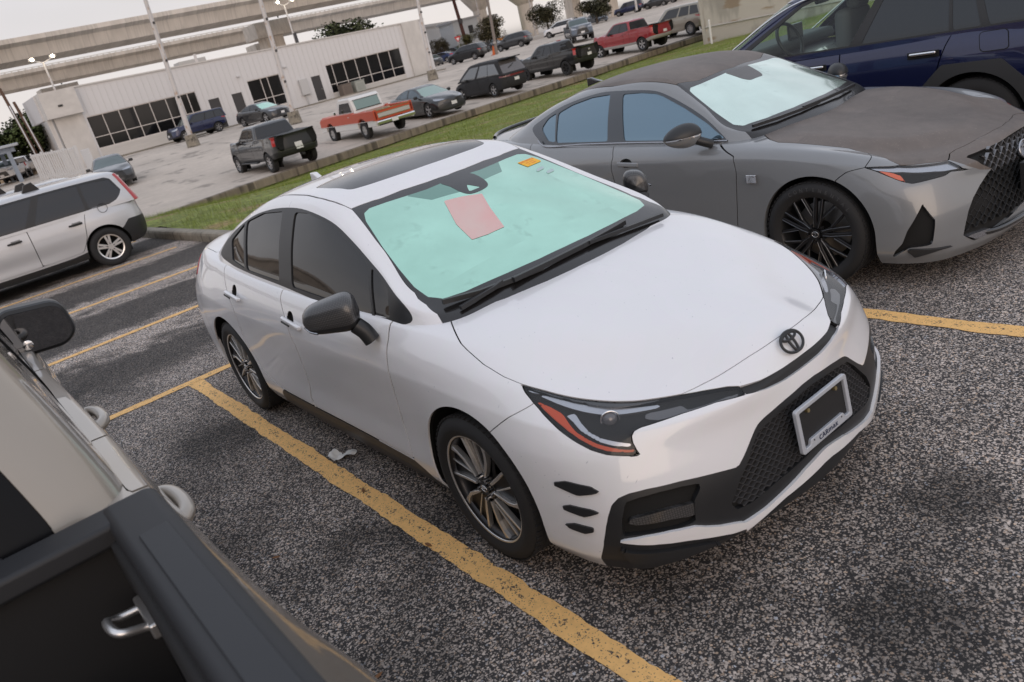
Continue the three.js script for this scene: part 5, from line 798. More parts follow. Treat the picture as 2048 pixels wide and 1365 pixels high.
  const defs = o.panes || (X ? (K.bed ? [[[3.3, .75], [5.85, .7], [5.85, 2.72], [3.4, 2.68]], [[6.1, .7], [9.6, .7], [9.75, 1.0], [9.55, 2.6], [9.3, 2.72], [6.1, 2.72]]] : [[[3.15, .8], [4.75, .75], [4.75, 2.72], [3.35, 2.65]], [[4.95, .75], [6.75, .72], [6.75, 2.72], [4.95, 2.72]], [[7.0, .72], [9.55, .7], [9.75, 1.0], [9.55, 2.6], [9.3, 2.72], [7.0, 2.72]]]) : [[[3.6, 1.0], [4.3, .85], [4.3, 2.8], [3.75, 2.5]], [[4.42, .8], [5.95, .75], [5.95, 2.88], [4.42, 2.82]], [[6.2, .75], [9.3, .7], [9.8, 1.4], [9.3, 2.4], [8.4, 2.75], [6.2, 2.88]]]);
  const panes = defs.map(P => { let g; [g, tr] = cut(tr, (x, y, z, a, b, c, u, v) => v < 3.4 ? sdPoly2(P, u, v) : -1); return g; });
  add('roof', 'roof', fin(both(G), .014)); add('roof_inner', 'gap', both(offsetSoup(sheet(N.roof, { h: .09 }), -.03)));
  add('windscreen', 'glassF', both(offsetSoup(ws, -.004))); add('rear_window', 'glassR', both(offsetSoup(rw, -.004)));
  for (const m of [x => x, mirrorSoup]) { add('window_trim', 'black', fin(m(tr), .01)); for (const g of panes) add('side_window', 'glassS', m(offsetSoup(g, -.004))); }
  cacheK[key] = { out, K, N }; return cacheK[key];
}
const sdDloB = sdPoly([[2.85, .62], [9.85, .5], [10.02, 1.0], [9.75, 2.75], [9.4, 2.86], [3.2, 2.84], [2.95, 2.6]]), sdDlo = sdPoly([[3.35, .55], [4.3, .62], [9.4, .45], [10, .9], [10.02, 1.8], [9.6, 2.6], [8.5, 2.92], [6, 3.02], [4.2, 2.98], [3.6, 2.7]]);
const polyCache = new Map(); function sdPoly2(P, u, v) { let f = polyCache.get(P); if (!f) { f = sdPoly(P); polyCache.set(P, f); } return f(u, v); }
function plainStyle(mat, n = 5, wide = 12) { return (g, rim, face, A, spin) => { for (let k = 0; k < n; k++) part('spoke', spokeGeo([polar(.03, -40), polar(.03, 40), polar(rim * .96, wide), polar(rim * .96, -wide)], .02, face - .006, .002, 360 / n * k + spin), mat, g); part('hub_cap', new THREE.CylinderGeometry(.04, .045, .02, 16).rotateX(Math.PI / 2).translate(0, 0, face - .004), mat, g); part('rim_lip', lathe([[rim - .02, face - .006], [rim - .008, face + .004], [rim + .002, face + .006]], 32), mat, g); }; }
const silverRim = std([.55, .55, .56], .3, .9), darkRim = std([.03, .03, .032], .4, .5);
const smoke = phys([.02, .022, .026], .05, 0, { ior: 1.6 }), clearish = phys([.10, .13, .13], .06, .35, {});
function buildCar(kind, name, label, category, { paint: pm, h = .06, roles = {}, rim = silverRim, n = 5, wide = 12, o = {}, plate = true, group, mirrors = true, handles = true, seg = 28, rimR, R, style }) {
  const { out, K, N } = kindGeo(kind, h, o), car = thing(name, label, category, group);
  const R_ = { paint: pm, roof: pm, tailgate: pm, black: M.satin, gap: M.gap, head: M.lampGrey, tail: M.red, glassF: clearish, glassR: smoke, glassS: smoke, ...roles };
  for (const q of out) part(q.name, q.geo, R_[q.role], car);
  const fx = N.body[4][17][0], rx = N.body[4][0][0], sw = N.body[5][9][2], by = N.body[6][9][1];
  if (mirrors) for (const s of [1, -1]) part('door_mirror', merge([rbox(.11, .14, .20, .045, K.tall && !K.bed ? .66 : .72, by + .13, s * (sw + .08)), bar([.74, by + .08, s * (sw - .06)], [.70, by + .11, s * (sw + .03)], .05, .04)]), R_.mirror || M.satin, car);
  if (handles) for (const s of [1, -1]) for (const i of [7, 5]) { const a = N.body[5][i], x = K.bed && i === 5 ? -.55 : a[0] + (i === 7 ? .14 : .35); part('door_handle', rbox(.2, .035, .03, .012, x, a[1] + .07, s * (sw + .004)), R_.handle || R_.paint, car); }
  if (plate) { part('number_plate', box(.012, .15, .305, rx - .008, N.body[3][0][1] + .06, 0), R_.plate || M.plateWhite, car); part('number_plate', box(.012, .15, .305, fx + .02, N.body[3][17][1] + .02, 0), M.plateWhite, car); }
  part('underbody', box((N.body[0][16][0] - N.body[0][1][0]) * .86, .12, sw * 1.35, 0, N.body[1][8][1] + .04, 0), M.under, car);
  wheelWell(car, K.ax, K.R + .02, K.R * 1.13, K.tr - K.w - .12, sw - .02, M.under); wheelWell(car, -K.ax, K.R + .02, K.R * 1.13, K.tr - K.w - .12, sw - .02, M.under);
  for (const x of [K.ax, -K.ax]) for (const s of [1, -1]) wheel(car, x, K.R, s * K.tr, s, { R: K.R, rim: rimR || K.rim, w: K.w, style: style || plainStyle(rim, n, wide), spin: 17, disc: false, n: seg });
  return car;
}
const FPANE = [[7.0, .72], [9.55, .7], [9.75, 1.0], [9.55, 2.6], [9.3, 2.72], [7.0, 2.72]], TLP = [[1.5, -.5], [2.55, -.5], [2.45, 1.2], [2.3, 2.95], [1.7, 2.95], [1.75, 1.5]], TLB = [[1.9, 6.2], [2.9, 6.1], [3.0, 7.4], [1.9, 7.4]], CPIL = [[2.4, -.2], [4.4, -.2], [3.0, 1.6], [2.45, 2.0]];
// ---------------------------------------------------------------- champagne pickup whose bed fills the lower left corner
KINDS.truck = { box: 1, bed: 1, n: () => nets({ bx: [[-2.3, -2.57], [-1.35, -1.62], [-.85, -1.05], [-.25, -.3], [1.35, 1.62], [2.29, 2.5]], by: [[.15, .38], [.6, .78], [.95, 1.10], [1.1, 1.18]], w: 1.0, blunt: .8, lift: .2, shift: 0, rear: [0, 0], front: [0, 0], gy: [[0, 0], [1, 1]], belt: 1, roofY: 2, gw: [1, 1], cab: { rb: -1.0, rt: -.80, fb: 1.75, ft: .75, belt: 1.09, roof: 1.74, wb: .875, wt: .70, cr: .11 },
  fixB: (p, r, k) => { if (k >= 3 && k <= 5 && r >= 2 && r <= 5) p[2] += [.0, .02, .045, .05, .05, .035][r] * (k === 3 ? .3 : 1); if (k >= 6 && k <= 10 && r >= 3 && r <= 5) p[2] -= .035; if (k <= 6 && r >= 7) { const rail = 1.17, fl = .72, xt = -2.57; if (r === 7) { p[1] = rail; if (k > 2) p[2] = .895; if (k < 3) p[0] = xt; } else { p = [k <= 3 ? xt + .07 : Math.max(xt + .07, k >= 6 ? -1.03 : p[0]), r === 8 ? rail : fl, r === 10 ? 0 : k === 0 ? 0 : k === 1 ? .42 : .77]; } } return p; } }), ax: 1.62, R: .385, rim: .225, tr: .80, w: .125, tall: 1 };
{
  const champ = paint(.36, .32, .275, { metal: .55, rough: .34 }), railM = std([.018, .019, .022], .6), liner = std([.012, .012, .013], .8);
  const c = buildCar('truck', 'pickup_truck', 'champagne pickup with black bed rails, cropped at the lower left', 'pickup truck', { paint: champ, h: .03, roles: { black: liner, glassR: phys([.004, .004, .005], .2, 0, { specularIntensity: .35 }), glassS: phys([.01, .01, .012], .05) }, handles: false, mirrors: false, seg: 64, o: { key: 't', rearWin: roundPoly([[-2, .95], [1.42, .95], [1.36, 2.8], [-2, 2.8]], .3), dlo: [[4.4, .62], [9.85, .5], [10.02, 1.0], [9.75, 2.75], [9.4, 2.86], [4.5, 2.84]], panes: [[[4.55, .75], [6.3, .7], [6.3, 2.72], [4.65, 2.68]], [[6.5, .7], [9.6, .7], [9.75, 1.0], [9.55, 2.6], [9.3, 2.72], [6.5, 2.72]]] } });
  c.position.set(.93, 0, 2.868); c.rotation.y = Math.PI + .008;
  for (const s of [1, -1]) {
    const cap = part('rail_cap', extr(roundPoly([[-.055, 0], [.05, 0], [.05, .035], [.035, .045], [-.045, .045], [-.055, .035]], .008), 1.52, .004).rotateY(-Math.PI / 2).translate(-1.045, 1.168, s * .843), railM, c);
    part('cap_panel', rbox(1.2, .008, .055, .003, -1.85, 1.217, s * .843), std([.024, .026, .03], .6), cap);
    part('rail_lip', box(1.5, .05, .012, -1.80, 1.135, s * .778), liner, c);
    const hk = new THREE.Group(); hk.name = 'tie_down_hook'; c.add(hk); part('loop', tube([V(-1.15, 1.03, s * .765), V(-1.15, 1.035, s * .72), V(-1.19, 1.06, s * .705), V(-1.24, 1.055, s * .715), V(-1.24, 1.035, s * .765)], .009, 28, 8), M.alloy, hk); part('foot', rbox(.14, .035, .02, .006, -1.195, 1.03, s * .772), M.alloy, hk);
    // pull handles on the doors
    for (const x of [.27, -.72]) { const g = tube([V(x + .12, 1.005, s * .905), V(x + .09, 1.01, s * .955), V(x, 1.012, s * .972), V(x - .09, 1.008, s * .958), V(x - .13, 1.0, s * .905)], .021, 28, 12); part('door_handle', g, champ, c); }
    part('door_badge', rbox(.16, .028, .008, .003, -.25, .96, s * .936), M.chrome, c);
    // mirror
    const mg = new THREE.Group(); mg.name = 'door_mirror'; c.add(mg); const sh = roundPoly([[-.135, -.085], [.075, -.10], [.125, -.06], [.11, .075], [-.10, .10], [-.135, .07]], .045);
    part('mirror_shell', extr(sh, .09, .022).rotateY(-Math.PI / 2).translate(1.44, 1.19, 0).translate(0, 0, s * .985), M.satin, mg);
    part('mirror_glass', extr(sh.map(([a, b]) => [a * 1.02, b * 1.0]), .004).rotateY(-Math.PI / 2).translate(1.314, 1.19, s * .985), std([.16, .165, .175], .03, 1), mg);
    part('blind_spot_mirror', new THREE.SphereGeometry(.032, 24, 12, 0, 6.3, 0, 1.1).rotateZ(Math.PI / 2).scale(.35, 1, 1).translate(1.318, 1.135, s * .915), M.chrome, mg);
    part('mirror_arm', bar([1.38, 1.12, s * .87], [1.40, 1.16, s * .93], .09, .06), M.satin, mg);
  }
  part('bed_header', rbox(.10, .05, 1.62, .012, -1.07, 1.185, 0), railM, c); part('bed_bulkhead', box(.03, .45, 1.56, -1.06, .95, 0), liner, c); part('window_seal', merge([box(.02, .03, 1.2, -1.005, 1.185, 0)]), M.satin, c);
  part('bed_floor', box(1.5, .02, 1.5, -1.8, .735, 0), liner, c); for (let k = 0; k < 9; k++) part('floor_rib', box(1.46, .018, .07, -1.8, .75, -.64 + k * .16), liner, c); part('tool_case', rbox(.5, .22, .36, .03, -1.55, .86, .45), std([.02, .02, .022], .6), c);
}
// ---------------------------------------------------------------- navy sport utility vehicle beyond the grey sedan, nose away
{
  const navy = phys([.006, .010, .055], .25, .35, { clearcoat: 1, clearcoatRoughness: .03 }), clad = std([.028, .029, .031], .6);
  const c = buildCar('suv', 'sport_utility_vehicle', 'navy blue sport utility vehicle with black wheel-arch cladding beyond the grey sedan', 'SUV', { paint: navy, h: .022, handles: false, mirrors: false, seg: 64, rim: std([.10, .10, .105], .35, .8), n: 10, wide: 6, roles: { black: clad, glassS: phys([.045, .05, .055], .05, .45), glassF: phys([.80, .92, .86], .02, 0, { transmission: 1, thickness: 0, ior: 1.45 }) }, o: { key: 'v', panes: [[[2.95, .8], [4.35, .75], [4.35, 2.72], [3.3, 2.6]], [[4.5, .75], [4.98, .75], [4.98, 2.72], [4.5, 2.72]], [[5.05, .75], [6.75, .72], [6.75, 2.72], [5.05, 2.72]], FPANE] } });
  for (const m of [...c.children]) if (m.name === 'roof_inner' || m.name === 'inner_shell') c.remove(m);
  const N = KINDS.suv.n(), S = sheet(N.body, { sharp: SED.bodySharp, h: .022 });
  for (const cx of [1.35, -1.35]) { const inn = archFn(cx, .37, .405), outF = (x, y) => Math.min(.50 - Math.hypot(x - cx, (y - .37) * 1.04), 1); const ring = cut(cut(S, (x, y, z, a, b, q, u, v) => v < 6.5 && z > .5 ? Math.min(.475 - Math.abs(x - cx), .855 - y, 1.08 - Math.abs(x - cx) - y) : -1)[0], (x, y) => inn(x, y))[1]; for (const m of [x => x, mirrorSoup]) part('wheel_arch_cladding', soupGeo(fin(m(offsetSoup(ring, .014)), .05)), clad, c); }
  // clear front side glass with the cabin behind it
  const clearPane = phys([.80, .90, .86], .02, 0, { transmission: 1, thickness: 0, ior: 1.45 }); c.children.filter(m => m.name === 'side_window').forEach((m, i) => { if (i % 4 === 3) m.material = clearPane; });
  for (const s of [1, -1]) {
    for (const x of [.02, -.98]) { const d = part('handle_recess', rbox(.26, .055, .012, .006, x, .955, s * .915), M.gap, c); part('door_handle', rbox(.22, .026, .028, .012, x, .965, s * .928), M.chrome, c); }
    part('window_brightwork', tube([V(1.18, 1.10, s * .862), V(.85, 1.28, s * .815), V(.5, 1.46, s * .755), V(.2, 1.555, s * .715), V(-.4, 1.585, s * .70), V(-1.3, 1.57, s * .70)], .009, 50, 6), M.chrome, c);
    part('roof_rail', tube([V(.15, 1.63, s * .60), V(.0, 1.675, s * .60), V(-1.3, 1.67, s * .60), V(-1.6, 1.62, s * .60)], .02, 30, 8), M.satin, c);
    part('door_mirror', merge([rbox(.12, .15, .2, .045, .86, 1.12, s * 1.0), bar([.9, 1.08, s * .87], [.86, 1.1, s * .95], .06, .05)]), navy, c);
    part('side_moulding', tube([V(.75, .60, s * .912), V(.1, .615, s * .926), V(-.55, .655, s * .926), V(-.80, .68, s * .922)], .007, 24, 6), navy, c);
  }
  { const f = sdPoly(roundPoly([[-1.62, .92], [-1.42, .92], [-1.40, 1.06], [-1.60, 1.06]], .03)), q = cut(S, (x, y, z, a, b, d, u, v) => v < 7 && z > .5 ? f(x, y) : -1)[0], fl = part('fuel_flap', soupGeo(fin(offsetSoup(mirrorSoup(q), .004), .004)), navy, c); part('fuel_flap_seal', soupGeo(mirrorSoup(offsetSoup(cut(S, (x, y, z, a, b, d, u, v) => v < 7 && z > .5 ? f(x, y) + .006 : -1)[0], .002))), M.gap, fl); }
  const seat = std([.10, .10, .105], .8); part('dashboard', rbox(.5, .12, 1.5, .05, .98, 1.12, 0), std([.07, .07, .075], .7), c); part('screen', rbox(.03, .16, .26, .01, .75, 1.24, 0), M.piano, c);
  for (const z of [.38, -.38]) { const q = part('seat', rbox(.16, .42, .46, .07, -.10, 1.20, z).rotateZ(0), seat, c); part('headrest', rbox(.12, .17, .26, .05, -.16, 1.47, z), seat, q); }
  part('steering_wheel', new THREE.TorusGeometry(.18, .018, 10, 32).rotateY(Math.PI / 2).rotateZ(-.4).translate(.58, 1.20, -.38), M.satin, c); part('rear_mirror', rbox(.04, .07, .24, .02, .42, 1.50, 0), M.satin, c);
  c.position.set(-.54, 0, -5.715); c.rotation.y = Math.PI;
}
// ---------------------------------------------------------------- silver boxy hatchback on the left, and the dark one behind it
KINDS.boxy = { box: 1, n: () => nets({ bx: [[-2.3, -2.10], [-1.35, -1.30], [1.35, 1.30], [2.29, 2.05]], by: [[.15, .22], [.6, .66], [.95, 1.00], [1.1, 1.10]], w: .90, blunt: .75, lift: .16, shift: 0, rear: [0, 0], front: [0, 0], gy: [[0, 0], [1, 1]], belt: 1, roofY: 2, gw: [1, 1], cab: { rb: -2.05, rt: -1.86, fb: 1.32, ft: .55, belt: 1.0, roof: 1.54, wb: .85, wt: .68, cr: .055 },
  fixB: (p, r, k) => { if (r >= 2 && r <= 5 && (k === 5 || k === 4)) p[2] += .012; return p; } }), ax: 1.30, R: .33, rim: .225, tr: .785, w: .108, tall: 1 };
function soulStyle(g, rim, face, A) { for (let k = 0; k < 5; k++) for (const q of [-1, 1]) part('spoke', spokeGeo(strip([[.04, q * 26 + 90, .008], [.10, q * 10.5 + 90, .016], [rim * .97, q * 9 + 90, .017]]), .02, face - .004, .002, 72 * k), A.alloy, g); part('hub_cap', new THREE.CylinderGeometry(.05, .055, .02, 24).rotateX(Math.PI / 2).translate(0, 0, face - .006), A.alloy, g); part('rim_lip', lathe([[rim - .03, face - .006], [rim - .014, face + .004], [rim + .002, face + .006]], 56), A.alloy, g); lugs(g, 5, .055, face + .004, M.alloyDark, 90); }
function soul(label, paintM, x, z, scale, roofM) {
  const c = buildCar('boxy', 'hatchback', label, 'hatchback', { paint: paintM, h: .028, handles: false, seg: 64, style: soulStyle, roles: { roof: roofM || paintM, tail: M.gap }, o: { key: 's', tail: [[-1, 1.6], [-.9, 1.6], [-.9, 1.7]], lower: [[-1, -1], [18, -1], [18, 1.6], [13, 1.9], [12, 1.9], [10, 1.5], [6.2, 1.5], [4.6, 2.6], [3.6, 3.9], [2.0, 3.7], [-1, 3.7]], panes: [[[2.9, .8], [4.55, .75], [4.55, 2.72], [3.1, 2.6]], [[4.7, .75], [6.65, .72], [6.65, 2.72], [4.7, 2.72]], [[7.0, .72], [9.55, .7], [9.75, 1.0], [9.55, 2.6], [9.3, 2.72], [7.0, 2.72]]] } });
  const N = KINDS.boxy.n(), G = sheet(N.roof, { sharp: [0, 0, 0, .3, .3, 0, 0], h: .028 }), tl = cut(G, (x, y, z, a, b, q, u, v) => sdPoly2(TLP, u, v))[0], S = sheet(N.body, { sharp: SED.bodySharp, h: .028 }), t2 = cut(S, (x, y, z, a, b, q, u, v) => sdPoly2(TLB, u, v))[0], cp = cut(G, (x, y, z, a, b, q, u, v) => sdPoly2(CPIL, u, v))[0];
  for (const [s, m] of [[1, x => x], [-1, mirrorSoup]]) {
    part('tail_lamp', soupGeo(fin(cat(m(offsetSoup(tl, .012)), m(offsetSoup(t2, .012))), .02)), M.red, c); part('rear_pillar', soupGeo(fin(m(offsetSoup(cp, .004)), .01)), paintM, c);
    for (const x of [.02, -.92]) { part('handle_cup', rbox(.14, .06, .012, .006, x - .02, .86, s * .893), std([.30, .30, .30], .4, .5), c); part('door_handle', rbox(.22, .03, .03, .012, x, .855, s * .91), M.black, c); }
    for (const x of [-.55, .3]) { const q = new THREE.Group(); q.name = 'rack_foot'; c.add(q); part('tower', extr([[-.12, 0], [.12, 0], [.06, .10], [-.05, .115]], .07, .012).translate(x, 1.555, s * .55 - .035), M.black, q); }
    part('fuel_flap', new THREE.TorusGeometry(.075, .0035, 6, 32).translate(-1.42, .99, s * .884), M.gap, c);
  }
  c.position.set(x, 0, z); c.rotation.y = -Math.PI / 2; c.scale.setScalar(scale); return c;
}
soul('silver boxy hatchback with red pillar lamps and black roof rack feet', paint(.56, .57, .59, { metal: .35 }), -10.83, 1.13, .92);
soul('dark hatchback behind the silver hatchback, only its roof rack and glass seen', paint(.05, .05, .055), -13.3, 1.35, .92, paint(.45, .45, .46));
// ---------------------------------------------------------------- long white metal building, drive-over bridges, poles, trees
const siding = std([.66, .655, .66], .55), sidingShade = std([.60, .595, .60], .6), whitewash = std([.70, .69, .68], .7, 0, { map: texture(256, 256, (u, v) => { const n = fbm(u * 6, v * 6, 5), k = .93 + .1 * (n - .5); return [k, k * .99, k * .975]; }) });  // second siding material is a darker copy with shade put into its colour
const darkGlass = phys([.008, .008, .009], .06, 0, { ior: 1.5 }), mullion = std([.62, .58, .55], .5), doorGrey = std([.05, .048, .05], .6);
{
  const b = thing('showroom_building', 'long low white metal-clad building with dark window bands', 'building'), X = -63.5, Y0 = .25, T = z => lerp(5.82, 5.12, clamp((-z - 10.7) / 31));
  // openings along the front: z from (left) to (right), y bottom, y top
  const win = [[-10.68, -19.1, 1.2, 3.62, [-11.82, -13.03, -14.19, -15.41, -16.68, -17.87, -18.44], 2.05], [-23.58, -26.5, .93, 3.43, [-24.79, -25.42], 1.75], [-31.0, -38.95, .72, 3.2, [-31.64, -32.83, -34.07, -35.31, -36.55, -37.77], 1.5]];
  const doors = [[-19.9, -20.82, Y0, 2.73], [-21.92, -22.82, .5, 2.71], [-29.3, -30.2, .45, 2.53]], cuts = [...win.map(w => w.slice(0, 4)), ...doors.map(d => [d[0], d[1], d[2], d[3]])].sort((a, c) => c[0] - a[0]);
  const wall = (z0, z1, y0, y1, name = 'wall_panel', m = siding, d = .12, x = X) => part(name, box(d, y1 - y0, z0 - z1, x - d / 2, (y0 + y1) / 2, (z0 + z1) / 2), m, b);
  let z = -10.5; for (const [a, c, y0, y1] of cuts) { if (z > a) wall(z, a, Y0, 5.0); wall(a, c, y1, 5.0); if (y0 > Y0 + .02) wall(a, c, Y0, y0, 'wall_panel', whitewash); z = c; } wall(z, -42.3, Y0, 5.0);
  // top of the front follows the eaves
  { const g = new THREE.BufferGeometry(), x0 = X, x1 = X - .12; const p = [[-10.5, 5.0], [-42.3, 5.0], [-42.3, T(-42.3)], [-10.5, T(-10.5)]]; part('parapet', extr(p.map(q => [-q[0], q[1]]), .12).rotateY(Math.PI / 2).translate(X - .12, 0, 0), siding, b); }
  for (let q = -10.9; q > -42.2; q -= .46) { const t = T(q), top = t, blocks = cuts.filter(([a, c]) => q < a + .03 && q > c - .03); let lo = blocks.length ? blocks[0][3] + .06 : q < -31 || q > -10.6 ? 3.3 : .9; part('siding_rib', box(.035, top - lo, .05, X + .0185, (top + lo) / 2, q), siding, b); }
  part('eaves_trim', bar([X + .03, T(-10.4) + .03, -10.4], [X + .03, T(-42.4) + .03, -42.4], .16, .10), whitewash, b);
  part('roof_slab', box(24, .12, 31.8, X - 12.1, 4.95, -26.4), sidingShade, b); part('side_wall', box(24, 4.8, .12, X - 12, 2.6, -42.36), siding, b); part('side_wall', box(24, 4.8, .12, X - 12, 2.6, -10.44), siding, b); part('back_wall', box(.12, 4.8, 31.8, X - 24, 2.6, -26.4), siding, b);
  for (const [a, c, y0, y1, ms, tr] of win) {
    const w = part('window', box(.03, y1 - y0, a - c, X - .16, (y0 + y1) / 2, (a + c) / 2), darkGlass, b);
    for (const m of ms) part('mullion', box(.08, y1 - y0, .055, X - .10, (y0 + y1) / 2, m), mullion, w);
    part('transom', box(.08, .055, a - c, X - .097, tr, (a + c) / 2), mullion, w); for (const y of [y0 + .03, y1 - .03]) part('window_frame', box(.09, .06, a - c, X - .094, y, (a + c) / 2), mullion, w);
  }
  for (const [a, c, y0, y1] of doors) { const d = part('door', box(.06, y1 - y0, a - c, X - .09, (y0 + y1) / 2, (a + c) / 2), doorGrey, b); part('door_handle', box(.05, .06, .12, X - .035, 1.35, c + .15), M.chrome, d); }
  // entrance block at the left end
  part('entrance_fascia', box(2.6, 1.85, 2.5, X - .6, 4.92, -9.3), whitewash, b); part('entrance_column', box(1.2, 3.75, 2.0, X - .5, 2.12, -9.5), whitewash, b); part('entrance_post', box(.35, 3.75, .3, X - .2, 2.12, -8.2), whitewash, b); part('entrance_canopy', box(6, 1.8, .4, X - 4, 4.92, -8.15), sidingShade, b); part('fascia_slot', box(.06, .14, .32, X + .71, 4.75, -9.2), M.black, b);
  // right end recess with pier
  part('end_pier', box(.5, 5.0, 1.9, X + .02, 2.7, -40.7), whitewash, b);
  for (const [q, y] of [[-22.94, 3.95], [-27.18, 3.83], [-40.2, 4.2], [-40.9, 4.15]]) part('wall_light', rbox(.2, .12, .3, .03, X + .10, y, q), sidingShade, b);
  part('electric_cabinet', rbox(.3, 1.32, .78, .03, X + .18, 1.87, -28.38), std([.52, .52, .52], .6), b); part('conduit', rod([X + .15, 1.25, -28.3], [X + .15, .3, -28.3], .05), std([.5, .5, .5], .6), b);
  part('pavement_strip', box(1.6, .16, 33, X + .8, .28, -26), concrete, b);
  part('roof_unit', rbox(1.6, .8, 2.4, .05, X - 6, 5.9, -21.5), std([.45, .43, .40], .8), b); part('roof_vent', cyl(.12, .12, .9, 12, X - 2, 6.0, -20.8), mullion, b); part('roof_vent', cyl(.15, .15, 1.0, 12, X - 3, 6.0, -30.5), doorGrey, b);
}
for (const [z, c, l] of [[-16.55, [.36, .38, .35], 'grey-green utility cabinet left of the blue sport utility vehicle'], [-31.7, [.16, .13, .11], 'brown air-conditioning unit under the right-hand window band'], [-33.05, [.35, .37, .34], 'grey-green utility cabinet beside the brown air-conditioning unit']]) { const g = thing('utility_cabinet', l, 'cabinet'); part('housing', rbox(.9, .95, .98, .06, 0, .5, 0), std(c, .7), g); part('lid', rbox(.96, .06, 1.04, .02, 0, 1.0, 0), std(c, .6), g); part('door_panel', box(.01, .6, .7, .456, .5, 0), std(c.map(q => q * .85), .7), g); g.position.set(-62.4 + (z > -20 ? 1.2 : 0), .28, z); }
// drive-over bridges
const deckTex = texture(1024, 128, (u, v) => { const n = fbm(u * 20, v * 3, 5), s = sstep(.55, .75, fbm(u * 70, v * 2, 4)); const k = .82 + .16 * (n - .5) - .06 * s; return [k * 1.01, k * .98, k * .945]; });
const deckMat = std([.92, .90, .87], .9, 0, { map: deckTex }), parMat = std([.62, .60, .57], .85);
function overpass(label, x, yA, yB, z0, z1, depth, w, joints) {
  const o = thing('overpass', label, 'bridge'), seg = (name, prof, m) => part(name, ribbon([[x, yA, z0], [x, yB, z1]], prof, true, 6), m, o);
  const s = z1 < z0 ? -1 : 1; // profile runs outwards to the viewer (+x)
  const f = P => P.map(([a, b]) => [a * -s * -1, b]);
  const P = [[0, 0], [0, -.45], [-.25, -.55], [-.9, -.75], [-1.3, -depth], [-w + 1.3, -depth], [-w + .9, -.75], [-w, -.45], [-w, 0], [0, 0]];
  part('deck', ribbon([[x, yA, z0], [x, yB, z1]], P.map(([a, b]) => [s > 0 ? -a : a, b]).map(([a, b]) => [-a, b]), true, 8), deckMat, o);
  const L = Math.abs(z1 - z0);
  for (const dx of [-.12, -w + .12]) { part('rail_beam', bar([x + dx, yA + .95, z0], [x + dx, yB + .95, z1], .14, .12), parMat, o); part('rail_base', bar([x + dx, yA + .16, z0], [x + dx, yB + .16, z1], .3, .32), parMat, o); }
  const posts = []; const n = Math.round(L / .9); for (let i = 0; i <= n; i++) { const t = i / n; posts.push(box(.12, .7, .22, x - .12, lerp(yA, yB, t) + .6, lerp(z0, z1, t))); }
  const pm = part('rail_posts', merge(posts), parMat, o); pm.userData.kind = 'stuff';
  for (const [z, kind] of joints) { const y = lerp(yA, yB, (z - z0) / (z1 - z0)); part('deck_joint', box(.04, depth + .2, .18, x + .02, y - depth / 2, z), M.gap, o); const cap = part('pier_cap', box(w * .5, 1.9, 5.2, x - w / 2, y - depth - .95, z), deckMat, o); part('pier', box(w * .3, y - depth - 1.9 - .2, 2.6, x - w / 2, (y - depth - 1.9 + .2) / 2, z), deckMat, o); }
  return o;
}
overpass('upper concrete overpass with slotted railing nearest the white building', -100, 13.1, 12.6, 60, -260, 1.95, 9, [[-44.5], [20], [-110], [-180]]);
overpass('lower concrete overpass with slotted railing behind the upper one', -130, 12.7, 11.6, 60, -300, 1.95, 9, [[-22], [-56], [-130], [-200]]);
// light poles: measured foot and top
const poleMat = std([.66, .64, .63], .5, .1, { map: texture(128, 512, (u, v) => { const s = sstep(.68, .8, fbm(u * 6, v * 30, 4)); const k = .95 - .05 * fbm(u * 4, v * 40, 3); return [k - .1 * s, k - .2 * s, k - .28 * s]; }) });
function pole(label, a, b, r, extend = 1.25, heads = 0, base = true) {
  const A = V(...a), B = V(...b), top = A.clone().lerp(B, extend), g = thing('light_pole', label, 'light pole', 'tall white light poles'), L = top.clone().sub(A);
  g.position.copy(A); part('shaft', rod([0, .5, 0], L, r, r * .62, 14), poleMat, g);
  if (base) part('concrete_base', new THREE.CylinderGeometry(.36, .42, .75, 20).translate(0, .37, 0), concrete, g);
  for (let k = 0; k < 3; k++) { const q = L.clone().multiplyScalar(.28 + .2 * k); part('clamp_box', rbox(.12, .14, .12, .02, q.x + r, q.y, q.z), doorGrey, g); }
  for (let k = 0; k < heads; k++) { const an = k * Math.PI / 2 + .5, d = V(Math.cos(an), 0, Math.sin(an)), q = L.clone(); part('arm', rod(q, q.clone().addScaledVector(d, .55).add(V(0, .15, 0)), .035), poleMat, g); part('lamp_head', rbox(.5, .16, .36, .05).rotateY(-an).translate(q.x + d.x * .8, q.y + .18, q.z + d.z * .8), std([.6, .6, .6], .5), g); }
  return g;
}
pole('tall white light pole beside the blue vehicle, on a rusty concrete base', [-49.02, .06, -13.26], [-48.91, 8.83, -13.62], .17);
pole('tall white light pole rising behind the dark pickup bed', [-44.41, -.08, -18.46], [-44.31, 7.2, -18.7], .17);
pole('white light pole right of the building, above the black minivan', [-49.22, .06, -32.49], [-49.03, 5.81, -32.78], .16);
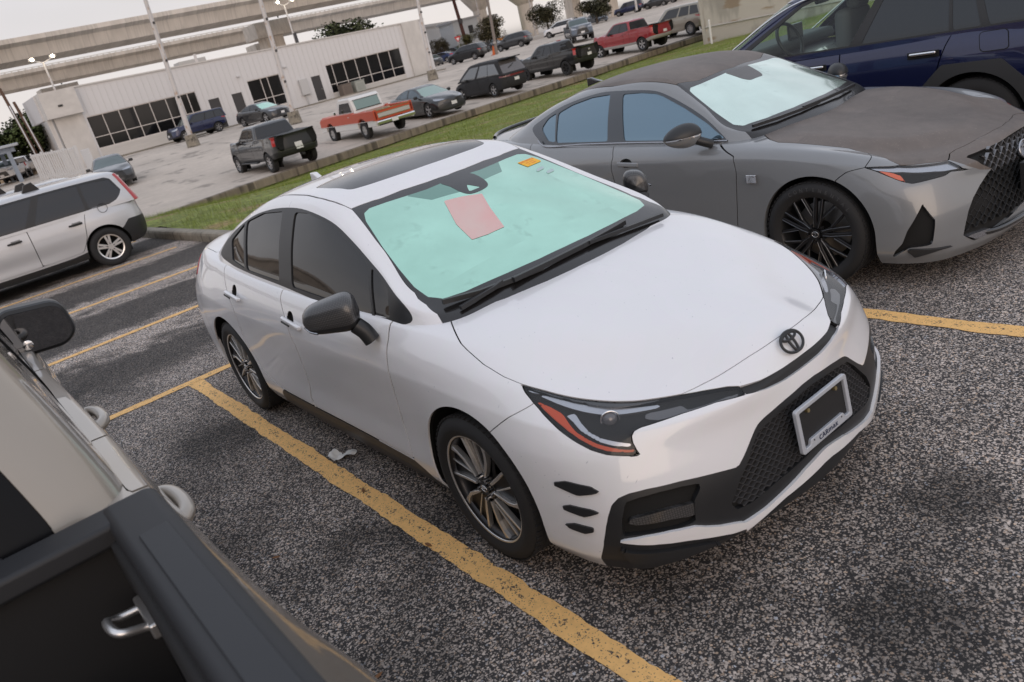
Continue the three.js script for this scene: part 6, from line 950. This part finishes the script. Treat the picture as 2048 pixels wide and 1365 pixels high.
// lit mast lamps behind the roof
for (const [px, l] of [[[-78, 4.5, -11.9, 9.1], 'lit parking lamp on a short mast over the left end of the roof'], [[-80, 4.5, -36.6, 10.2], 'lit parking lamp on a short mast below the upper overpass']]) {
  const g = thing('mast_lamp', l, 'lamp'); g.position.set(px[0], 0, px[2]); part('mast', rod([0, .2, 0], [0, px[3], 0], .10, .08), poleMat, g);
  const bulb = new THREE.MeshStandardMaterial({ color: 0xffffff, emissive: new THREE.Color(1, .86, .62), emissiveIntensity: 5 });
  for (const s of [-1, 1]) { part('arm', rod([0, px[3], 0], [.25, px[3] + .25, s * .75], .05), poleMat, g); const hd = part('lamp_head', rbox(.42, .22, .5, .06, .3, px[3] + .38, s * .85), std([.6, .58, .55], .5), g); part('lamp_bulb', new THREE.SphereGeometry(.15, 12, 8).translate(.53, px[3] + .36, s * .85), bulb, hd); const pt = new THREE.PointLight(new THREE.Color(1, .86, .62), 3, 30); pt.position.set(.75, px[3] + .36, s * .85); pt.castShadow = true; pt.name = 'lamp_light'; g.add(pt); }
}
// ---------------------------------------------------------------- parked vehicles
const HB = Math.PI;                       // nose away from the camera
function put(c, x, z, yaw, s = 1, near = false) { c.position.set(x, near ? 0 : lotY(x) + .004, z); c.rotation.y = yaw; c.scale.setScalar(s); return c; }
const P = { black: paint(.012, .012, .013), grey: paint(.06, .062, .066), dgrey: paint(.03, .031, .034), silver: paint(.42, .42, .42, { metal: .6 }), white: phys([.72, .72, .73], .35, 0, { clearcoat: 1 }), navy: paint(.008, .014, .06, { metal: .4 }), red: paint(.28, .012, .018, { metal: .2 }), orange: phys([.50, .065, .022], .42, 0, { clearcoat: .5, clearcoatRoughness: .2 }), matte: std([.018, .018, .020], .75), blue: paint(.012, .03, .11), tan: paint(.30, .27, .22, { metal: .5 }), maroon: paint(.07, .01, .015), steel: paint(.10, .12, .15, { metal: .5 }) };
// front row along the low wall
const bedCover = std([.012, .012, .013], .5);
{ // dark grey pickup
  const c = put(buildCar('pickup', 'pickup_truck', 'dark grey crew-cab pickup backed against the low wall', 'pickup truck', { paint: P.grey, h: .045, roles: { tailgate: M.satin }, seg: 48, n: 8, wide: 7 }), -28.05, -10.06, HB, .97);
  part('tonneau', box(1.85, .03, 1.66, -2.0, 1.35, 0), bedCover, c); part('tow_bar', box(.3, .08, .1, -3.05, .5, 0), M.black, c); for (const s of [1, -1]) part('side_step', rbox(1.9, .06, .14, .03, .2, .45, s * 1.0), M.satin, c);
  const t = canvasTex(128, 64, (g, w, h) => { g.fillStyle = '#d8dad6'; g.fillRect(0, 0, w, h); g.fillStyle = '#2a3038'; g.font = 'bold 30px sans-serif'; g.textAlign = 'center'; g.fillText('VWK 1695', w / 2, 44); }); part('plate_print', new THREE.PlaneGeometry(.30, .145).rotateY(-Math.PI / 2).translate(-2.995, .78, 0), std([1, 1, 1], .5, 0, { map: t }), c);
}
{ // orange and white classic pickup with firewood
  const c = thing('pickup_truck', 'orange and white classic pickup with chrome bumper', 'pickup truck'), wh = phys([.70, .69, .67], .4, 0, { clearcoat: .5 });
  const prof = [[-2.62, .52], [-2.62, 1.06], [2.45, 1.04], [2.55, .9], [2.52, .52]];
  const hole = (cx) => { const h = new THREE.Path(); h.absarc(cx, .40, .42, 0, Math.PI * 2); return h; };
  const sidePanel = s => { const sh = new THREE.Shape(); sh.moveTo(-2.62, .70); sh.lineTo(-2.62, 1.07); sh.lineTo(-.70, 1.07); sh.lineTo(-.70, 1.10); sh.lineTo(.9, 1.10); sh.lineTo(2.35, 1.04); sh.lineTo(2.5, .95); sh.lineTo(2.52, .70); sh.lineTo(2.06, .70); sh.absarc(1.62, .42, .45, .75, Math.PI - .75, false); sh.lineTo(-1.1, .70); sh.absarc(-1.45, .42, .45, .75, Math.PI - .75, false); sh.closePath(); return extr(sh, .10, .03).translate(0, 0, s > 0 ? .82 : -.92); };
  const low = s => { const sh = new THREE.Shape(); sh.moveTo(-2.6, .46); sh.lineTo(-2.6, .68); sh.lineTo(-1.98, .68); sh.absarc(-1.45, .42, .45, 2.6, 3.0, false); sh.lineTo(-1.95, .46); sh.closePath(); const s2 = poly2shape([[-.98, .46], [-1.02, .69], [1.16, .69], [1.14, .46]]), s3 = poly2shape([[2.08, .5], [2.06, .68], [2.5, .68], [2.5, .5]]); return merge([s2, s3, poly2shape([[-2.6, .48], [-2.6, .68], [-1.92, .68], [-1.9, .48]])].map(q => extr(q, .10, .022).translate(0, 0, s > 0 ? .815 : -.915))); };
  for (const s of [1, -1]) { part('side_panel', sidePanel(s), P.orange, c); part('lower_panel', low(s), wh, c); part('trim_strip', box(5.0, .02, .01, 0, .695, s * .955), M.chrome, c); }
  part('bonnet', rbox(1.55, .12, 1.66, .05, 1.72, 1.06, 0), P.orange, c); part('nose', rbox(.12, .5, 1.7, .04, 2.48, .82, 0), wh, c); part('cargo_floor', box(1.9, .04, 1.64, -1.66, .72, 0), M.black, c); part('bed_front', box(.04, .36, 1.64, -.70, .90, 0), P.orange, c);
  const tg = part('tailgate', rbox(.07, .40, 1.62, .02, -2.62, .87, 0), P.orange, c); part('tailgate_band', rbox(.02, .15, 1.56, .008, -2.665, .86, 0), std([.55, .53, .52], .4, .4), tg); part('tailgate_trim', merge([box(.02, .02, 1.58, -2.668, .95, 0), box(.02, .02, 1.58, -2.668, .77, 0), box(.02, .02, 1.6, -2.66, 1.06, 0)]), M.chrome, tg);
  for (const s of [1, -1]) part('tail_lamp', rbox(.04, .32, .07, .015, -2.645, .88, s * .87), M.redDark, c);
  part('rear_bumper', rbox(.12, .16, 1.86, .05, -2.72, .58, 0), M.chrome, c); part('number_plate', box(.01, .15, .30, -2.785, .57, -.1), M.plateWhite, c);
  // cab
  const cab = extr([[-.66, 1.08], [-.60, 1.30], [-.50, 1.60], [-.38, 1.68], [.55, 1.68], [.70, 1.60], [1.0, 1.12], [1.0, 1.08]], 1.36, .06).translate(0, 0, -.68), roofM = part('cab', cab, wh, c);
  part('rear_window', rbox(.02, .40, 1.22, .01, 0, 0, 0).rotateZ(-.28).translate(-.63, 1.40, 0), phys([.22, .30, .28], .05, .3), c); part('window_seal', merge([box(.03, .025, 1.28, -.70, 1.20, 0), box(.03, .025, 1.28, -.565, 1.605, 0)]), M.satin, c); part('windscreen', rbox(.02, .50, 1.24, .01).rotateZ(.56).translate(.915, 1.36, 0), clearish, c);
  for (const s of [1, -1]) { part('side_window', extr([[-.44, 1.16], [-.38, 1.56], [.50, 1.56], [.78, 1.16]], .01).translate(0, 0, s > 0 ? .742 : -.752), smoke, c); part('door_mirror', rbox(.06, .14, .10, .02, .78, 1.22, s * .95), M.chrome, c); part('door_handle', rbox(.12, .03, .03, .01, -.42, .98, s * .955), M.chrome, c); part('cab_corner', rbox(.1, .05, .1, .02, -.66, 1.1, s * .72), wh, c); }
  part('underbody', box(4.6, .14, 1.3, 0, .5, 0), M.under, c); part('third_lamp', rbox(.03, .04, .2, .01, -.47, 1.66, 0), M.red, c);
  for (const x of [1.62, -1.45]) for (const s of [1, -1]) wheel(c, x, .36, s * .82, s, { R: .36, rim: .20, w: .115, style: plainStyle(std([.5, .5, .5], .3, .8), 6, 20), disc: false, n: 40 });
  put(c, -29.2, -15.2, HB, 1.04);
  const R = rng(4), bark = std([.30, .22, .16], .9); for (let k = 0; k < 9; k++) { const lg = thing('firewood_log', `cut log ${['lying along', 'lying across'][k % 2]} the classic pickup's bed`, 'log', 'logs in the classic pickup bed'); const a = R() * .8 + (k % 2) * 1.2; part('bark', rod([-.35, 0, 0], [.35, 0, 0], .075, .065, 12), bark, lg); part('cut_end', new THREE.CircleGeometry(.066, 14).rotateY(Math.PI / 2).translate(.352, 0, 0), std([.55, .42, .28], .8), lg); lg.rotation.y = a; lg.position.set(-27.6 + (R() - .3) * 1.0, lotY(-27.6) + 1.02 + (k > 5 ? .12 : 0), -15.2 + (R() - .5) * 1.1); lg.userData.label = k % 2 ? "cut log lying slantwise in the classic pickup's bed" : "cut log lying lengthwise in the classic pickup's bed"; }
}
put(buildCar('sedan', 'sedan', 'black sedan facing the wall between the classic pickup and the minivan', 'car', { paint: P.black, h: .045, seg: 48, roles: { glassF: phys([.30, .40, .36], .08, .5), glassS: phys([.12, .15, .17], .06, .5) }, o: { key: 'c', grille: [[14.0, 3.2], [14.9, 3.4], [17.6, 3.5], [17.6, 1.6], [14.2, 1.5], [13.6, 2.2]] } }), -29.75, -19.0, 0, 1);
{ const c = put(buildCar('van', 'minivan', 'matte black rounded minivan with full-width red tail lamps', 'minivan', { paint: P.matte, h: .045, seg: 48, roles: { tail: M.redDark, glassS: phys([.20, .21, .22], .06, .55), glassR: phys([.16, .15, .15], .1, .5), black: P.matte }, o: { key: 'p', tail: [[-1, 5.0], [3.3, 5.0], [3.3, 5.75], [-1, 5.75]], panes: [[[3.1, .8], [4.95, .75], [4.95, 2.72], [3.3, 2.65]], [[5.02, .75], [6.9, .72], [6.9, 2.72], [5.02, 2.72]], [[7.25, .72], [9.55, .7], [9.75, 1.0], [9.55, 2.6], [9.3, 2.72], [7.25, 2.72]]] } }), -30.15, -23.3, HB, .98); part('roof_spoiler', rbox(.3, .05, 1.3, .02, -2.12, 1.70, 0), P.matte, c); part('rear_wiper', bar([-2.30, 1.25, -.3], [-2.27, 1.42, .1], .02), M.black, c); }
{ const c = put(buildCar('pickup', 'pickup_truck', 'black crew-cab pickup with white oval badges next to the minivan', 'pickup truck', { paint: P.black, h: .045, rim: darkRim, seg: 48, n: 6, roles: { handle: M.black } }), -30.1, -28.1, HB, .93); part('tailgate_badge', rbox(.02, .07, .17, .01, -2.975, 1.13, 0), M.chrome, c); part('roof_lamp', rbox(.06, .04, .3, .015, -.62, 1.91, 0), M.red, c); }
{ const c = put(buildCar('pickup', 'pickup_truck', 'red crew-cab pickup with silver lower cladding next to the concrete wall', 'pickup truck', { paint: P.red, h: .045, rim: silverRim, seg: 48, roles: { lower: 1 }, o: { key: 'r', lowerRole: 'clad' } , }), -30.55, -34.7, HB, .95); c.traverse(m => { if (m.name === 'lower_trim') m.material = std([.33, .32, .31], .6); }); }
put(buildCar('bigsuv', 'sport_utility_vehicle', 'silver large sport utility vehicle half hidden by the concrete wall', 'SUV', { paint: P.tan, h: .05, seg: 40, n: 10, wide: 6, roles: { black: P.tan } }), -31.0, -40.1, HB, .98);
// behind the row
put(buildCar('pickup', 'pickup_truck', 'grey crew-cab pickup facing the camera behind the red pickup', 'pickup truck', { paint: P.steel, h: .07, roles: { head: M.lampGrey } }), -47.2, -46.6, -.62, .95);
put(buildCar('bigsuv', 'sport_utility_vehicle', 'dark blue sport utility vehicle parked by the white building', 'SUV', { paint: P.navy, h: .06, n: 6, seg: 32, roles: { mirror: P.navy, black: M.black } }), -58.6, -16.7, -Math.PI / 2 + .12, .92);
put(buildCar('sedan', 'sedan', 'sedan with green windscreen shade behind the dark grey pickup', 'car', { paint: P.dgrey, h: .07, roles: { glassF: M.mint } }), -54.0, -20.3, .25, 1);
put(buildCar('sedan', 'sedan', 'dark sedan facing out beside the white slatted fence', 'car', { paint: P.dgrey, h: .05, seg: 40 }), -39.4, -6.2, -.18, 1);
// far lot
const far = [['suv', 'black', 'black sport utility vehicle beside the orange cone', -68.6, -50.2, HB + .45], ['suv', 'grey', 'grey people carrier seen from behind left of the wooden pole', -70.2, -58.2, HB + .45], ['suv', 'white', 'white sport utility vehicle facing left in the far lot', -72.8, -68.2, HB + .6], ['sedan', 'dgrey', 'dark sedan at the left edge of the far lot', -86.4, -57.6, -.4], ['sedan', 'blue', 'dark blue sedan in the second far row', -91, -62, HB + .4], ['sedan', 'black', 'black sedan right of the orange cone in the far lot', -88, -66.5, -.3], ['sedan', 'steel', 'steel blue sedan in the far lot behind the black one', -93, -73, -.3], ['sedan', 'silver', 'silver sedan with sunshade in the far row', -98, -74.5, -.3], ['suv', 'maroon', 'maroon vehicle at the back of the far lot', -101, -69.5, .2], ['suv', 'dgrey', 'dark grey vehicle second in the back row', -104, -74, .2], ['sedan', 'black', 'black sedan at the right end of the back row', -107, -83, .1],
  ['suv', 'black', 'black sport utility vehicle behind the white one', -84, -79.5, HB + .5], ['sedan', 'silver', 'silver sedan beyond the white vehicle in the far lot', -92, -90, HB], ['sedan', 'steel', 'blue grey sedan above the grey pickup', -86, -88, -.3], ['bigsuv', 'navy', 'dark vehicle first in the top right row', -89.5, -99, HB + .5], ['suv', 'dgrey', 'dark grey vehicle second in the top right row', -87, -103, HB + .5], ['suv', 'white', 'white vehicle third in the top right row', -90, -109, HB + .5], ['sedan', 'white', 'white car last in the top right row', -92.5, -116, HB + .5], ['suv', 'silver', 'silver vehicle at the picture top beside the silver wagon', -84, -118, -.4]];
for (const [k, col, l, x, z, a] of far) put(buildCar(k, k === 'sedan' ? 'sedan' : 'sport_utility_vehicle', l, k === 'sedan' ? 'car' : 'SUV', { paint: P[col], h: .13, seg: 20, handles: false, plate: false, group: 'cars in the far lot' }), x, z, a, 1);
// ---------------------------------------------------------------- fences, carport, concrete wall, far buildings, trees, litter
const leafMat = (r, g, b) => std([r, g, b], .8, 0, { side: THREE.DoubleSide }), barkMat = std([.09, .07, .055], .9);
function leafGeo(R, blobs, n, size) { // many small leaf cards spread through lumpy clumps
  const pos = [], nor = []; for (let k = 0; k < n; k++) { const b = blobs[Math.floor(R() * blobs.length)]; let x, y, z, l; do { x = R() * 2 - 1; y = R() * 2 - 1; z = R() * 2 - 1; l = Math.hypot(x, y, z); } while (l > 1 || l < .1); const q = (.55 + .5 * R()) / Math.max(l, .35), c = [b[0] + x * q * b[3], b[1] + y * q * b[3] * .8, b[2] + z * q * b[3]], s = size * (.6 + .8 * R()), a = R() * 6.28, e = R() * 3.14, u = [Math.cos(a), .3 * Math.sin(e), Math.sin(a)], w = [-Math.sin(a) * Math.cos(e), Math.sin(e), Math.cos(a) * Math.cos(e)]; const P = (i, j) => [c[0] + (u[0] * i + w[0] * j) * s, c[1] + (u[1] * i + w[1] * j) * s, c[2] + (u[2] * i + w[2] * j) * s]; pos.push(...P(-.5, 0), ...P(0, -.3), ...P(.5, 0), ...P(-.5, 0), ...P(.5, 0), ...P(0, .3)); const nn = [x / l, y / l + .4, z / l]; for (let i = 0; i < 6; i++) nor.push(...nn); }
  const g = new THREE.BufferGeometry(); g.setAttribute('position', new THREE.Float32BufferAttribute(pos, 3)); g.setAttribute('normal', new THREE.Float32BufferAttribute(nor, 3)); return g;
}
function tree(label, x, y, z, h, r, seed, col = [.06, .085, .025], nb = 22, n = 9000, cat = 'tree') {
  const R = rng(seed), t = thing(cat === 'tree' ? 'broadleaf_tree' : 'bush', label, cat), blobs = []; for (let k = 0; k < nb; k++) { const a = R() * 6.28, d = Math.sqrt(R()) * r * .75; blobs.push([Math.cos(a) * d, h * (.34 + .50 * R()), Math.sin(a) * d, r * (.25 + .25 * R())]); }
  const limbs = [rod([0, 0, 0], [.1, h * .5, 0], r * .07, r * .04, 9)]; for (const b of blobs.slice(0, 7)) limbs.push(rod([.05, h * .35, 0], [b[0] * .8, b[1], b[2] * .8], r * .03, r * .012, 6));
  part('trunk', merge(limbs), barkMat, t); part('crown', leafGeo(R, blobs, n, r * .075), leafMat(...col), t); t.position.set(x, y, z); return t;
}
tree('dark green tree showing above the white building roof', -79, .3, -43.6, 7.5, 4.2, 21, [.075, .09, .035], 26, 14000);
tree('round tree with brownish leaves beside the bridge pier', -91, .4, -72, 5.0, 2.6, 22, [.13, .115, .06], 24, 9000);
tree('small olive tree left of the bridge pier', -94, .4, -69, 3.4, 1.5, 23, [.15, .15, .05], 16, 6000);
tree('dark shrub tree at the right end of the white building', -95, .4, -64.6, 3.4, 1.8, 24, [.10, .085, .05], 16, 6000);
tree('spreading tree right of the bridge pier by the green building', -86, .4, -78, 4.9, 2.6, 25, [.10, .095, .05], 24, 9000);
tree('dark trees along the top right beyond the lot', -82, .4, -84, 3.6, 2.6, 26, [.09, .09, .045], 22, 9000);
for (const [x, z, h, r, s, l] of [[-84, -7, 5.2, 3.6, 31, 'dense green bush line behind the two leaning poles'], [-87, -12, 6.0, 4.2, 32, 'dense green bushes left of the white building entrance'], [-90, -2, 4.6, 4, 33, 'green bushes at the left picture edge']]) tree(l, x, .3, z, h, r, s, [.075, .105, .03], 26, 14000, 'bush');
// utility poles at the left
for (const [a, b, l] of [[[-66.6, .2, -7.0], [-70.3, 7.2, -6.9], 'leaning brown wooden pole at the left edge'], [[-66.4, .2, -7.5], [-69.4, 6.0, -7.3], 'second shorter brown wooden pole beside the first']]) { const g = thing('utility_pole', l, 'utility pole'); g.position.set(...a); part('pole', rod([0, 0, 0], [b[0] - a[0], b[1] - a[1], b[2] - a[2]], .15, .11, 12), std([.10, .055, .035], .9), g); part('conduit', rod([.15, 0, .1], [(b[0] - a[0]) * .8 + .15, (b[1] - a[1]) * .8, .1], .05), std([.6, .6, .6], .5), g); }
{ const g = thing('utility_pole', 'weathered grey wooden pole in the middle of the far lot', 'utility pole'); g.position.set(-65.1, .28, -51.5); part('pole', rod([0, 0, 0], [.3, 9, -.4], .17, .12, 12), std([.22, .19, .17], .9), g); part('band', cyl(.19, .19, .2, 12, .02, 1.2, 0), std([.4, .38, .36], .8), g); }
{ const g = thing('utility_pole', 'dark brown wooden pole right of the building beside the tower', 'utility pole'); g.position.set(-98, .4, -72); part('pole', rod([0, 0, 0], [-.6, 9, .2], .3, .24, 12), std([.08, .035, .03], .9), g); part('cable_box', box(.5, .7, .4, .1, 5, .3), doorGrey, g); }
for (const [x, z, l] of [[-97, -85, 'thin white light pole between the bridge piers'], [-88, -93, 'thin white light pole right of the spreading tree'], [-76, -86, 'white light pole behind the red pickup'], [-92, -104, 'thin white light pole at the top right'], [-104, -80, 'thin white light pole near the yield sign']]) pole(l, [x, .35, z], [x + .1, 12, z - .1], .16, 1, 0, false);
// yield sign
{ const g = thing('yield_sign', 'red and white yield sign at the far lot entrance', 'sign'); g.position.set(-92, .4, -66.2); part('post', rod([0, 0, 0], [0, 2.3, 0], .04), std([.5, .5, .5], .5, .5), g); const tri = (s, d) => extr(roundPoly([[-.5 * s, .4 * s], [.5 * s, .4 * s], [0, -.46 * s]], .06), .02).rotateY(Math.PI / 2 - .3).translate(d, 2.55, 0); part('red_border', tri(1, 0), std([.5, .03, .03], .5), g); part('white_centre', tri(.5, .03), std([.75, .75, .75], .5), g); }
{ const g = thing('traffic_cone', 'orange traffic cone behind the black vehicle in the far lot', 'cone'); g.position.set(-65.6, .28, -51.6); part('cone', cyl(.05, .25, .9, 16, 0, .5, 0), std([.65, .14, .03], .6), g); part('foot', box(.6, .06, .6, 0, .03, 0), std([.6, .13, .03], .6), g); }
{ const g = thing('construction_barrier', 'orange mesh barrier strip below the green sign', 'barrier'); g.position.set(-93, .4, -76.5); part('mesh_panel', box(.06, .7, 6.5, 0, 1.0, 0), std([.68, .28, .07], .8), g); for (const z of [-3, -1, 1, 3]) part('stake', box(.08, 1.4, .08, .04, .7, z), barkMat, g); }
// far store with green panels
{
  const g = thing('store_building', 'long grey and white store with bright green wall panels', 'building'); g.position.set(-118, .5, -84); g.rotation.y = .62; const w = std([.62, .62, .62], .7), gr = std([.22, .52, .05], .6), dk = std([.12, .14, .17], .6);
  part('wall', box(16, 5.6, 60, -8, 2.8, 0), w, g); part('roof', box(16.6, .4, 60.6, -8, 5.8, 0), std([.55, .54, .53], .7), g); part('green_panel', box(.2, 5.0, 6, .1, 3.4, -22), gr, g); part('green_panel', box(.2, 4.0, 2.2, .1, 3.4, -13), gr, g); part('green_sign', rbox(.2, 1.5, 5.5, .08, .12, 4.4, -1), gr, g);
  const t = canvasTex(256, 64, (c, W, H) => { c.fillStyle = '#6fb51f'; c.fillRect(0, 0, W, H); c.fillStyle = '#f4f7ee'; c.font = 'bold 40px sans-serif'; c.textAlign = 'center'; c.fillText('national', W / 2, 46); }); part('sign_print', new THREE.PlaneGeometry(4.8, 1.2).rotateY(Math.PI / 2).translate(.24, 4.4, -1), std([1, 1, 1], .5, 0, { map: t }), g);
  for (let k = 0; k < 6; k++) { const f = part('window', box(.1, 1.6, 1.4, .05, 2.2, 24 - k * 3.6), dk, g); part('window_frame', box(.06, 1.7, .1, .12, 2.2, 24 - k * 3.6), w, f); }
  for (let k = 0; k < 8; k++) part('grey_panel', box(.12, 5.4, .2, .06, 2.75, -28 + k * 2.2), dk, g);
}
{ const g = thing('guard_tower', 'small pale block tower with a window beside the bridge pier', 'building'); g.position.set(-106, .5, -77); part('wall', box(4, 5.2, 5, 0, 2.6, 0), std([.46, .50, .54], .7), g); part('roof', box(4.6, .3, 5.6, 0, 5.3, 0), std([.35, .36, .38], .7), g); part('window', box(.1, 1.2, .9, 2.02, 3.6, -.8), M.black, g); }
{ const g = thing('storage_building', 'low pale building behind the white building\u2019s right end', 'building'); g.position.set(-120, .5, -66); part('wall', box(10, 5.0, 26, 0, 2.5, 0), std([.55, .58, .60], .7), g); part('roof', box(10.6, .3, 26.6, 0, 5.1, 0), std([.5, .5, .5], .7), g); for (let k = 0; k < 4; k++) part('window', box(.1, 1, 1.6, 5.02, 3.2, -9 + k * 6), M.black, g); }
// bridge piers on the right
for (const [x, z, l, w] of [[-108, -83.4, 'round grey bridge pier with flared head left of centre', 2.3], [-125, -108, 'second flared bridge pier right of the trees', 3.2]]) { const g = thing('bridge_pier', l, 'pier'); g.position.set(x, .3, z); part('column', cyl(w * .5, w * .5, 6.5, 24, 0, 3.2, 0), deckMat, g); part('flared_head', cyl(w * 1.5, w * .5, 3.2, 24, 0, 8, 0), deckMat, g); }
// white slatted fence and gate beside the dark sedan
{
  const fm = std([.62, .62, .62], .6), g = thing('slatted_fence', 'white slatted fence panel between the hatchbacks and the building', 'fence'); const A = V(-52.5, lotY(-52.5), -4.75), B = V(-46.6, lotY(-46.6), -6.25); g.position.copy(A); const D = B.clone().sub(A), n = 20;
  for (let i = 0; i <= n; i++) { const q = D.clone().multiplyScalar(i / n); part(i % 5 ? 'slat' : 'post', box(i % 5 ? .13 : .2, 1.75 + (i % 5 ? 0 : .15), .08, q.x, q.y + .95, q.z), fm, g); }
  for (const y of [.35, 1.72]) part('rail', bar([0, y, -.07], [D.x, D.y + y, D.z - .07], .10, .10), fm, g);
  const e = thing('fence_end_panel', 'solid white fence end board beside the dark sedan', 'fence'); e.position.copy(B); part('board', rbox(1.15, 1.55, .08, .02, .75, .80, -.15).rotateY(.2), fm, e); part('post', box(.16, 1.9, .16, 0, .95, 0), fm, e);
}
{ const cm = std([.27, .32, .39], .6), g = thing('carport', 'blue-grey open carport frame at the left edge', 'carport'); g.position.set(-67, .25, -3.2); for (const [x, z] of [[0, -2], [0, 2], [-5, -2], [-5, 2]]) part('post', box(.28, 2.4, .28, x, 1.2, z), cm, g); part('beam', box(.2, .35, 5, 0, 2.45, 0), cm, g); part('beam', box(.2, .35, 5, -5, 2.45, 0), cm, g); part('side_beam', box(5.4, .3, .2, -2.5, 2.45, -2.3), cm, g); part('roof_panel', rbox(6.2, .2, 5.6, .05, -2.5, 2.75, 0), std([.42, .46, .50], .6), g); }
{ const c = put(buildCar('pickup', 'pickup_truck', 'white pickup under the carport at the left edge', 'pickup truck', { paint: P.white, h: .10, seg: 20 }), -73, -5.2, -.3, .95); const d = put(buildCar('pickup', 'pickup_truck', 'red-lamped white pickup behind the carport posts', 'pickup truck', { paint: P.white, h: .10, seg: 20 }), -78, -6.8, HB - .3, .95); }
{ const g = thing('dirt_bank', 'bare tan earth bank behind the fence', 'bank'); g.position.set(-84, .1, -4.5); const gg = new THREE.SphereGeometry(1, 32, 12, 0, 6.3, 0, 1.57).scale(6, 1.6, 14), p = gg.attributes.position; for (let i = 0; i < p.count; i++) p.setY(i, p.getY(i) * (.8 + .4 * fbm(p.getX(i), p.getZ(i) * .4, 3))); gg.computeVertexNormals(); part('soil', gg, std([.34, .25, .16], .95), g); }
// concrete building wall at the right end of the row
{
  const ct = texture(1024, 512, (u, v) => { const n = fbm(u * 8, v * 5, 6), st = fbm(u * 46, v * 3, 5), cr = sstep(.66, .76, fbm(u * 12 + 4, v * 16, 4)); const k = .86 + .14 * (n - .5) - .20 * sstep(.50, .74, st) * (.4 + .6 * v) - .05; return [lerp(k * 1.02, .62, cr * .6), lerp(k * .985, .52, cr * .6), lerp(k * .93, .41, cr * .6)]; });
  const g = thing('concrete_building', 'stained windowless concrete building behind the navy vehicle', 'building'); g.position.set(-25.3, -1.3, -35.2); part('end_wall', box(.3, 6, 26, -.15, 3, -13), std([.8, .8, .8], .9, 0, { map: ct }), g); part('front_wall', new THREE.BoxGeometry(24, 6, .3).translate(12.01, 3, -.15), std([.8, .8, .8], .9, 0, { map: ct }), g); part('base_pipe', rod([0, 1.05, .06], [24, 1.0, .06], .03), std([.5, .48, .45], .6), g);
  const q = thing('white_post', 'short white plastic post at the corner of the concrete wall', 'post'); q.position.set(-23.35, -.98, -33.0); part('pipe', cyl(.055, .055, 1.15, 16, 0, .57, 0), std([.74, .74, .73], .5), q); part('cap', new THREE.SphereGeometry(.06, 16, 8, 0, 6.3, 0, 1.57).translate(0, 1.14, 0), std([.74, .74, .73], .5), q);
}
// litter on the asphalt
{ const pm = std([.70, .70, .68], .8, 0, { side: THREE.DoubleSide }), crump = (w, d, seed) => { const g = new THREE.PlaneGeometry(w, d, 14, 8).rotateX(-Math.PI / 2), p = g.attributes.position; for (let i = 0; i < p.count; i++) { const x = p.getX(i), z = p.getZ(i); p.setY(i, .012 + .045 * Math.abs(fbm(x * 22 + seed, z * 22, 3) - .45) + .012 * Math.sin(x * 50 + seed)); p.setX(i, x + (fbm(z * 18, seed, 2) - .5) * .05); p.setZ(i, z + (fbm(x * 16, seed + 3, 2) - .5) * .05); } g.computeVertexNormals(); return g; };
  const a = thing('paper_litter', 'crumpled white paper scrap on the asphalt beside the white sedan', 'litter'); part('sheet', crump(.085, .075, 2), pm, a); part('torn_flap', crump(.105, .05, 7).rotateY(.6).translate(.075, 0, -.045), pm, a); a.position.set(-.16, .002, 1.035 - .13); a.rotation.y = .25; }
{ const R = rng(91), lm = std([.20, .09, .035], .8, 0, { side: THREE.DoubleSide }); [[.46, 1.50], [1.02, 1.02], [.33, .97], [2.62, .78], [1.5, 1.55], [2.9, -.9]].forEach(([x, z], i) => { const g = extr([[-.02, 0], [-.008, .008], [.012, .007], [.024, 0], [.01, -.008], [-.01, -.007]], .001).rotateX(-Math.PI / 2); const m = one('fallen_leaf', g, lm, ['small brown leaf on bare asphalt left of the yellow line', 'curled brown leaf on the yellow line near the front wheel', 'brown leaf on the yellow line beside the paper', 'leaf flake in front of the plate', 'tiny leaf near the pickup rail', 'leaf flake near the right-hand yellow line'][i], 'leaf', 'fallen leaves'); m.position.set(x, .010, z); m.rotation.y = R() * 6; }); }
// tan building and wall behind the camera, mirrored in the sedan's windows
{ const tan = std([.42, .29, .18], .85), g = thing('tan_building', 'tan stucco building across the lot, mirrored in the sedan windows', 'building'); g.position.set(-14, 0, 24); part('wall', box(30, 6.5, 12, 0, 3.25, 6), tan, g); part('parapet', box(30.6, .5, 12.6, 0, 6.7, 6), std([.30, .20, .13], .8), g); for (let k = 0; k < 8; k++) part('window', box(1.4, 1.3, .1, -12.5 + k * 3.4, 3.2, -.04), M.black, g);
  const w = thing('tan_wing', 'lower tan shop wing beside the stucco building', 'building'); w.position.set(12, 0, 19); part('wall', box(18, 4.4, 10, 0, 2.2, 5), std([.34, .25, .17], .85), w); part('roof', box(18.6, .4, 10.6, 0, 4.6, 5), std([.16, .12, .1], .8), w); for (let k = 0; k < 3; k++) part('roller_door', box(3.4, 3.2, .08, -5.6 + k * 5.4, 1.6, -.03), std([.10, .085, .075], .7), w); }
renderer.render(scene, camera);
